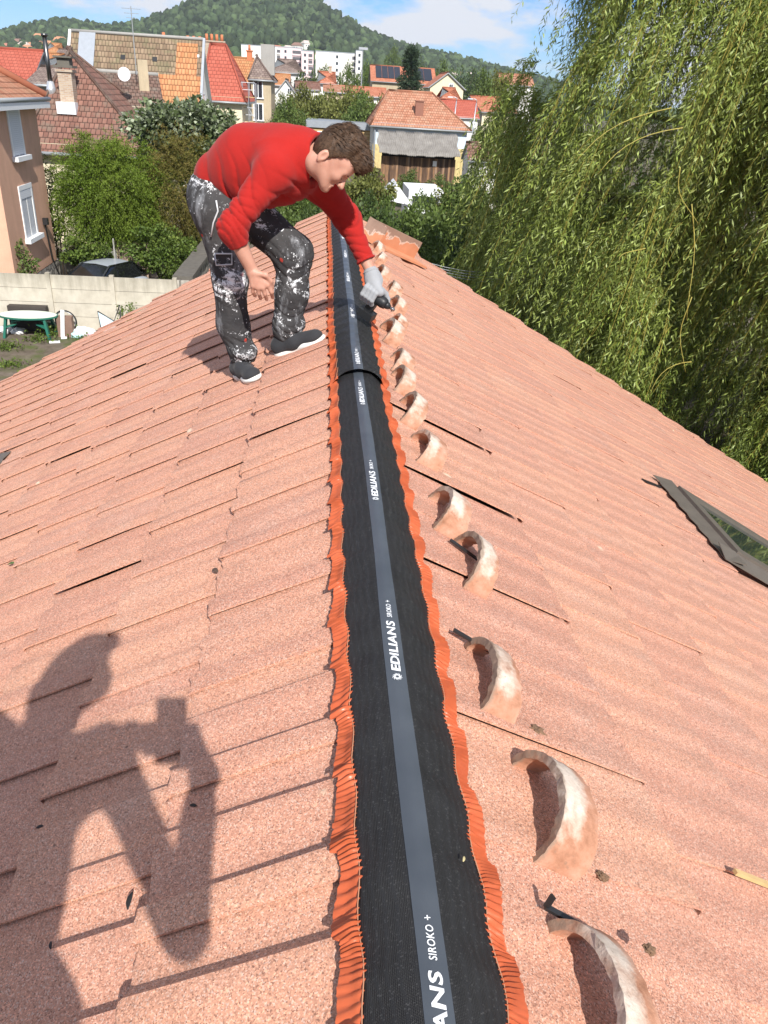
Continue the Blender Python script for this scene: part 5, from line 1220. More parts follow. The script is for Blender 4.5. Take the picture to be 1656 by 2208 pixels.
# ---- parked car behind the fence
def car(loc, rz, label):
    root = empty('parked_car', loc, label, 'car', None, rz)
    lp = lambda pts: np.array(pts, float)
    PAINT = Mat('silver car paint'); PAINT = PAINT.out((0.50, 0.55, 0.63, 1), 0.38, None, 0.25, 0.5, Coat_Weight=0.6)
    GL = glass_mat('black car glass', (0.008, 0.009, 0.010), 0.08)
    # stations along the length: x, half width low, height of belt, half width of roof, roof height
    st = [(-2.0, .70, .62, None), (-1.85, .82, .86, None), (-1.0, .87, .95, None), (0.0, .88, .97, None), (1.0, .88, .98, None), (1.75, .84, .92, None), (1.98, .72, .70, None)]
    V = []; ring = []
    for x, w_, zb, _ in st:
        b = len(V)
        for (yy, zz) in ((-w_ * .92, .22), (-w_, .45), (-w_ * .98, zb - .06), (-w_ * .9, zb), (0, zb + .03), (w_ * .9, zb), (w_ * .98, zb - .06), (w_, .45), (w_ * .92, .22)): V.append((x, yy, zz))
        ring.append(b)
    F = []
    for a, b in zip(ring[:-1], ring[1:]):
        for k in range(9): k2 = (k + 1) % 9; F.append((a + k, a + k2, b + k2, b + k))
    F.append(tuple(range(ring[0], ring[0] + 9))); F.append(tuple(range(ring[-1] + 8, ring[-1] - 1, -1)))
    def local(name, V, F, mat, parent, smooth=True, sub=0):
        o = mesh_obj(name, np.array(V), F, mat, None, smooth); o.parent = parent
        if sub: s_ = o.modifiers.new('s', 'SUBSURF'); s_.levels = sub; s_.render_levels = sub
        return o
    body = local('body', V, F, PAINT, root, True, 2)
    cab = [(-1.55, .78, .94, .0), (-0.62, .62, 1.46, 0), (0.1, .63, 1.50, 0), (0.95, .60, 1.46, 0), (1.72, .70, .98, 0)]
    belt = [(-1.02, .84, .95), (1.80, .80, .95)]
    A = lambda x, y, z: (x, y, z)
    rf = [A(-.12, -.56, 1.49), A(.25, -.585, 1.505), A(1.15, -.56, 1.46), A(1.15, .56, 1.46), A(.25, .585, 1.505), A(-.12, .56, 1.49)]
    low = [A(-1.15, -.76, .97), A(.2, -.80, .98), A(1.72, -.74, .97), A(1.72, .74, .97), A(.2, .80, .98), A(-1.15, .76, .97)]
    top = rf; V = low + top + [A(.25, 0, 1.545), A(-.12, 0, 1.525), A(1.15, 0, 1.50)]
    local('roof', V[6:], [(0, 1, 6, 7), (1, 2, 8, 6), (7, 6, 4, 5), (6, 8, 3, 4)], PAINT, root, True)
    def pick(fs):
        ids = sorted({i for f in fs for i in f}); mp_ = {i: k for k, i in enumerate(ids)}; return [V[i] for i in ids], [tuple(mp_[i] for i in f) for f in fs]
    local('windscreen', *pick([(0, 6, 13, 11, 5)]), GL, root, False); local('rear_window', *pick([(2, 3, 9, 14, 8)]), GL, root, False)
    for f in ((0, 1, 7, 6), (1, 2, 8, 7), (5, 11, 10, 4), (4, 10, 9, 3)): local('side_window', *pick([f]), GL, root, False)
    for s_ in (-1, 1):
        for (a, b) in (((-1.15, s_ * .765, .97), (-.12, s_ * .575, 1.50)), ((.2, s_ * .805, .98), (.17, s_ * .592, 1.51)), ((1.72, s_ * .745, .97), (1.15, s_ * .57, 1.475)), ((-.12, s_ * .575, 1.50), (1.15, s_ * .575, 1.475))):
            m = MB(); m.beam(a, b, 0.06, 0.05); o = mesh_obj('pillar', np.array(m.v), m.f, GL, None); o.parent = root
        for x in (-1.25, 1.25):
            w_ = MB(); w_.tube([(x, s_ * .70, .31), (x, s_ * .88, .31)], 0.31, 24); o = mesh_obj('wheel', np.array(w_.v), w_.f, simple('tyre black', (0.02, 0.02, 0.02), 0.8) if 'tyre black' not in bpy.data.materials else bpy.data.materials['tyre black'], None); o.parent = root
            h_ = MB(); h_.tube([(x, s_ * .86, .31), (x, s_ * .895, .31)], 0.20, 18); o2 = mesh_obj('rim', np.array(h_.v), h_.f, STEEL, None); o2.parent = o
        m = MB(); m.box((-1.93, s_ * .55, .70), (.10, .30, .14)); o = mesh_obj('headlight', np.array(m.v), m.f, PANE, None); o.parent = root
        m = MB(); m.box((-.85, s_ * .96, 1.02), (.12, .2, .13)); o = mesh_obj('wing_mirror', np.array(m.v), m.f, PAINT, None); o.parent = root
    return root
cp = P(205, 575, 28.2)
car((float(cp[0]), 28.6, GZ - 0.16), math.radians(66), 'silver car with black windscreen parked behind the concrete fence')
# ---- old slatted gate, netting, grey post in the hedge behind the car
fp0, fp1 = P(250, 522, 31), P(318, 527, 31)
ga = empty('slatted_fence', ((fp0[0] + fp1[0]) / 2, 31, GZ), 'weathered upright slat fence in the hedge behind the car', 'fence')
for i in range(14):
    x = fp0[0] + (fp1[0] - fp0[0]) * i / 13; m = MB(); m.box((x, 31 + .01 * (i % 2), GZ + 0.85 + .02 * (i % 3)), (0.07, 0.025, 1.7)); m.build('slat', simple('grey pink slat', (0.36, 0.27, 0.21), 0.9, 0.25, 5) if 'grey pink slat' not in bpy.data.materials else bpy.data.materials['grey pink slat'], ga)
for z in (0.4, 1.4): m = MB(); m.box(((fp0[0] + fp1[0]) / 2, 31.04, GZ + z), (float(fp1[0] - fp0[0]) + .1, 0.04, 0.08)); m.build('rail', simple('rail wood', (0.25, 0.19, 0.15), 0.9) if 'rail wood' not in bpy.data.materials else bpy.data.materials['rail wood'], ga)
n0, n1 = P(133, 510, 30.3), P(248, 520, 30.3)
NET = simple('grey shade net', (0.17, 0.17, 0.155), 0.9, 0.2, 9)
nv2 = []; nn = 30
for j in range(6):
    for i in range(nn + 1):
        t = i / nn; nv2.append((n0[0] + (n1[0] - n0[0]) * t, 30.3 + 0.06 * math.sin(t * 17 + j), GZ + 1.55 * j / 5 - (0.12 * math.sin(math.pi * ((t * 3) % 1)) if j == 5 else 0)))
idx = np.arange(6 * (nn + 1)).reshape(6, nn + 1); F = np.stack([idx[:-1, :-1], idx[:-1, 1:], idx[1:, 1:], idx[1:, :-1]], -1).reshape(-1, 4)
o = mesh_obj('shade_net', np.array(nv2), F, NET, None, True); s_ = o.modifiers.new('t', 'SOLIDIFY'); s_.thickness = 0.01
tag(o, 'sagging grey shade net strung between the pink house and the slat fence', 'net')
m = MB(); p0 = P(247, 545, 30.2); m.box((p0[0], 30.2, GZ + 1.0), (0.05, 0.05, 1.9)); tag(m.build('net_post', W_GREY), 'grey post holding the shade net', 'post')
# ---- white tent and van among the trees
t0 = P(855, 405, 48); tn = empty('white_tent', (t0[0], 48, GZ), 'white pitched garden tent among the trees beyond the roof', 'tent')
TENT = simple('white tarpaulin', (0.78, 0.80, 0.82), 0.5, 0.03)
zt = float(P(855, 390, 48)[2]); m = MB(); a, b = t0[0] - 1.0, t0[0] + 0.9
for (y0_, y1_) in ((46.8, 49.5),):
    ap = (t0[0] - .1, y0_, zt), (t0[0] - .1, y1_, zt); m.poly([(a, y0_, zt - .9), ap[0], ap[1], (a, y1_, zt - .9)]); m.poly([ap[0], (b, y0_, zt - 1.15), (b, y1_, zt - 1.15), ap[1]]); m.poly([(a, y0_, zt - .9), (b, y0_, zt - 1.15), ap[0]]); m.poly([(a, y1_, zt - .9), ap[1], (b, y1_, zt - 1.15)])
o = m.build('canopy', TENT, tn); s_ = o.modifiers.new('t', 'SOLIDIFY'); s_.thickness = 0.02
for x in (a + .05, b - .05):
    for y in (46.9, 49.4): m = MB(); m.tube([(x, y, GZ), (x, y, zt - 1.0)], 0.03, 6); m.build('pole', STEEL, tn)
v0 = P(918, 425, 50); vn = empty('white_van', (v0[0], 50, GZ), 'white van half hidden by leaves right of the tent', 'van')
zt = float(P(918, 410, 50)[2]); L_, W2 = 2.1, 4.2
m = MB(); m.box((v0[0], 52, (zt + GZ + .4) / 2), (L_, W2, zt - GZ - .4)); m.build('body', TENT, vn, bevel=0.15)
m = MB(); m.box((v0[0], 49.86, zt - .65), (1.6, 0.1, .62)); m.build('rear_window', PANE, vn)
for sx in (-1, 1):
    for y in (50.8, 53.2): m = MB(); m.tube([(v0[0] + sx * .85, y, GZ + .35), (v0[0] + sx * 1.04, y, GZ + .35)], .35, 18); m.build('wheel', bpy.data.materials['tyre black'], vn)
# ---- overhead wires behind the right slope
for k in range(4):
    a, b = P(900, 560 + 5 * k, 16), P(1120, 588 + 7 * k, 16); m = MB(); m.tube([a + (b - a) * t - np.array([0, 0, 0.10 * math.sin(math.pi * t)]) for t in np.linspace(-0.4, 1.8, 14)], 0.006, 5)
    tag(m.build('overhead_wire', simple('grey wire', (0.35, 0.37, 0.38), 0.5) if 'grey wire' not in bpy.data.materials else bpy.data.materials['grey wire'], None, True), 'thin grey wire of a bundle behind the right slope, before the willow', 'wire', 'wires beyond the right roof edge')
# ================================================================== vegetation
def leaf_quads(pos, dirs, L, Wd, g, fold=0.35):
    """diamond leaves: pos N,3 base points, dirs N,3 pointing along each leaf"""
    n = len(pos); d = dirs / (np.linalg.norm(dirs, axis=1, keepdims=True) + 1e-9)
    r = g.normal(0, 1, (n, 3)); s = np.cross(d, r); s /= (np.linalg.norm(s, axis=1, keepdims=True) + 1e-9); nn = np.cross(s, d)
    L = np.asarray(L).reshape(-1, 1) * np.ones((n, 1)); Wd = np.asarray(Wd).reshape(-1, 1) * np.ones((n, 1))
    a = pos; b = pos + d * L * 0.45 + s * Wd * 0.5 + nn * Wd * fold * .4; c = pos + d * L - nn * L * 0.10; e = pos + d * L * 0.45 - s * Wd * 0.5 + nn * Wd * fold * .4
    V = np.stack([a, b, c, e], 1).reshape(-1, 3); F = np.arange(4 * n).reshape(n, 4)
    return V, F
def branchy(root_pts, g, n_limbs, height, spread, r0):
    m = MB(); base = np.array([0, 0, 0.0]); tips = []
    top = np.array([g.normal(0, .05) * spread, g.normal(0, .05) * spread, height * 0.62])
    mid = top * 0.5 + np.array([g.normal(0, .06) * spread, g.normal(0, .06) * spread, 0])
    m.tube([base, mid, top], [r0, r0 * 0.75, r0 * 0.45], 8)
    for k in range(n_limbs):
        a = 2 * math.pi * (k + g.random()) / n_limbs; t = 0.35 + 0.6 * g.random(); st = base + (top - base) * t
        e = st + np.array([math.cos(a) * spread * (0.45 + .3 * g.random()), math.sin(a) * spread * (0.45 + .3 * g.random()), height * (0.12 + 0.22 * g.random())])
        md = (st + e) / 2 + np.array([0, 0, -0.04 * height]); m.tube([st, md, e], [r0 * 0.4, r0 * 0.28, r0 * 0.10], 6)
    return m
BARK = simple('bark', (0.10, 0.075, 0.055), 0.95, 0.25, 6, bump=0.5)
def crown(seed, n, radii, zc, leafL, leafW, clumps=70, shape='round', droop=0.3, inner=0.3):
    g = np.random.default_rng(seed); R = np.array(radii); C = []
    for _ in range(clumps):
        d = g.normal(0, 1, 3); d /= np.linalg.norm(d); rr = 0.55 + 0.5 * g.random() if g.random() > inner else 0.2 + 0.4 * g.random()
        p = d * R * rr
        if shape == 'cone':
            t = g.random(); a = g.random() * 6.28; rad = R[0] * (1 - t) ** 0.9 * (0.55 + .5 * g.random()); p = np.array([math.cos(a) * rad, math.sin(a) * rad, (t * 2 - 1) * R[2]])
        p[2] = max(p[2], -R[2] * 0.92); C.append(p)
    C = np.array(C); sz = (0.20 + 0.16 * g.random(clumps)) * R.mean() * (1.0 if shape != 'cone' else 0.7)
    k = g.integers(0, clumps, n); off = g.normal(0, 1, (n, 3)); off /= np.linalg.norm(off, axis=1, keepdims=True); off *= (g.random((n, 1)) ** 0.45)
    pos = C[k] + off * sz[k][:, None] * np.array([1.15, 1.15, 0.8]); pos[:, 2] += zc
    dirs = off * 0.7 + C[k] / R * 0.5 + g.normal(0, 0.55, (n, 3)) + np.array([0, 0, -droop])
    L = leafL * (0.7 + 0.6 * g.random(n))
    return leaf_quads(pos, dirs, L, L * (leafW / leafL), g)
def make_tree(name, label, loc, seed, n, radii, zc, leafL, leafW, mat, trunk_h, r0, scale=1.0, group=None, cat='tree', **kw):
    root = empty(name, (loc[0], loc[1], loc[2]), label, cat, group)
    V, F = crown(seed, n, radii, zc, leafL, leafW, **kw)
    o = mesh_obj('crown', V, F, mat, None, False); o.parent = root
    g = np.random.default_rng(seed + 1); tm = branchy(None, g, 9, trunk_h, max(radii[0], radii[1]), r0)
    t = mesh_obj('trunk', np.array(tm.v), tm.f, BARK, None, True); t.parent = root
    root.scale = (scale,) * 3
    return root
LF_OLIVE = leaf_shader('olive leaves', [(0.095, 0.115, 0.024), (0.150, 0.165, 0.040), (0.205, 0.205, 0.062)], 0.25, 0.6, 0.25)
LF_MID = leaf_shader('mid green leaves', [(0.062, 0.100, 0.022), (0.105, 0.155, 0.036), (0.160, 0.205, 0.055)], 0.25, 0.55, 0.25)
LF_DARK = leaf_shader('dark green leaves', [(0.036, 0.064, 0.018), (0.064, 0.102, 0.026), (0.110, 0.150, 0.042)], 0.22, 0.5, 0.3)
LF_LIGHT = leaf_shader('light green leaves', [(0.085, 0.130, 0.022), (0.130, 0.180, 0.032), (0.180, 0.225, 0.055)], 0.3, 0.6, 0.3)
LF_CONI = leaf_shader('conifer needles', [(0.016, 0.034, 0.018), (0.030, 0.055, 0.026), (0.050, 0.078, 0.036)], 0.0, 0.7, 0.4)
protoT = {}
KINDS = {'olive': (LF_OLIVE, (3.0, 3.0, 2.9), 3.6, 0.34, 0.20), 'mid': (LF_MID, (2.9, 2.9, 3.0), 3.6, 0.32, 0.19), 'dark': (LF_DARK, (2.9, 2.9, 2.8), 3.4, 0.32, 0.19), 'light': (LF_LIGHT, (2.4, 2.4, 2.2), 2.8, 0.28, 0.17)}
def far_tree(kind, px, ytop, Y, width_px, label, group='garden trees of the middle distance', name='leafy_tree'):
    """crown top meets the survey pixel (px, ytop) at distance Y"""
    w_ = width_px * Y / 1890; sc_ = w_ / 5.8
    t = P(px, ytop, Y); mat, rad, zc, ll, lw = KINDS[kind]
    var = int(rng.integers(0, 2)); key = (kind, var)
    if key not in protoT:
        r = make_tree(name, label, (0, 0, 0), 100 + len(protoT) * 7, 5200, rad, zc, ll, lw, mat, 6.0, 0.16); protoT[key] = r
    else: r = copy_tree(protoT[key])
    hgt = float(t[2]) - GZ; zs = min(max(hgt / 6.4, sc_ * 0.7), sc_ * 1.9)
    r.location = (t[0], Y, float(t[2]) - 6.4 * zs); r.scale = (sc_, sc_, zs); r.rotation_euler = (0, 0, rng.random() * 6.28)
    tag(r, label, 'tree', group); return r
TREES = [('dark', 664, 150, 140, 60, 'round dark tree in front of the rose apartment block'), ('dark', 628, 178, 130, 40, 'small dark tree above the white gable house'), ('mid', 700, 152, 190, 46, 'tree between the small red hip roof and the white block'),
         ('mid', 752, 148, 165, 52, 'green tree below the wide white block'), ('mid', 792, 150, 170, 58, 'green tree left of the solar roof'), ('dark', 812, 142, 190, 34, 'dark tree behind the left end of the solar roof'),
         ('olive', 652, 178, 105, 60, 'olive tree right of the small white gable house'), ('dark', 605, 205, 100, 46, 'dark bush at the foot of the small white gable house'), ('olive', 712, 192, 100, 74, 'broad olive tree left of centre in the middle distance'), ('olive', 762, 186, 104, 80, 'broad olive tree below the solar roof'),
         ('olive', 812, 206, 98, 66, 'olive tree left of the pinkish hip roof'), ('mid', 690, 214, 100, 70, 'green tree behind the timber clad box, left half'), ('olive', 742, 216, 101, 76, 'olive tree behind the timber clad box, right half'), ('mid', 628, 226, 88, 80, 'green tree right of the stained beige house'), ('light', 688, 238, 90, 34, 'small light green shrub against the timber clad box'), ('mid', 596, 250, 80, 60, 'green tree above the back of the red sweater'), ('light', 560, 252, 76, 46, 'light green shrub at the foot of the stained beige house'), ('mid', 640, 258, 84, 60, 'green bush left of the timber clad box'),
         ('olive', 800, 362, 44, 120, 'olive bush below the lean-to shed, left of the tent'), ('mid', 885, 372, 60, 60, 'bright bush before the plank wall of the shed'), ('mid', 950, 384, 58, 70, 'bush before the right end of the plank wall'), ('mid', 1020, 372, 52, 92, 'bush right of the shed before the yellow base wall'),
         ('light', 1035, 262, 90, 30, 'light shrub before the grey clad wall at right'), ('dark', 1070, 250, 82, 60, 'dark tree before the cream house at the right'), ('mid', 1045, 160, 118, 60, 'green tree right of the cream gable house'), ('olive', 1080, 150, 125, 60, 'olive tree behind the left fringe of the willow'),
         ('dark', 1120, 240, 70, 90, 'dark tree deep behind the left part of the willow'), ('mid', 890, 455, 30, 150, 'leafy tree beyond the far end of the roof'), ('dark', 800, 430, 26, 150, 'dark leafy bush beyond the far end of the roof behind the arm'), ('mid', 985, 420, 30, 170, 'leafy tree beyond the right roof edge'), ('dark', 1040, 480, 24, 190, 'dark leafy tree between the right roof edge and the willow'),
         ('dark', 660, 440, 30, 110, 'dark bush behind the worker left of the ridge end'), ('mid', 600, 448, 31, 110, 'green bush behind the worker\'s knees'), ('mid', 930, 500, 22, 130, 'low leafy bush beside the terracotta trough'), ('dark', 800, 405, 37, 90, 'dark bush below the white tent'),
         ('mid', 175, 96, 330, 40, 'green tree among the far left houses'), ('dark', 135, 106, 260, 40, 'dark tree among the far left roofs'), ('mid', 96, 100, 300, 40, 'green tree above the orange roof at the far left'), ('olive', 20, 118, 320, 44, 'olive tree at the far left edge'),
         ('mid', 850, 112, 420, 46, 'tree below the hill right of the mast'), ('dark', 905, 118, 430, 50, 'dark tree below the hill before the far houses'), ('mid', 960, 140, 300, 50, 'green tree behind the cream gable roof'), ('dark', 1010, 140, 320, 60, 'dark tree above the cream gable roof at right')]
for t in TREES: far_tree(*t)
for t in [('dark', 1430, 330, 27, 300, 'dark tree deep behind the willow, upper right'), ('dark', 1600, 420, 26, 300, 'dark tree behind the willow at the right edge'), ('dark', 1480, 620, 22, 260, 'dark bush low behind the willow, right part'), ('dark', 1280, 300, 28, 260, 'dark tree behind the middle of the willow crown'), ('mid', 1110, 330, 25, 200, 'dark tree standing behind the lower left curtain of the willow'), ('dark', 1220, 430, 22, 230, 'dark bush mass behind the middle of the willow'), ('dark', 1330, 520, 21, 230, 'dark bush behind the lower middle of the willow'), ('olive', 620, 205, 112, 70, 'olive tree behind the small white gable house, lower down'), ('olive', 668, 205, 96, 84, 'broad olive tree right of the stained beige house'), ('olive', 735, 200, 95, 90, 'broad olive crown in the middle of the garden belt'), ('mid', 780, 205, 92, 84, 'green crown just left of the pinkish hip roof'), ('olive', 700, 222, 97, 80, 'olive crown right above the zinc flat roof'),
          ('mid', 600, 275, 66, 90, 'green tree seen above the red sweater beside the scaffold'), ('mid', 560, 300, 56, 90, 'green bush hidden mostly by the red sweater'), ('dark', 640, 352, 52, 110, 'dark bush behind the head of the worker'), ('dark', 700, 372, 48, 130, 'dark bush behind the face of the worker'), ('olive', 755, 385, 46, 100, 'olive bush right of the face of the worker'), ('mid', 640, 400, 38, 120, 'green bush under the chest of the worker'), ('dark', 720, 425, 32, 120, 'dark bush directly behind the ridge end'), ('mid', 840, 440, 34, 110, 'green bush below the tent'), ('olive', 985, 405, 46, 110, 'olive bush right of the white van'), ('mid', 912, 430, 36, 90, 'green bush below the white van'), ('mid', 1000, 440, 34, 130, 'green bush before the willow fringe'), ('dark', 960, 520, 20, 140, 'dark bush right below the roof edge near the trough'), ('dark', 1060, 540, 19, 170, 'dark undergrowth under the willow fringe')]: far_tree(*t)
rows = 0
for Y_, n_ in ((520, 26), (600, 30), (640, 34)):
    for i in range(n_):
        px = -30 + 1180 * (i + rng.random()) / n_
        if 515 < px < 790 and Y_ < 600: continue
        yb = 188 + (px - 702) * .063; far_tree(('mid', 'dark', 'olive')[int(rng.integers(0, 3))], px, yb - 2150 / Y_ * (3.5 + 5 * rng.random()), Y_, 34 * 520 / Y_, 'small round tree in the belt at the foot of the hill', 'trees in the belt at the foot of the hill')
# ---- conifer before the solar roof
cn = make_tree('conifer', 'dark spruce with a pointed top in front of the solar roof', (float(P(888, 110, 128)[0]), 128, GZ), 61, 9000, (2.7, 2.7, 5.2), 0, 0.5, 0.12, LF_CONI, 8.5, 0.22, 1.0, shape='cone', clumps=150, droop=0.15)
zt = float(P(886, 104, 128)[2]); cn.children[0].location = (0, 0, zt - GZ - 5.3)
# ---- thuja, big leaved tree and hedge on the left
def sprays(seed, n_s, per, center_fn, mat, name, label, spray=0.5, leafL=0.09, leafW=0.025, cat='bush', up=0.2, sag=0.5):
    g = np.random.default_rng(seed); Ps = []; Ds = []
    base, out = center_fn(g, n_s)
    t = np.linspace(0.05, 1, per)
    ln = spray * (0.6 + 0.7 * g.random(n_s))
    d0 = out + g.normal(0, 0.35, (n_s, 3)) + np.array([0, 0, up]); d0 /= np.linalg.norm(d0, axis=1, keepdims=True)
    for tt in t:
        p = base + d0 * (ln * tt)[:, None] + np.array([0, 0, -1.0]) * (sag * ln * tt * tt)[:, None]
        dd = d0 + np.array([0, 0, -2 * sag * tt]); w_ = g.normal(0, 1, (n_s, 3)); w_ -= dd * np.sum(w_ * dd, 1, keepdims=True) / np.sum(dd * dd, 1, keepdims=True); w_ /= np.linalg.norm(w_, axis=1, keepdims=True)
        Ps.append(p); Ds.append(dd * 0.8 + w_ * 0.9)
    V, F = leaf_quads(np.concatenate(Ps), np.concatenate(Ds), leafL * (0.7 + .6 * g.random(len(t) * n_s)), leafW, g)
    return V, F
def ell_shell(c, R, lo=0.55, hi=1.0, zmin=-0.95):
    def f(g, n):
        d = g.normal(0, 1, (n, 3)); d /= np.linalg.norm(d, axis=1, keepdims=True); d[:, 2] = np.maximum(d[:, 2], zmin)
        bump = 1 + 0.22 * np.sin(d[:, 0] * 7 + 1) * np.sin(d[:, 2] * 6 + d[:, 1] * 5) + .08 * np.sin(d[:, 0] * 15 + d[:, 2] * 13)
        r = (lo + (hi - lo) * g.random(n) ** 0.5) * bump; return np.array(c) + d * np.array(R) * r[:, None], d
    return f
LF_THUJA = leaf_shader('thuja sprays', [(0.075, 0.130, 0.014), (0.125, 0.190, 0.022), (0.190, 0.240, 0.040)], 0.2, 0.65, 0.5, 0.2)
LF_BRONZE = leaf_shader('browning sprays', [(0.10, 0.115, 0.022), (0.165, 0.150, 0.036), (0.23, 0.165, 0.06)], 0.2, 0.65, 0.7, 0.2)
LF_BIG = leaf_shader('grey green broad leaves', [(0.055, 0.085, 0.030), (0.10, 0.135, 0.055), (0.26, 0.29, 0.20)], 0.2, 0.42, 0.6, 0.45, 0.01, (0.7, 1.5))
LF_IVY = leaf_shader('hedge leaves', [(0.055, 0.095, 0.016), (0.095, 0.150, 0.028), (0.16, 0.20, 0.04)], 0.22, 0.55, 0.8)
YT = 31.5
c = P(235, 410, YT); bush = empty('thuja_bush', (c[0], YT, GZ), 'bright green feathery thuja bush before the cream wall', 'bush')
V, F = sprays(5, 6800, 13, ell_shell((c[0], YT, c[2] - 0.1), (1.85, 1.6, 1.75), 0.12), LF_THUJA, '', '', 0.55, 0.10, 0.026)
mesh_obj('foliage', V, F, LF_THUJA, bush); m = MB(); m.tube([(c[0], YT, GZ), (c[0] + .1, YT, c[2])], [0.14, 0.07], 8); m.build('trunk', BARK, bush, True)
c = P(388, 405, 32.2); bush = empty('bronzed_shrub', (c[0], 32.2, GZ), 'shrub turning brown and olive between thuja and worker', 'bush')
V, F = sprays(6, 3600, 12, ell_shell((c[0], 32.2, c[2]), (1.25, 1.2, 1.9), 0.15), LF_BRONZE, '', '', 0.5, 0.09, 0.02)
mesh_obj('foliage', V, F, LF_BRONZE, bush); m = MB(); m.tube([(c[0], 32.2, GZ), (c[0] + .1, 32.2, c[2])], [0.12, 0.06], 8); m.build('trunk', BARK, bush, True)
c = P(388, 290, 34.0); make_tree('broadleaf_tree', 'tree with silvery green broad leaves behind the thuja bush', (c[0], 34.0, GZ), 71, 11000, (1.75, 1.6, 1.5), float(c[2]) - GZ, 0.19, 0.135, LF_BIG, float(c[2]) - GZ + 1, 0.12, clumps=110)
c = P(470, 285, 35.0); make_tree('broadleaf_tree', 'thin silvery leaved tree top beside the back of the sweater', (c[0], 35.0, GZ), 72, 2600, (0.9, 0.9, 1.0), float(c[2]) - GZ, 0.18, 0.12, LF_BIG, float(c[2]) - GZ + .6, 0.08, clumps=45)
for (px, py, Y, R, n, seed, mat, lab, ll) in ((365, 548, 30.0, (1.4, .7, 1.0), 6500, 81, LF_IVY, 'leafy hedge behind the slat fence, right of the car', 0.11), (190, 545, 30.0, (0.85, .5, .75), 3200, 82, LF_IVY, 'leafy shrub before the shade net behind the car', 0.11), (440, 470, 33.0, (1.1, 1.0, 2.4), 6500, 83, LF_DARK, 'dark hedge tree behind the worker\'s trousers', 0.13),
        (290, 500, 32.6, (1.5, .7, .8), 5200, 84, LF_DARK, 'dark low hedge in the shade under the thuja', 0.12), (20, 565, 26.2, (.75, .5, .75), 2200, 85, LF_MID, 'small flowering bush between pink house and fence', 0.10), (120, 470, 31.5, (.55, .6, 1.7), 1500, 86, LF_DARK, 'bare looking dark shrub against the cream wall', 0.10), (540, 430, 33.0, (1.3, 1.0, 1.5), 5200, 87, LF_MID, 'green hedge tree seen under the red sweater', 0.13)):
    c = P(px, py, Y); r = empty('hedge_shrub', (c[0], Y, GZ), lab, 'shrub')
    V, F = crown(seed, n, R, 0, ll, ll * .62, clumps=60); V = V + np.array([c[0], Y, c[2]]); V[:, 2] = np.maximum(V[:, 2], GZ + .02); mesh_obj('foliage', V, F, mat, r)
    m = MB()
    for k in range(4): m.tube([(c[0] + .1 * k - .2, Y, GZ), (c[0] + (k - 1.5) * R[0] * .4, Y, c[2] + R[2] * .3)], [0.04, 0.015], 6)
    m.build('stems', BARK, r, True)
def weeds(px, py, Y, n, h, seed, lab, mat=LF_IVY, spread=0.25):
    g = np.random.default_rng(seed); c = G(px, py, GZ) if Y is None else np.array([P(px, py, Y)[0], Y, GZ]); r = empty('weed_clump', (c[0], c[1], GZ), lab, 'weed')
    pos = c + np.stack([g.normal(0, spread, n), g.normal(0, spread * .6, n), g.random(n) ** 1.5 * h], 1); d = g.normal(0, .6, (n, 3)) + [0, 0, .5]
    V, F = leaf_quads(pos, d, 0.10 * (0.6 + .8 * g.random(n)), 0.045, g); mesh_obj('leaves', V, F, mat, r)
    m = MB()
    for k in range(5): m.tube([c + [g.normal(0, spread * .5), g.normal(0, spread * .3), 0], c + [g.normal(0, spread * .6), g.normal(0, spread * .3), h * .9]], 0.008, 5)
    m.build('stem', LF_IVY, r)
weeds(112, 725, 24.2, 260, 0.30, 1, 'green weeds between table and brown box'); weeds(85, 735, None, 160, 0.16, 2, 'low weeds in front of the table legs'); weeds(10, 752, None, 220, 0.18, 3, 'low weeds at the left edge of the yard'); weeds(18, 790, None, 160, 0.12, 4, 'small weeds on the earth near the roof edge')
weeds(262, 672, 24.6, 140, 0.9, 5, 'tall spiky weed by the fence post', spread=0.07); weeds(282, 668, 24.6, 160, 1.0, 6, 'tall spiky weed nearest the roof edge', spread=0.08); weeds(190, 730, 23.8, 120, 0.14, 7, 'low weeds under the sacks')
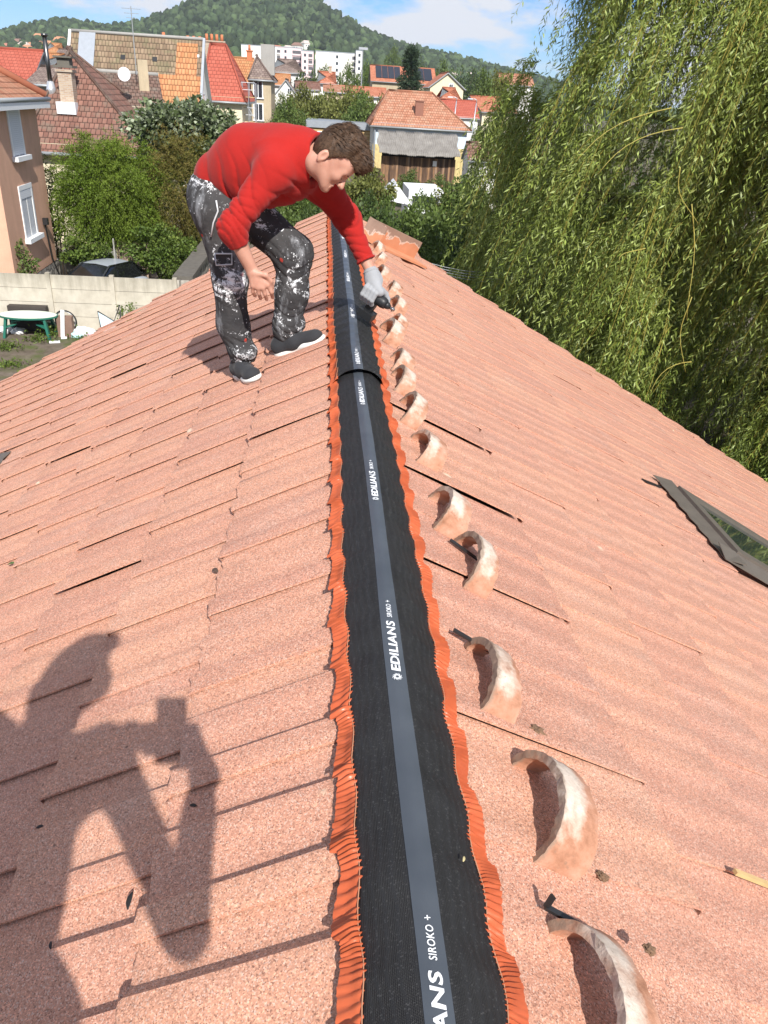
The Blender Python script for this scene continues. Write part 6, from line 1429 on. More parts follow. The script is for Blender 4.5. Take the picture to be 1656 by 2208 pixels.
# ---- weeping willow on the right
def unit_(v): return v / (np.linalg.norm(v) + 1e-9)
def willow():
    g = np.random.default_rng(33)
    cx, cy = 9.75, 15.0
    root = empty('weeping_willow', (cx, cy, GZ), 'huge weeping willow filling the right side beyond the roof', 'willow')
    limbs = MB(); limbs.tube([(cx, cy, GZ), (cx - .3, cy, GZ + 3.5), (cx, cy - .2, 1.0), (cx + .4, cy, 5.0)], [0.55, 0.45, 0.34, 0.12], 12)
    heads = []
    for k in range(36):
        a = 2 * math.pi * k / 36 + g.normal(0, .12); z0 = -2.5 + 6.5 * g.random(); rr = (3.6 + 3.0 * g.random()) * (1.0 if z0 < 2.5 else .75)
        s = np.array([cx, cy, z0 - .8]); e = np.array([cx + math.cos(a) * rr, cy + math.sin(a) * rr * .95, z0 + 1.2 + 1.4 * g.random()])
        md = (s + e) / 2 + np.array([0, 0, 1.0 + .6 * g.random()]); limbs.tube([s, md, e], [0.13, 0.07, 0.03], 6); heads.append((s, md, e))
    limbs.build('trunk', BARK, root, True)
    starts = []; outs = []
    # curtains of strands fall from arching shoots on a ragged dome; hollows stay open between them
    def dome(a, zc): return 6.5 * math.sqrt(max(0.05, 1 - ((zc + 1.0) / 8.8) ** 2)) * (1 + .07 * math.sin(5 * a + zc * .8) + .04 * math.sin(11 * a + 2 * zc))
    for kk_ in range(640):
        a = -math.pi / 2 + g.normal(0, 1.15)
        zc = -4.6 + 11.5 * g.random() ** .95
        if math.sin(9 * a + .35 * zc + 1.0) + .5 * math.sin(17 * a - .3 * zc) < -.62: continue      # open hollows between the curtains
        k = 0.60 + .44 * g.random() ** .6; Rz = dome(a, zc) * k
        c = np.array([cx + math.cos(a) * Rz, cy + math.sin(a) * Rz * .95, zc]); o = np.array([math.cos(a), math.sin(a), 0]); sd = np.array([-o[1], o[0], 0])
        m_ = int(24 + 26 * g.random()); w_ = 0.22 + .34 * g.random(); bow = g.random() * .5; aim = unit_(o + sd * g.normal(0, .5))
        for _ in range(m_):
            q = g.normal(0, 1); al = g.random(); starts.append(c + sd * q * w_ * .6 + aim * (al - .5) * 1.3 * w_ + np.array([0, 0, -bow * q * q * .35 - .35 * al * w_ + g.normal(0, .10)])); outs.append(unit_(aim + sd * g.normal(0, .25)))
    for _ in range(4200):        # the shaded core
        a = g.random() * 6.28; zc = -5.4 + 11.5 * g.random(); Rz = dome(a, zc) * (.30 + .25 * g.random())
        starts.append(np.array([cx + math.cos(a) * Rz, cy + math.sin(a) * Rz * .95, zc])); outs.append(np.array([math.cos(a), math.sin(a), 0]))
    S_ = np.array(starts); O = np.array(outs); n = len(S_)
    ln = 0.9 + 1.9 * g.random(n) ** 1.3; outk = 0.25 + 0.45 * g.random(n); wind = np.array([-0.16, -0.02, 0])
    per = 58; Ps = []; Ds = []; T = np.linspace(0.02, 1, per); lat = g.normal(0, .10, (n, 3)); curl = g.random(n) * 6.28
    path = []
    for t in T:
        rise = 0.30 * math.sin(min(1.0, t * 2.4) * math.pi / 1.0) if t < .42 else 0.0
        p = S_ + O * (outk * (1 - (1 - t) ** 2))[:, None] + np.array([0, 0, -1.0]) * (ln * (t ** 1.25))[:, None] + np.array([0, 0, 1.0]) * (rise * outk)[:, None] + (wind + lat) * (ln * t * t)[:, None]
        p = p + 0.03 * np.stack([np.sin(5 * t + curl), np.cos(4 * t + curl), 0 * curl], 1)
        path.append(p)
    path = np.array(path)
    for i, t in enumerate(T):
        tan = path[min(i + 1, per - 1)] - path[max(i - 1, 0)]; tan /= np.linalg.norm(tan, axis=1, keepdims=True)
        for rep in range(1):
            w_ = g.normal(0, 1, (n, 3)); w_ -= tan * np.sum(w_ * tan, 1, keepdims=True); w_ /= np.linalg.norm(w_, axis=1, keepdims=True)
            keep = g.random(n) < .96
            Ps.append(path[i][keep] + g.normal(0, .012, (keep.sum(), 3))); Ds.append((tan * .75 + w_ * .75 + np.array([0, 0, -.15]))[keep])
    Ps = np.concatenate(Ps); Ds = np.concatenate(Ds); L = .078 + .05 * g.random(len(Ps))
    V, F = leaf_quads(Ps, Ds, L, L * .20, g, 0.2)
    mat = leaf_shader('willow leaves', [(0.130, 0.185, 0.032), (0.210, 0.270, 0.055), (0.315, 0.355, 0.115)], 0.26, 0.45, 0.35, 0.40, 0.012, (0.65, 1.45))
    mesh_obj('crown', V, F, mat, root)
    # yellow twigs that carry the leaves
    tw = MB(); sel = np.arange(0, n, 3); kk = 3; Vt = []; Ft = []; b = 0
    idx = np.linspace(0, per - 1, 8).astype(int)
    pts = path[idx][:, sel]                      # 8, m, 3
    mth = pts.shape[1]; ringV = []
    for i in range(8):
        r = 0.0065 * (1 - .65 * i / 7)
        for k in range(3):
            a = 2.094 * k; ringV.append(pts[i] + np.array([math.cos(a) * r, math.sin(a) * r, 0]))
    Vt = np.array(ringV).transpose(1, 0, 2).reshape(-1, 3); base = np.arange(mth)[:, None] * 24; Fl = []
    for i in range(7):
        for k in range(3): k2 = (k + 1) % 3; Fl.append(np.stack([base[:, 0] + i * 3 + k, base[:, 0] + i * 3 + k2, base[:, 0] + (i + 1) * 3 + k2, base[:, 0] + (i + 1) * 3 + k], 1))
    mesh_obj('twigs', Vt, np.concatenate(Fl), simple('yellow twig', (0.36, 0.30, 0.055), 0.6, 0.2, 2), root)
    # a few long bare yellow shoots in front
    sh = MB()
    for (x0, y0, x1, y1, Y) in ((1440, 232, 1240, 350, 10.0), (1465, 275, 1290, 375, 9.8), (1460, 360, 1495, 480, 9.4), (1495, 440, 1487, 690, 9.4), (1485, 640, 1470, 800, 9.6), (1484, 780, 1400, 850, 9.6), (1384, 535, 1330, 560, 9.9)):
        a, b = P(x0, y0, Y), P(x1, y1, Y); k_ = .12 if abs(x0 - x1) > 60 else .0; sh.tube([a + (b - a) * t + np.array([.05 * math.sin(5 * t + x0), .04 * math.sin(4 * t), k_ * math.sin(math.pi * t)]) for t in np.linspace(0, 1, 9)], list(np.linspace(.006, .003, 9)), 6)
    sh.build('bare_shoots', simple('bright yellow shoot', (0.36, 0.31, 0.07), 0.6, 0.15, 2), root, True)
willow()
# ================================================================== people
class Field:
    """signed distance grid: tapered capsules and ellipsoids blended into one continuous surface"""
    def __init__(s, lo, hi, h):
        s.lo = np.array(lo, float); s.h = h; s.n = np.ceil((np.array(hi) - s.lo) / h).astype(int) + 1
        s.ax = [(s.lo[i] + h * np.arange(s.n[i])).astype(np.float32) for i in range(3)]; s.F = np.full(tuple(s.n), 0.5, np.float32)
    def sub(s, lo, hi):
        i0 = np.clip(np.floor((np.array(lo) - s.lo) / s.h).astype(int), 0, s.n - 1); i1 = np.clip(np.ceil((np.array(hi) - s.lo) / s.h).astype(int) + 1, 1, s.n)
        sl = tuple(slice(a, b) for a, b in zip(i0, i1)); X = np.meshgrid(*[s.ax[i][sl[i]] for i in range(3)], indexing='ij', sparse=True); return sl, X
    def put(s, sl, d, k, op='u'):
        A = s.F[sl]
        if op == 'u':
            if k > 0: hh = np.clip(0.5 + 0.5 * (A - d) / k, 0, 1); A = A * (1 - hh) + d * hh - k * hh * (1 - hh)
            else: A = np.minimum(A, d)
        else:
            if k > 0: hh = np.clip(0.5 - 0.5 * (A + d) / k, 0, 1); A = A * (1 - hh) - d * hh + k * hh * (1 - hh)
            else: A = np.maximum(A, -d)
        s.F[sl] = A
    def cap(s, a, b, ra, rb=None, k=0.02, op='u'):
        a = np.asarray(a, float); b = np.asarray(b, float); rb = ra if rb is None else rb; r = max(ra, rb) + k + 0.03
        sl, X = s.sub(np.minimum(a, b) - r, np.maximum(a, b) + r); v = b - a; L2 = v @ v + 1e-12
        P_ = [X[i] - a[i] for i in range(3)]; t = np.clip((P_[0] * v[0] + P_[1] * v[1] + P_[2] * v[2]) / L2, 0, 1)
        d = np.sqrt((P_[0] - t * v[0]) ** 2 + (P_[1] - t * v[1]) ** 2 + (P_[2] - t * v[2]) ** 2) - (ra + (rb - ra) * t); s.put(sl, d.astype(np.float32), k, op); return s
    def chain(s, pts, rs, k=0.03):
        for i in range(len(pts) - 1): s.cap(pts[i], pts[i + 1], rs[i], rs[i + 1], k)
        return s
    def ell(s, c, axes, rad, k=0.02, op='u'):
        c = np.asarray(c, float); R = max(rad) + k + 0.03; sl, X = s.sub(c - R, c + R); P_ = [X[i] - c[i] for i in range(3)]
        q = [sum(P_[i] * axes[j][i] for i in range(3)) / rad[j] for j in range(3)]; m = np.sqrt(q[0] ** 2 + q[1] ** 2 + q[2] ** 2)
        g = np.sqrt((q[0] / rad[0]) ** 2 + (q[1] / rad[1]) ** 2 + (q[2] / rad[2]) ** 2) + 1e-6; s.put(sl, (m * (m - 1) / g).astype(np.float32), k, op); return s
    def cut(s, p, n):      # keeps the side the normal points away from
        n = np.asarray(n, float) / np.linalg.norm(n); X = np.meshgrid(*s.ax, indexing='ij', sparse=True); d = sum((X[i] - p[i]) * n[i] for i in range(3)); s.F = np.maximum(s.F, d.astype(np.float32)); return s
    def cut_near(s, p, n, R):
        n = np.asarray(n, float) / np.linalg.norm(n); p = np.asarray(p, float); sl, X = s.sub(p - R, p + R); d = sum((X[i] - p[i]) * n[i] for i in range(3))
        far = np.sqrt(sum((X[i] - p[i]) ** 2 for i in range(3))) - R; s.F[sl] = np.maximum(s.F[sl], np.minimum(d, -far * 0 + d) * (far < 0) - 9 * (far >= 0)); return s
    def warp(s, fn):
        X = np.meshgrid(*s.ax, indexing='ij', sparse=True); near = np.abs(s.F) < 0.05; d = fn(X).astype(np.float32); s.F = np.where(near, s.F + d, s.F); return s
    def mesh(s, name, mat, parent, smooth=True, relax=1):
        F = s.F; S_ = (F < 0); c = np.zeros(tuple(s.n - 1), np.int8)
        for i in (0, 1):
            for j in (0, 1):
                for k in (0, 1): c += S_[i:i + s.n[0] - 1, j:j + s.n[1] - 1, k:k + s.n[2] - 1]
        act = (c > 0) & (c < 8); idx = np.argwhere(act); num = np.full(act.shape, -1, np.int64); num[act] = np.arange(len(idx))
        val = {}
        for i in (0, 1):
            for j in (0, 1):
                for k in (0, 1): val[i, j, k] = F[idx[:, 0] + i, idx[:, 1] + j, idx[:, 2] + k].astype(float)
        acc = np.zeros((len(idx), 3)); cnt = np.zeros(len(idx))
        for a in val:
            for ax in range(3):
                if a[ax] == 0:
                    b = list(a); b[ax] = 1; b = tuple(b); va, vb = val[a], val[b]; m = (va < 0) != (vb < 0); t = np.where(m, va / (va - vb + 1e-20), 0); p = np.zeros((len(idx), 3)); p += np.array(a); p[:, ax] += t; acc[m] += p[m]; cnt[m] += 1
        V = s.lo + (idx + acc / cnt[:, None]) * s.h; Q = []
        for ax in range(3):
            o = [(1, 2), (2, 0), (0, 1)][ax]; A = [slice(None)] * 3; B = [slice(None)] * 3; A[ax] = slice(0, -1); B[ax] = slice(1, None); ch = S_[tuple(A)] != S_[tuple(B)]; e = np.argwhere(ch)
            e = e[(e[:, o[0]] > 0) & (e[:, o[1]] > 0) & (e[:, o[0]] < s.n[o[0]] - 1) & (e[:, o[1]] < s.n[o[1]] - 1)]
            def cell(d0, d1): q = e.copy(); q[:, o[0]] -= d0; q[:, o[1]] -= d1; return num[q[:, 0], q[:, 1], q[:, 2]]
            f = np.stack([cell(1, 1), cell(0, 1), cell(0, 0), cell(1, 0)], 1); ins = S_[e[:, 0], e[:, 1], e[:, 2]]; f[~ins] = f[~ins][:, ::-1]; Q.append(f)
        Q = np.concatenate(Q); Q = Q[(Q >= 0).all(1)]
        for _ in range(relax):
            nb = np.zeros_like(V); ct = np.zeros(len(V))
            for a, b in ((0, 1), (1, 2), (2, 3), (3, 0)): np.add.at(nb, Q[:, a], V[Q[:, b]]); np.add.at(nb, Q[:, b], V[Q[:, a]]); np.add.at(ct, Q[:, a], 1); np.add.at(ct, Q[:, b], 1)
            V = V * 0.5 + 0.5 * nb / np.maximum(ct, 1)[:, None]
        return mesh_obj(name, V, Q, mat, parent, smooth)
def fabric(name, col, rough=0.9, weave=900, bump=0.15, vary=0.12, sheen=0.3):
    m = Mat(name); v = m.coord('Object'); nz = m.noise(v, 5, 5, 0.6)
    c = m.hsv(tuple(col), v=m.n('MapRange', Value=nz, From_Min=.3, From_Max=.7, To_Min=1 - vary, To_Max=1 + vary).outputs[0])
    fold = m.noise(m.coord('Object', scale=(1, 1, 1)), 26, 4, 0.55, 0.6)
    return m.out(c, rough, m.bump(fold, bump, 0.02, m.bump(m.noise(v, weave, 2), 0.2, 0.002)), spec=0.15, Sheen_Weight=sheen)
SKIN = Mat('skin'); _v = SKIN.coord('Object'); _c = SKIN.ramp(SKIN.noise(_v, 16, 5, 0.6), [(0.3, (0.42, 0.205, 0.145)), (0.55, (0.50, 0.268, 0.195)), (0.8, (0.455, 0.225, 0.165))])
SKIN = SKIN.out(_c, 0.5, SKIN.bump(SKIN.noise(_v, 220, 3), 0.12, 0.003), spec=0.35, Subsurface_Weight=0.12, Subsurface_Radius=(0.012, 0.005, 0.003), Subsurface_Scale=1.0)
RED = fabric('red fleece', (0.335, 0.017, 0.014), 0.97, 520, 0.10, 0.10, 0.08)
def trouser_mat():
    m = Mat('paint splashed work cloth'); v = m.coord('Object'); nz = m.noise(v, 6, 4, 0.6)
    c = m.ramp(nz, [(0.3, (0.030, 0.029, 0.031)), (0.7, (0.062, 0.060, 0.060))])
    big = m.noise(v, 6.5, 7, 0.74, 1.0); fine = m.noise(m.coord('Object', loc=(3, 1, 2)), 30, 6, 0.78, 1.6); dots = m.n('TexVoronoi', {'feature': 'F1'}, Vector=v, Scale=70.0).outputs; reg = m.noise(m.coord('Object', loc=(1.3, 4.1, 2.2)), 3.2, 3, 0.5)
    k = m.ramp(m.math('ADD', m.math('MULTIPLY', big, 0.5), m.math('ADD', m.math('MULTIPLY', fine, 0.35), m.math('MULTIPLY', reg, 0.25))), [(0.588, 0.0), (0.616, 1.0)])
    ds = m.math('MULTIPLY', m.ramp(dots['Distance'], [(0.16, 1.0), (0.22, 0.0)]), m.ramp(m.n('SeparateColor', Color=dots['Color']).outputs[0], [(0.84, 0.0), (0.86, 1.0)]))
    wsh = m.ramp(m.noise(m.coord('Object', scale=(1, 1, .35), loc=(1, 7, 3)), 11, 6, 0.72), [(0.54, 0.0), (0.70, 0.60)])
    c = m.mix(wsh, c, (0.36, 0.37, 0.39)); c = m.mix(m.math('MAXIMUM', k, ds), c, (0.74, 0.75, 0.77))
    r2 = m.n('TexVoronoi', {'feature': 'F1'}, Vector=m.coord('Object', loc=(.4, .1, .7)), Scale=11.0).outputs
    rd = m.ramp(m.math('ADD', r2['Distance'], m.math('MULTIPLY', m.noise(v, 60, 4), 0.22)), [(0.20, 1.0), (0.24, 0.0)]); c = m.mix(m.math('MULTIPLY', rd, m.ramp(m.n('SeparateColor', Color=r2['Color']).outputs[1], [(0.72, 0.0), (0.74, 0.9)])), c, (0.40, 0.045, 0.03))
    fold = m.noise(v, 20, 4, 0.6, 0.8)
    return m.out(c, 0.88, m.bump(fold, 0.35, 0.025, m.bump(m.noise(v, 900, 2), 0.2, 0.002)), spec=0.2)
TROU = trouser_mat()
SHOE = fabric('dark knit shoe', (0.035, 0.036, 0.040), 0.85, 1100, 0.1, 0.1, 0.1)
SOLE = simple('white rubber sole', (0.76, 0.74, 0.70), 0.55, 0.05, 12)
def hair_mat(name, a, b):
    m = Mat(name); v = m.coord('Object'); st = m.noise(m.coord('Object', scale=(26, 150, 40), rot=(0, 0.6, 0)), 2.2, 5, 0.6, 0.8); lo = m.noise(v, 18, 3)
    c = m.ramp(m.math('ADD', m.math('MULTIPLY', st, 0.75), m.math('MULTIPLY', lo, 0.25)), [(0.32, a), (0.50, tuple((x + y) / 2 for x, y in zip(a, b))), (0.66, b)])
    return m.out(c, 0.5, m.bump(st, 0.6, 0.005), spec=0.22)
HAIR = hair_mat('brown hair', (0.016, 0.009, 0.0055), (0.125, 0.072, 0.042))
ID3 = np.eye(3)
def unit(v): v = np.asarray(v, float); return v / np.linalg.norm(v)
# ------------------------------------------------------------------ the worker in the red fleece
def worker():
    J = lambda x, y, Y: P(x, y, Y)
    root = empty('person', S(590, 790, -1) + np.array([0, 0, 0.03]), 'man in a red fleece and paint splashed dark trousers bending over the ridge', 'person')
    nS = np.array([-math.sin(PITCH), 0, math.cos(PITCH)])
    A, B, C_, N = J(478, 388, 4.12), J(545, 362, 4.05), J(610, 352, 3.97), J(664, 338, 3.90)
    rs, re, rw = J(592, 368, 3.80), J(499, 490, 3.70), J(543, 582, 3.73)
    ls, le, lw = J(690, 392, 4.10), J(750, 472, 4.14), J(799, 584, 4.06)
    rh, rk, rm, ra = J(470, 452, 4.04), J(496, 600, 4.02), J(503, 700, 4.05), J(520, 785, 4.09)
    lh, lk, lm, la = J(522, 446, 4.20), J(633, 546, 4.08), J(629, 632, 4.07), J(628, 722, 4.07)
    pel = J(466, 426, 4.12)
    # feet
    rtoe, rheel = S(561, 832, -1) + nS * .030, S(561, 832, -1) + nS * .030 + .27 * unit(np.array([-.42, .91, -.42 * TP * -1 * -1]))
    rheel = np.array([rtoe[0] - .115, rtoe[1] + .245, 0]); rheel[2] = rheel[0] * TP + .030 / math.cos(PITCH)
    rtoe[2] = rtoe[0] * TP + .032 / math.cos(PITCH)
    lheel = S(604, 781, -1) + nS * .030; ltoe = S(708, 741, -1) + nS * .030
    ra = np.array([rheel[0] + .022, rheel[1] - .055, rheel[2] + .115]); la = np.array([lheel[0] + .05, lheel[1] - .012, lheel[2] + .135])
    # head frame
    hc = J(697, 409, 3.78)                        # chin
    u = unit(np.array([0.835, 0.02, 0.55])); n = np.array([0.55, -0.10, -0.83]); n = unit(n - u * (n @ u)); l = np.cross(n, u)   # l points toward the camera side or away
    if l[1] > 0: l = -l
    HP = lambda uu, nn, ll=0.0: hc + u * uu + n * nn + l * ll
    AX = [n, u, l]
    b = Field((-1.05, 3.45, -0.55), (0.35, 4.50, 1.15), 0.0048)
    # trunk, arms, legs under the clothes
    b.chain([pel, B, C_, N], [.115, .145, .13, .07], .05)
    b.chain([N, HP(.035, -.105)], [.066, .058], .03)
    b.chain([C_, rs, re, rw], [.08, .062, .043, .029], .03); b.chain([C_, ls, le, lw], [.08, .062, .043, .029], .03)
    b.chain([pel, rh, rk, rm, ra], [.10, .085, .058, .052, .040], .03); b.chain([pel, lh, lk, lm, la], [.10, .085, .058, .052, .040], .03)
    b.cap(ra, rtoe * .6 + rheel * .4 + nS * .03, .035, .03); b.cap(la, ltoe * .6 + lheel * .4 + nS * .03, .035, .03)
    # head
    b.ell(HP(.138, -.092), AX, (.093, .103, .075), .02); b.ell(HP(.085, -.048), AX, (.058, .088, .060), .03)
    for s_ in (-1, 1):
        b.cap(HP(.018, -.020, s_ * .018), HP(.052, -.098, s_ * .050), .022, .024, .02)           # jaw
        b.ell(HP(.085, -.020, s_ * .040), AX, (.024, .026, .022), .02)                           # cheek
        b.cap(HP(.119, .002, s_ * .012), HP(.121, -.010, s_ * .046), .011, .010, .012)           # brow
    b.ell(HP(.155, -.022), AX, (.030, .045, .055), .03)
    b.cap(HP(.114, .006), HP(.080, .030), .0085, .0120, .008); b.ell(HP(.074, .030), AX, (.015, .011, .014), .006)
    for s_ in (-1, 1): b.ell(HP(.070, .018, s_ * .014), AX, (.011, .008, .008), .005)
    for s_ in (-1, 1): b.ell(HP(.103, .012, s_ * .033), AX, (.019, .012, .018), .010, 'c')
    for s_ in (-1, 1): b.ell(HP(.101, -.008, s_ * .033), AX, (.0120, .0095, .0135), .002)
    b.cap(HP(.046, .006, -.020), HP(.046, .006, .020), .0070, .0070, .003); b.cap(HP(.032, .004, -.017), HP(.032, .004, .017), .0080, .0080, .003); b.ell(HP(.012, .000), AX, (.018, .016, .020), .012)
    b.ell(HP(.010, -.010), AX, (.020, .018, .022), .015)
    for s_ in (-1, 1):   # ears
        e0 = HP(.078, -.128 + .012, s_ * .078)
        b.ell(e0, AX, (.020, .032, .010), .006); b.ell(e0 + l * s_ * .009 + n * .004, AX, (.010, .020, .006), .004, 'c'); b.ell(HP(.052, -.112, s_ * .074), AX, (.010, .012, .008), .005)
    # right hand, bare: palm, four fingers bent at the knuckles, thumb at the side
    back = np.array([0.05, -1.0, 0.12]); W = rw; k_px = [(545, 616), (556, 620), (567, 620), (577, 614)]; tip1 = [(545, 629), (558, 633), (571, 634), (585, 630)]; tip2 = [(550, 638), (562, 643), (575, 645), (588, 641)]
    for i in range(4):
        K = J(*k_px[i], 3.715); b.chain([W + (K - W) * .2, K], [.021, .013], .014)
        a1 = J(*tip1[i], 3.725); a2 = J(*tip2[i], 3.755 + .006 * (i % 2)); a3 = a2 + np.array([-.006, .022, .004]); r = (.0088, .0098, .0100, .0098)[i]
        b.chain([K, a1, a2, a3], [r * 1.12, r, r * .9, r * .8], .004)
    b.chain([J(549, 588, 3.715), J(573, 593, 3.705), J(584, 606, 3.715), J(588, 620, 3.735)], [.017, .0125, .0105, .009], .008)
    b.mesh('body', SKIN, root)
    # fleece
    f = Field((-1.05, 3.45, 0.1), (0.30, 4.50, 1.15), 0.0052)
    f.chain([A, B, C_, J(652, 338, 3.92)], [.134, .182, .162, .124], .06)
    f.chain([J(600, 350, 3.86), rs, re], [.106, .080, .055], .05); f.chain([re, re + (rw - re) * .16, re + (rw - re) * .43], [.055, .050, .041], .03)
    f.chain([J(655, 360, 4.04), ls, le, le + (lw - le) * .86], [.112, .084, .062, .044], .05)
    f.cap(J(640, 342, 3.92), J(672, 345, 3.88), .118, .110, .03)             # standing collar
    cd = unit(J(692, 352, 3.87) - J(645, 340, 3.92)); f.cut_near(J(681, 343, 3.88), cd, .20) if False else None
    X0 = J(680, 345, 3.88)
    sl, Xg = f.sub(X0 - [.02, .16, .16], X0 + [.14, .16, .16]); d = sum((Xg[i] - X0[i]) * cd[i] for i in range(3)); rr = np.sqrt(sum((Xg[i] - X0[i]) ** 2 for i in range(3))); lowcut = Xg[2] - (X0[2] - .115) + 0 * d
    f.F[sl] = np.where((lowcut > 0) & (Xg[1] < 4.03), np.maximum(f.F[sl], d), f.F[sl]).astype(np.float32)
    f.cap(X0 - cd * .035, X0 + cd * .06, .088, .100, .01, 'c')
    q1 = unit(np.cross(cd, [0, 1.0, 0])); q2 = np.cross(cd, q1)
    for off, rr_ in ((-.006, .010), (-.050, .006)):
        ring = [X0 + cd * off + (q1 * math.cos(a) + q2 * math.sin(a)) * (.106 if off > -.02 else .113) for a in np.linspace(0, 2 * math.pi, 29)]
        f.chain(ring, [rr_] * 29, .006)
    # hem
    h0, h1 = J(414, 402, 4.1), J(585, 452, 3.98); hd = h1 - h0; hn = unit(np.cross(hd, np.array([0, 1.0, 0.1])));  hn = hn if hn[2] < 0 else -hn
    sl, Xg = f.sub(h0 - [.1, .4, .2], h1 + [.02, .4, .2]); d = sum((Xg[i] - h0[i]) * hn[i] for i in range(3)); armd = np.sqrt((Xg[0] - re[0]) ** 2 + (Xg[2] - re[2]) ** 2) + 0 * d
    ax = rs - re; axl = np.linalg.norm(ax); axu = ax / axl; tt = np.clip(sum((Xg[i] - re[i]) * axu[i] for i in range(3)), -.02, axl); da = np.sqrt(sum((Xg[i] - re[i] - tt * axu[i]) ** 2 for i in range(3)))
    f.F[sl] = np.where(da > .085, np.maximum(f.F[sl], d), f.F[sl]).astype(np.float32)
    # cuffs
    for e_, w_, t_, R in ((re, rw, .40, .075), (le, lw, .80, .08)):
        c = e_ + (w_ - e_) * t_; nn = unit(w_ - e_); sl, Xg = f.sub(c - R, c + R); d = sum((Xg[i] - c[i]) * nn[i] for i in range(3)); f.F[sl] = np.maximum(f.F[sl], d).astype(np.float32)
    def folds(X):
        cz = lambda t: 0.55 - 1.9 * (1 - np.abs(np.sin(np.pi * t))) ** 2.2      # soft ridges, sharp creases
        t = sum((X[i] - re[i]) * axu[i] for i in range(3)); r2 = sum((X[i] - re[i]) ** 2 for i in range(3)) - t * t
        m1 = np.exp(-((t - .03) / .13) ** 2) * np.exp(-np.maximum(r2, 0) / .020)
        w1 = -.0062 * cz((t + .25 * (X[1] - re[1]) + .014 * np.sin(37 * X[0] + 11 * X[1])) / .034) * m1
        lx = lw - le; lu = unit(lx); t2 = sum((X[i] - le[i]) * lu[i] for i in range(3)); q2 = sum((X[i] - le[i]) ** 2 for i in range(3)) - t2 * t2; m2 = np.exp(-np.maximum(q2, 0) / .016)
        w2 = -.0040 * cz((t2 + .06 * np.sin(15 * X[0] + 9 * X[1] + 12 * X[2])) / .052) * m2
        m3 = np.exp(-((X[0] - A[0] - .08) / .16) ** 2) * np.exp(-((X[2] - A[2] + .03) / .13) ** 2) * (X[1] < 4.1)
        w3 = -.0080 * cz((X[0] * .86 + X[2] * .35 + .012 * np.sin(26 * X[2] + 5 * X[0])) / .060) * m3
        m4 = np.exp(-((X[0] - C_[0] - .05) / .12) ** 2) * np.exp(-((X[2] - C_[2] + .12) / .10) ** 2); w4 = -.006 * cz((X[2] * .8 + X[0] * .6 + .012 * np.sin(24 * X[0])) / .075) * m4
        return w1 + w2 + w3 + w4 - .004 * np.sin(9 * X[0] + 2 * X[2]) * np.sin(8 * X[1] + 7 * X[2])
    f.warp(folds)
    for e_, w_, t_, R_ in ((re, rw, .385, .041), (le, lw, .785, .047)):      # knitted cuff welts
        c = e_ + (w_ - e_) * t_; nn = unit(w_ - e_); a1 = unit(np.cross(nn, [0, 1.0, .2])); a2 = np.cross(nn, a1); f.chain([c + (a1 * math.cos(a) + a2 * math.sin(a)) * R_ for a in np.linspace(0, 2 * math.pi, 17)], [.0055] * 17, .004)
    f.mesh('sweater', RED, root)
    # trousers
    t = Field((-1.05, 3.70, -0.45), (0.0, 4.50, 0.85), 0.0052)
    t.cap(pel, J(520, 430, 4.12), .135, .12, .03); t.chain([pel, rh, rk, rm, ra + np.array([0, 0, .02])], [.12, .118, .079, .080, .068], .05); t.chain([pel, lh, lk, lm, la + np.array([0, 0, .02])], [.12, .118, .092, .080, .074], .05)
    t.ell(ra + np.array([.012, -.03, .055]), ID3, (.072, .074, .045), .03); t.ell(la + np.array([.02, -.01, .055]), ID3, (.082, .074, .045), .03)
    t.ell((rk * .55 + rh * .45) + np.array([-.005, -.045, -.02]), ID3, (.070, .045, .095), .02)   # cargo pocket
    for a_, nn in ((ra + np.array([.0, 0, -.012]), np.array([.10, -.15, -1.0])), (la + np.array([0, 0, -.035]), np.array([.12, 0, -1.0]))):
        sl, Xg = t.sub(a_ - .13, a_ + .13); d = sum((Xg[i] - a_[i]) * unit(nn)[i] for i in range(3)); t.F[sl] = np.maximum(t.F[sl], d).astype(np.float32)
    def tf(X):
        o = 0
        for (kk, am, wv, sg) in ((ra + [0, 0, .07], .008, .040, .085), (la + [0, 0, .08], .009, .042, .09), (rk, .0055, .052, .12), (lk + [0, 0, -.06], .007, .050, .11), ((lh + lk) / 2, .006, .060, .13)):
            m_ = np.exp(-sum((X[i] - kk[i]) ** 2 for i in range(3)) / sg ** 2); o = o - am * (0.55 - 1.9 * (1 - np.abs(np.sin(np.pi * (X[2] + .45 * X[0] * np.sin(3 * X[1] + 1) + .016 * np.sin(28 * X[0] + 9 * X[1])) / wv))) ** 2) * m_
        return o - .004 * np.sin(14 * X[2] + 9 * X[0]) * np.sin(17 * X[0] + 8 * X[1])
    t.warp(tf); tro = t.mesh('trousers', TROU, root)
    pipe = MB(); PIPING = simple('pale piping', (0.55, 0.56, 0.58), 0.7)
    # reflective piping of the side pocket, laid just proud of the cloth
    def onleg(px, py, Y): return J(px, py, Y)
    pipe.tube([onleg(466, 432, 3.905), onleg(470, 455, 3.900), onleg(460, 480, 3.915), onleg(455, 510, 3.925)], .004, 6); pipe.build('pocket_piping', PIPING, tro, True)
    pipe = MB(); q = [onleg(*k, 3.925) for k in ((463, 547), (466, 572), (500, 570), (500, 547), (463, 547))]; pipe.tube(q, .004, 6); pipe.build('pocket_flap_piping', PIPING, tro, True)
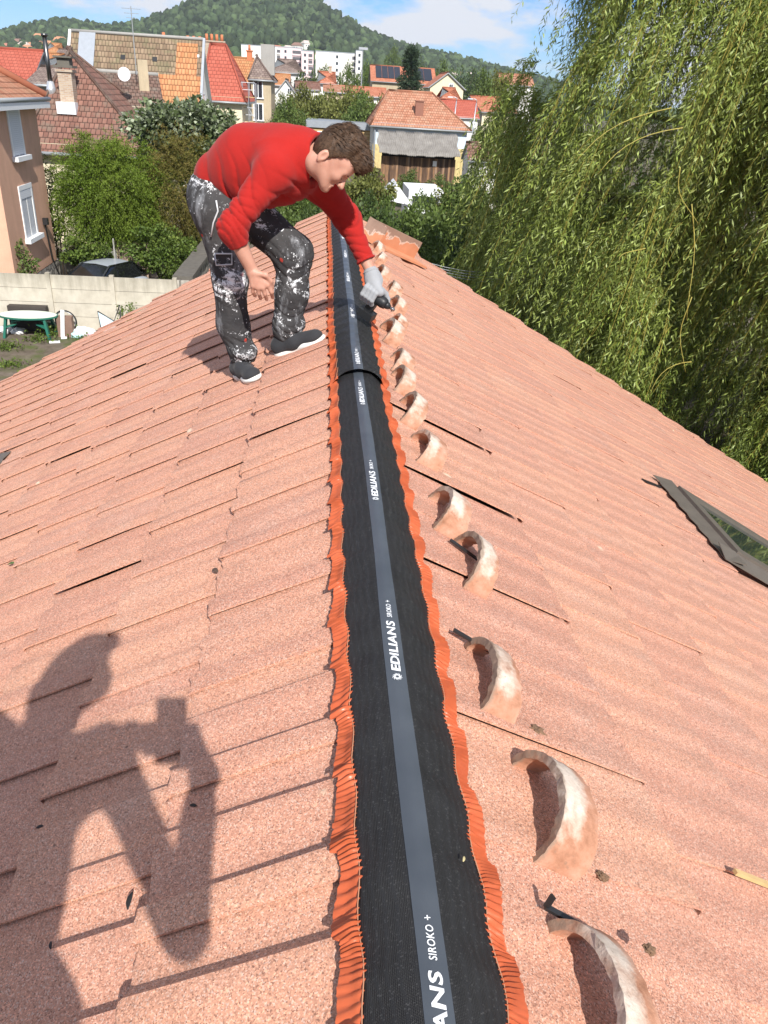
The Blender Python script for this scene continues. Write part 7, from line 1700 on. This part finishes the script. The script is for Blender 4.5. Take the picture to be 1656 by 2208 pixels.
    # shoes
    for (toe, heel, ank, nm) in ((rtoe, rheel, ra, 'r'), (ltoe, lheel, la, 'l')):
        d = unit(toe - heel); lat = unit(np.cross(d, nS if nm == 'l' else unit(np.array([-.4, .1, .9])))); up = np.cross(lat, d); up = up if up[2] > 0 else -up
        Lh = np.linalg.norm(toe - heel); lo = np.minimum(np.minimum(toe, heel), ank) - .12; hi = np.maximum(np.maximum(toe, heel), ank) + .12
        s_ = Field(lo, hi, .0040); Q = lambda a, z, w=0.0: heel + d * a * Lh + up * z + lat * w
        s_.cap(Q(.14, .050), Q(.45, .046), .043, .045, .02); s_.cap(Q(.45, .044), Q(.84, .034), .046, .034, .02); s_.ell(Q(.80, .030), [d, up, lat], (.055, .028, .047), .02)
        s_.cap(Q(.16, .06), ank + up * .015, .042, .046, .02); s_.cap(Q(.45, .065), ank * .6 + Q(.4, .08) * .4, .035, .040, .02)
        sl, Xg = s_.sub(lo, hi); bd = sum((Xg[i] - Q(0, .012)[i]) * -up[i] for i in range(3)); s_.F = np.maximum(s_.F, bd.astype(np.float32))
        so_ = s_.mesh('shoe', SHOE, root)
        w_ = Field(lo, hi, .0040); w_.ell(Q(.15, .016), [d, up, lat], (.055, .030, .042), .02); w_.ell(Q(.74, .012), [d, up, lat], (.085, .024, .052), .02); w_.cap(Q(.15, .014), Q(.75, .011), .034, .040, .02)
        sl, Xg = w_.sub(lo, hi); top = sum((Xg[i] - Q(0, .034 if nm == 'l' else .030)[i]) * up[i] for i in range(3)); bot = sum((Xg[i] - Q(0, -.008)[i]) * -up[i] for i in range(3)); w_.F = np.maximum(np.maximum(w_.F, top), bot).astype(np.float32)
        w_.mesh('sole', SOLE, so_)
        lm_ = MB()
        for k in range(5): a = .40 + .075 * k; z = .092 - .0095 * k; lm_.tube([Q(a, z - .012, -.024), Q(a + .02, z, 0), Q(a, z - .012, .024)], .0026, 5)
        lm_.build('laces', simple('black lace', (0.015, 0.015, 0.016), 0.8) if 'black lace' not in bpy.data.materials else bpy.data.materials['black lace'], so_, True)
    # hair
    h = Field(HP(.14, -.09) - .20, HP(.14, -.09) + .20, .0036)
    h.ell(HP(.142, -.098), AX, (.106, .119, .086), .02)
    h.ell(HP(.222, -.045), AX, (.075, .036, .062), .03); h.ell(HP(.208, .000), AX, (.032, .032, .052), .03); h.ell(HP(.180, .006), AX, (.022, .026, .046), .02); h.ell(HP(.232, -.10), AX, (.07, .032, .06), .03)
    X = np.meshgrid(*h.ax, indexing='ij', sparse=True); D = [X[i] - hc[i] for i in range(3)]; uu = sum(D[i] * u[i] for i in range(3)); nn = sum(D[i] * n[i] for i in range(3)); ll = sum(D[i] * l[i] for i in range(3))
    front = (.182 + .25 * np.minimum(nn + .0, 0) * 0) - uu                      # behind the hairline
    side = np.maximum(-( .60 * (uu - .088) - .80 * (nn + .092)), 0 * uu - 1)      # plane from the temple to above the ear
    keep1 = np.minimum(front, -( -nn - .055) * 1.0)                              # front fringe region (needs uu > .182) or nn < -.055
    keep1 = np.minimum(.164 - uu + 0 * nn, .62 * (nn + .070) + .40 * (.135 - uu))
    keep2 = np.maximum(nn + .118, .005 - uu)                                      # back of the head down to the nape
    reg = np.minimum(keep1, keep2)
    h.F = np.maximum(h.F, (reg * .9).astype(np.float32))
    flow = uu * .55 - nn * .3
    st = -.0030 * np.sin(190 * ll + 26 * np.sin(20 * nn + 14 * uu) * .4 + 60 * flow) - .0040 * np.sin(75 * ll - 46 * nn + 22 * uu) - .0020 * np.sin(300 * ll + 90 * nn)
    top = 1 / (1 + np.exp(-(uu - .15) / .02)); h.F = np.where(np.abs(h.F) < .03, h.F + (st * (0.20 + .55 * top)).astype(np.float32), h.F)
    ho = h.mesh('hair', HAIR, root)
    g9 = np.random.default_rng(3); hv = np.array([v_.co[:] for v_ in ho.data.vertices]); hnrm = np.array([v_.normal[:] for v_ in ho.data.vertices])
    pick = g9.integers(0, len(hv), 4200); pp = hv[pick] + hnrm[pick] * .0005; pn = hnrm[pick]; un = (pp - hc) @ u; ln_ = (pp - hc) @ l
    comb = n * 0.9 + u * .35 + l[None, :] * (np.sign(ln_) * .35 - .25)[:, None]; comb = np.where((un < .12)[:, None], -u * .8 + n * .15, comb); comb = comb + g9.normal(0, .13, comb.shape)
    tg = comb - pn * np.sum(comb * pn, 1, keepdims=True); tg = tg / np.linalg.norm(tg, axis=1, keepdims=True) + pn * (.10 + .16 * g9.random((len(pp), 1))); ll_ = np.where(un > .15, .026, .008) * (.6 + .8 * g9.random(len(pp)))
    sd_ = np.cross(tg, pn); sd_ /= np.linalg.norm(sd_, axis=1, keepdims=True); wd_ = (.0009 + .0009 * g9.random((len(pp), 1))); L2 = ll_[:, None]
    Vs = np.stack([pp - sd_ * wd_, pp + sd_ * wd_, pp + tg * L2 * .55 + sd_ * wd_ * .8, pp + tg * L2 * .55 - sd_ * wd_ * .8, pp + tg * L2 - pn * L2 * .12], 1).reshape(-1, 3); b5 = np.arange(len(pp))[:, None] * 5
    Fs = [tuple(f) for f in (b5 + np.array([[0, 1, 2, 3]])).tolist()] + [tuple(f) for f in (b5 + np.array([[3, 2, 4]])).tolist()]
    mesh_obj('loose_strands', Vs, Fs, HAIR, ho)
    # brows and lashes
    bm_ = MB()
    for s2 in (-1, 1): bm_ = MB(); bm_.tube([HP(.1235, .0115, s2 * .014), HP(.127, .0105, s2 * .030), HP(.122, -.002, s2 * .048)], [.0028, .0036, .0020], 6); bm_.build('eyebrow', HAIR, root, True)
    for s2 in (-1, 1): bm_ = MB(); bm_.tube([HP(.0965, .0035, s2 * .022), HP(.0935, .0055, s2 * .033), HP(.0965, -.002, s2 * .045)], [.0008, .0015, .0008], 6); bm_.build('eyelashes', simple('dark lash', (0.03, 0.018, 0.012), 0.7) if 'dark lash' not in bpy.data.materials else bpy.data.materials['dark lash'], root, True)
    # glove closed round the drill
    GLV = fabric('grey knit glove', (0.29, 0.30, 0.315), 0.9, 600, 0.3, 0.10, 0.2)
    d0, d1 = J(811, 642, 4.00), J(848, 668, 3.95); dd = unit(d1 - d0); hu = unit(np.array([.05, -.1, 1.0])); hu = unit(hu - dd * (hu @ dd)); hl = np.cross(dd, hu)
    gl = Field(np.minimum(lw, d1) - .16, np.maximum(lw, d1) + .12, .0036)
    K0 = J(806, 606, 4.04)
    gl.chain([lw + (K0 - lw) * .12, lw + (K0 - lw) * .40, K0], [.033, .038, .043], .02); gl.chain([K0 + hl * .015, d0 + dd * .010 + hu * .044 + hl * .012], [.036, .024], .02); gl.chain([K0 - hl * .02, d0 - dd * .035 + hu * .044 - hl * .012], [.036, .024], .02)
    for i in range(4):
        a = d0 + dd * (-.060 + .0205 * i); kn = a + hu * .036 + hl * .034; gl.chain([a + hu * .046 + hl * .012, kn, a + hl * .045 - hu * .004, a + hl * .026 - hu * .034, a - hl * .002 - hu * .040], [.0135, .0125, .0118, .0112, .010], .004)
    gl.chain([d0 + dd * .01 + hu * .046 - hl * .012, d0 + dd * .028 + hu * .030 - hl * .034, d0 + dd * .046 + hu * .012 - hl * .040, d0 + dd * .058 + hu * .0 - hl * .034], [.017, .0145, .0128, .0108], .006)
    gl.mesh('glove', GLV, root)
    cf = MB(); cc = lw + (K0 - lw) * .06; ca = unit(K0 - lw); r1 = unit(np.cross(ca, [0, 1, 0])); r2 = np.cross(ca, r1); cf.tube([cc + (r1 * math.cos(a) + r2 * math.sin(a)) * .037 for a in np.linspace(0, 2 * math.pi, 25)], .005, 6, cap=False); cf.build('glove_cuff', GLV, root, True)
    # the drill
    dr = empty('cordless_drill', d0 + dd * .05, 'black drill with steel nut driver held in the grey glove', 'drill')
    BLK = simple('black tool plastic', (0.018, 0.019, 0.021), 0.45, 0.1, 20); CH = simple('steel driver', (0.42, 0.40, 0.38), 0.25, 0.1, 30, metal=1.0)
    mb = MB(); mb.tube([d0 - dd * .055, d0 - dd * .045, d0 + dd * .045, d0 + dd * .062, d0 + dd * .068], [.018, .028, .030, .026, .018], 16); mb.build('motor_housing', BLK, dr, True)
    mb = MB(); mb.beam(d0 - hu * .02, d0 - hu * .095 - dd * .012, .034, .042, up=dd); mb.build('handle', BLK, dr, bevel=.008)
    mb = MB(); mb.box(d0 - hu * .105 - dd * .010, (.085, .060, .040), axes=[dd, hl, hu]); mb.build('battery', BLK, dr, bevel=.008)
    mb = MB(); mb.tube([d0 + dd * .066, d0 + dd * .074, d0 + dd * .088], [.019, .019, .012], 14); mb.build('chuck', BLK, dr, True)
    mb = MB(); mb.tube([d0 + dd * .086, d0 + dd * .118], [.0075, .0075], 10); mb.tube([d0 + dd * .104, d1], [.0115, .0115], 14); mb.build('nut_driver', CH, dr, True)
    for k in range(5):
        mb = MB(); c = d0 + dd * (-.02 + .010 * k) + hu * .0295 - hl * .004; mb.box(c, (.004, .028, .003), axes=[dd, hl, hu]); mb.build('vent_rib', BLK, dr)
worker()
# ------------------------------------------------------------------ the photographer behind the phone (his shadow lies on the left slope)
def photographer():
    root = empty('person', (-.45, -.45, -.22), 'photographer standing astride behind the viewpoint, seen as the dark shadow on the left slope', 'person')
    b = Field((-1.0, -.85, -.45), (.25, .25, 1.75), .011)
    v = lambda *a: np.array(a, float)
    hd = v(-.365, -.36, 1.475); ch = v(-.42, -.44, 1.20); pe = v(-.47, -.45, .78)
    rs, re, rw = v(-.245, -.42, 1.31), v(-.108, -.36, .905), v(-.105, -.085, .955); ls, le, lw = v(-.60, -.42, 1.34), v(-.545, -.27, 1.05), v(-.262, -.075, 1.045)
    rh, rk, ra = v(-.38, -.45, .74), v(-.33, -.40, .30), v(-.30, -.46, -.10); lh, lk, la = v(-.56, -.45, .74), v(-.62, -.40, .24), v(-.66, -.46, -.30)
    def trunk(f, o, k=.05):
        f.chain([pe, (pe + ch) / 2, ch], [.125 + o, .112 + o, .125 + o], k); f.chain([rs + v(.0, 0, -.04), ch, ls + v(0, 0, -.04)], [.060 + o, .085 + o, .060 + o], k)
    trunk(b, 0); b.chain([ch, hd + v(-.02, -.04, -.10)], [.07, .055], .03)
    b.ell(hd, [unit(v(.55, .75, -.45)), v(0, 0, 1), unit(v(.8, -.6, 0))], (.10, .125, .082), .03); b.ell(hd + v(.055, .07, -.065), ID3, (.05, .05, .06), .03)
    b.cap(hd + v(.07, .09, -.015), hd + v(.078, .102, -.04), .010, .014, .01)
    for s_ in (-1, 1): b.ell(hd + v(.8, -.6, 0) * s_ * .085 + v(0, 0, -.02), ID3, (.018, .018, .032), .006)
    b.chain([rs, re, rw], [.044, .034, .025], .02); b.chain([ls, le, lw], [.044, .034, .025], .02)
    b.chain([pe, rh, rk, ra], [.11, .09, .06, .045], .04); b.chain([pe, lh, lk, la], [.11, .09, .06, .045], .04)
    for a in (ra, la): b.cap(a, a + v(.03, .15, -.055), .042, .032, .03)
    up = -CM[:, 1]; right = CM[:, 0]; fwd = CM[:, 2]; pc = CAM - fwd * .016 - up * .062
    for (w_, s_) in ((rw, 1), (lw, -1)):
        pal = pc + right * s_ * .052 - fwd * .02 - up * .02; b.cap(w_, pal, .030, .024, .02)
        for i in range(4): k0 = pal + up * (.03 - .020 * i); b.chain([k0, k0 + right * s_ * .004 + fwd * .018, k0 - right * s_ * .012 + fwd * .020], [.0105, .0095, .009], .003)
        b.chain([pal - fwd * .01 + up * .012, pal - right * s_ * .018 - fwd * .012 + up * .030], [.013, .010], .006)
    b.mesh('body', SKIN, root)
    t = Field((-1.0, -.85, .55), (.25, .25, 1.6), .012); trunk(t, .014); t.chain([ch, rs, re], [.080, .056, .040], .03); t.chain([re, re + (rw - re) * .8], [.040, .032], .02); t.chain([ch, ls, le], [.085, .062, .047], .03); t.chain([le, le + (lw - le) * .8], [.046, .037], .02); t.cap(ch + v(0, 0, .12), ch + v(.01, .02, .19), .085, .07, .03)
    t.mesh('jacket', fabric('navy jacket', (0.03, 0.04, 0.07)), root)
    t = Field((-1.0, -.85, -.45), (.05, .05, .95), .012); t.chain([pe, rh, rk, ra], [.15, .112, .085, .07], .05); t.chain([pe, lh, lk, la], [.15, .112, .085, .07], .05); t.mesh('trousers', fabric('grey work trousers', (0.06, 0.06, 0.065)), root)
    h = Field(hd - .2, hd + .2, .009); h.ell(hd + v(-.012, -.02, .02), [unit(v(.55, .75, -.45)), v(0, 0, 1), unit(v(.8, -.6, 0))], (.108, .128, .092), .02); h.cap(hd + v(.03, .04, .10), hd + v(.13, .15, .035), .05, .022, .03)
    h.cut(hd + v(0.03, 0.03, -.01), unit(v(.35, .45, -.8))); h.mesh('hair', HAIR, root)
    for a in (ra, la):
        s_ = Field(a - .2, a + .25, .010); s_.chain([a + v(0, -.05, -.06), a + v(.02, .06, -.065), a + v(.04, .17, -.075)], [.05, .048, .038], .02); s_.cap(a + v(0, 0, .02), a + v(0, -.02, -.05), .055, .05, .02); s_.mesh('shoe', SHOE, root)
    ph = MB(); ph.box(pc - fwd * .004, (.074, .009, .150), axes=[right, fwd, up]); o = ph.build('mobile_phone', DARKM, None, bevel=.006); tag(o, 'mobile phone held up by the photographer, seen as the small rectangle of the shadow', 'phone')
photographer()
# ------------------------------------------------------------------ air between us and the hill
hz = Mat('haze'); hz.t.nodes.remove(hz.b)
pv = hz.n('VolumePrincipled', Color=(0.80, 0.88, 1.0), Density=0.000105, Anisotropy=0.0)
hz.t.links.new(pv.outputs[0], hz.t.nodes['Material Output'].inputs['Volume'])
hb = MB(); hb.box((0, 0, 78.0), (8600, 8600, 170)); tag(hb.build('haze', hz.m), kind='stuff')
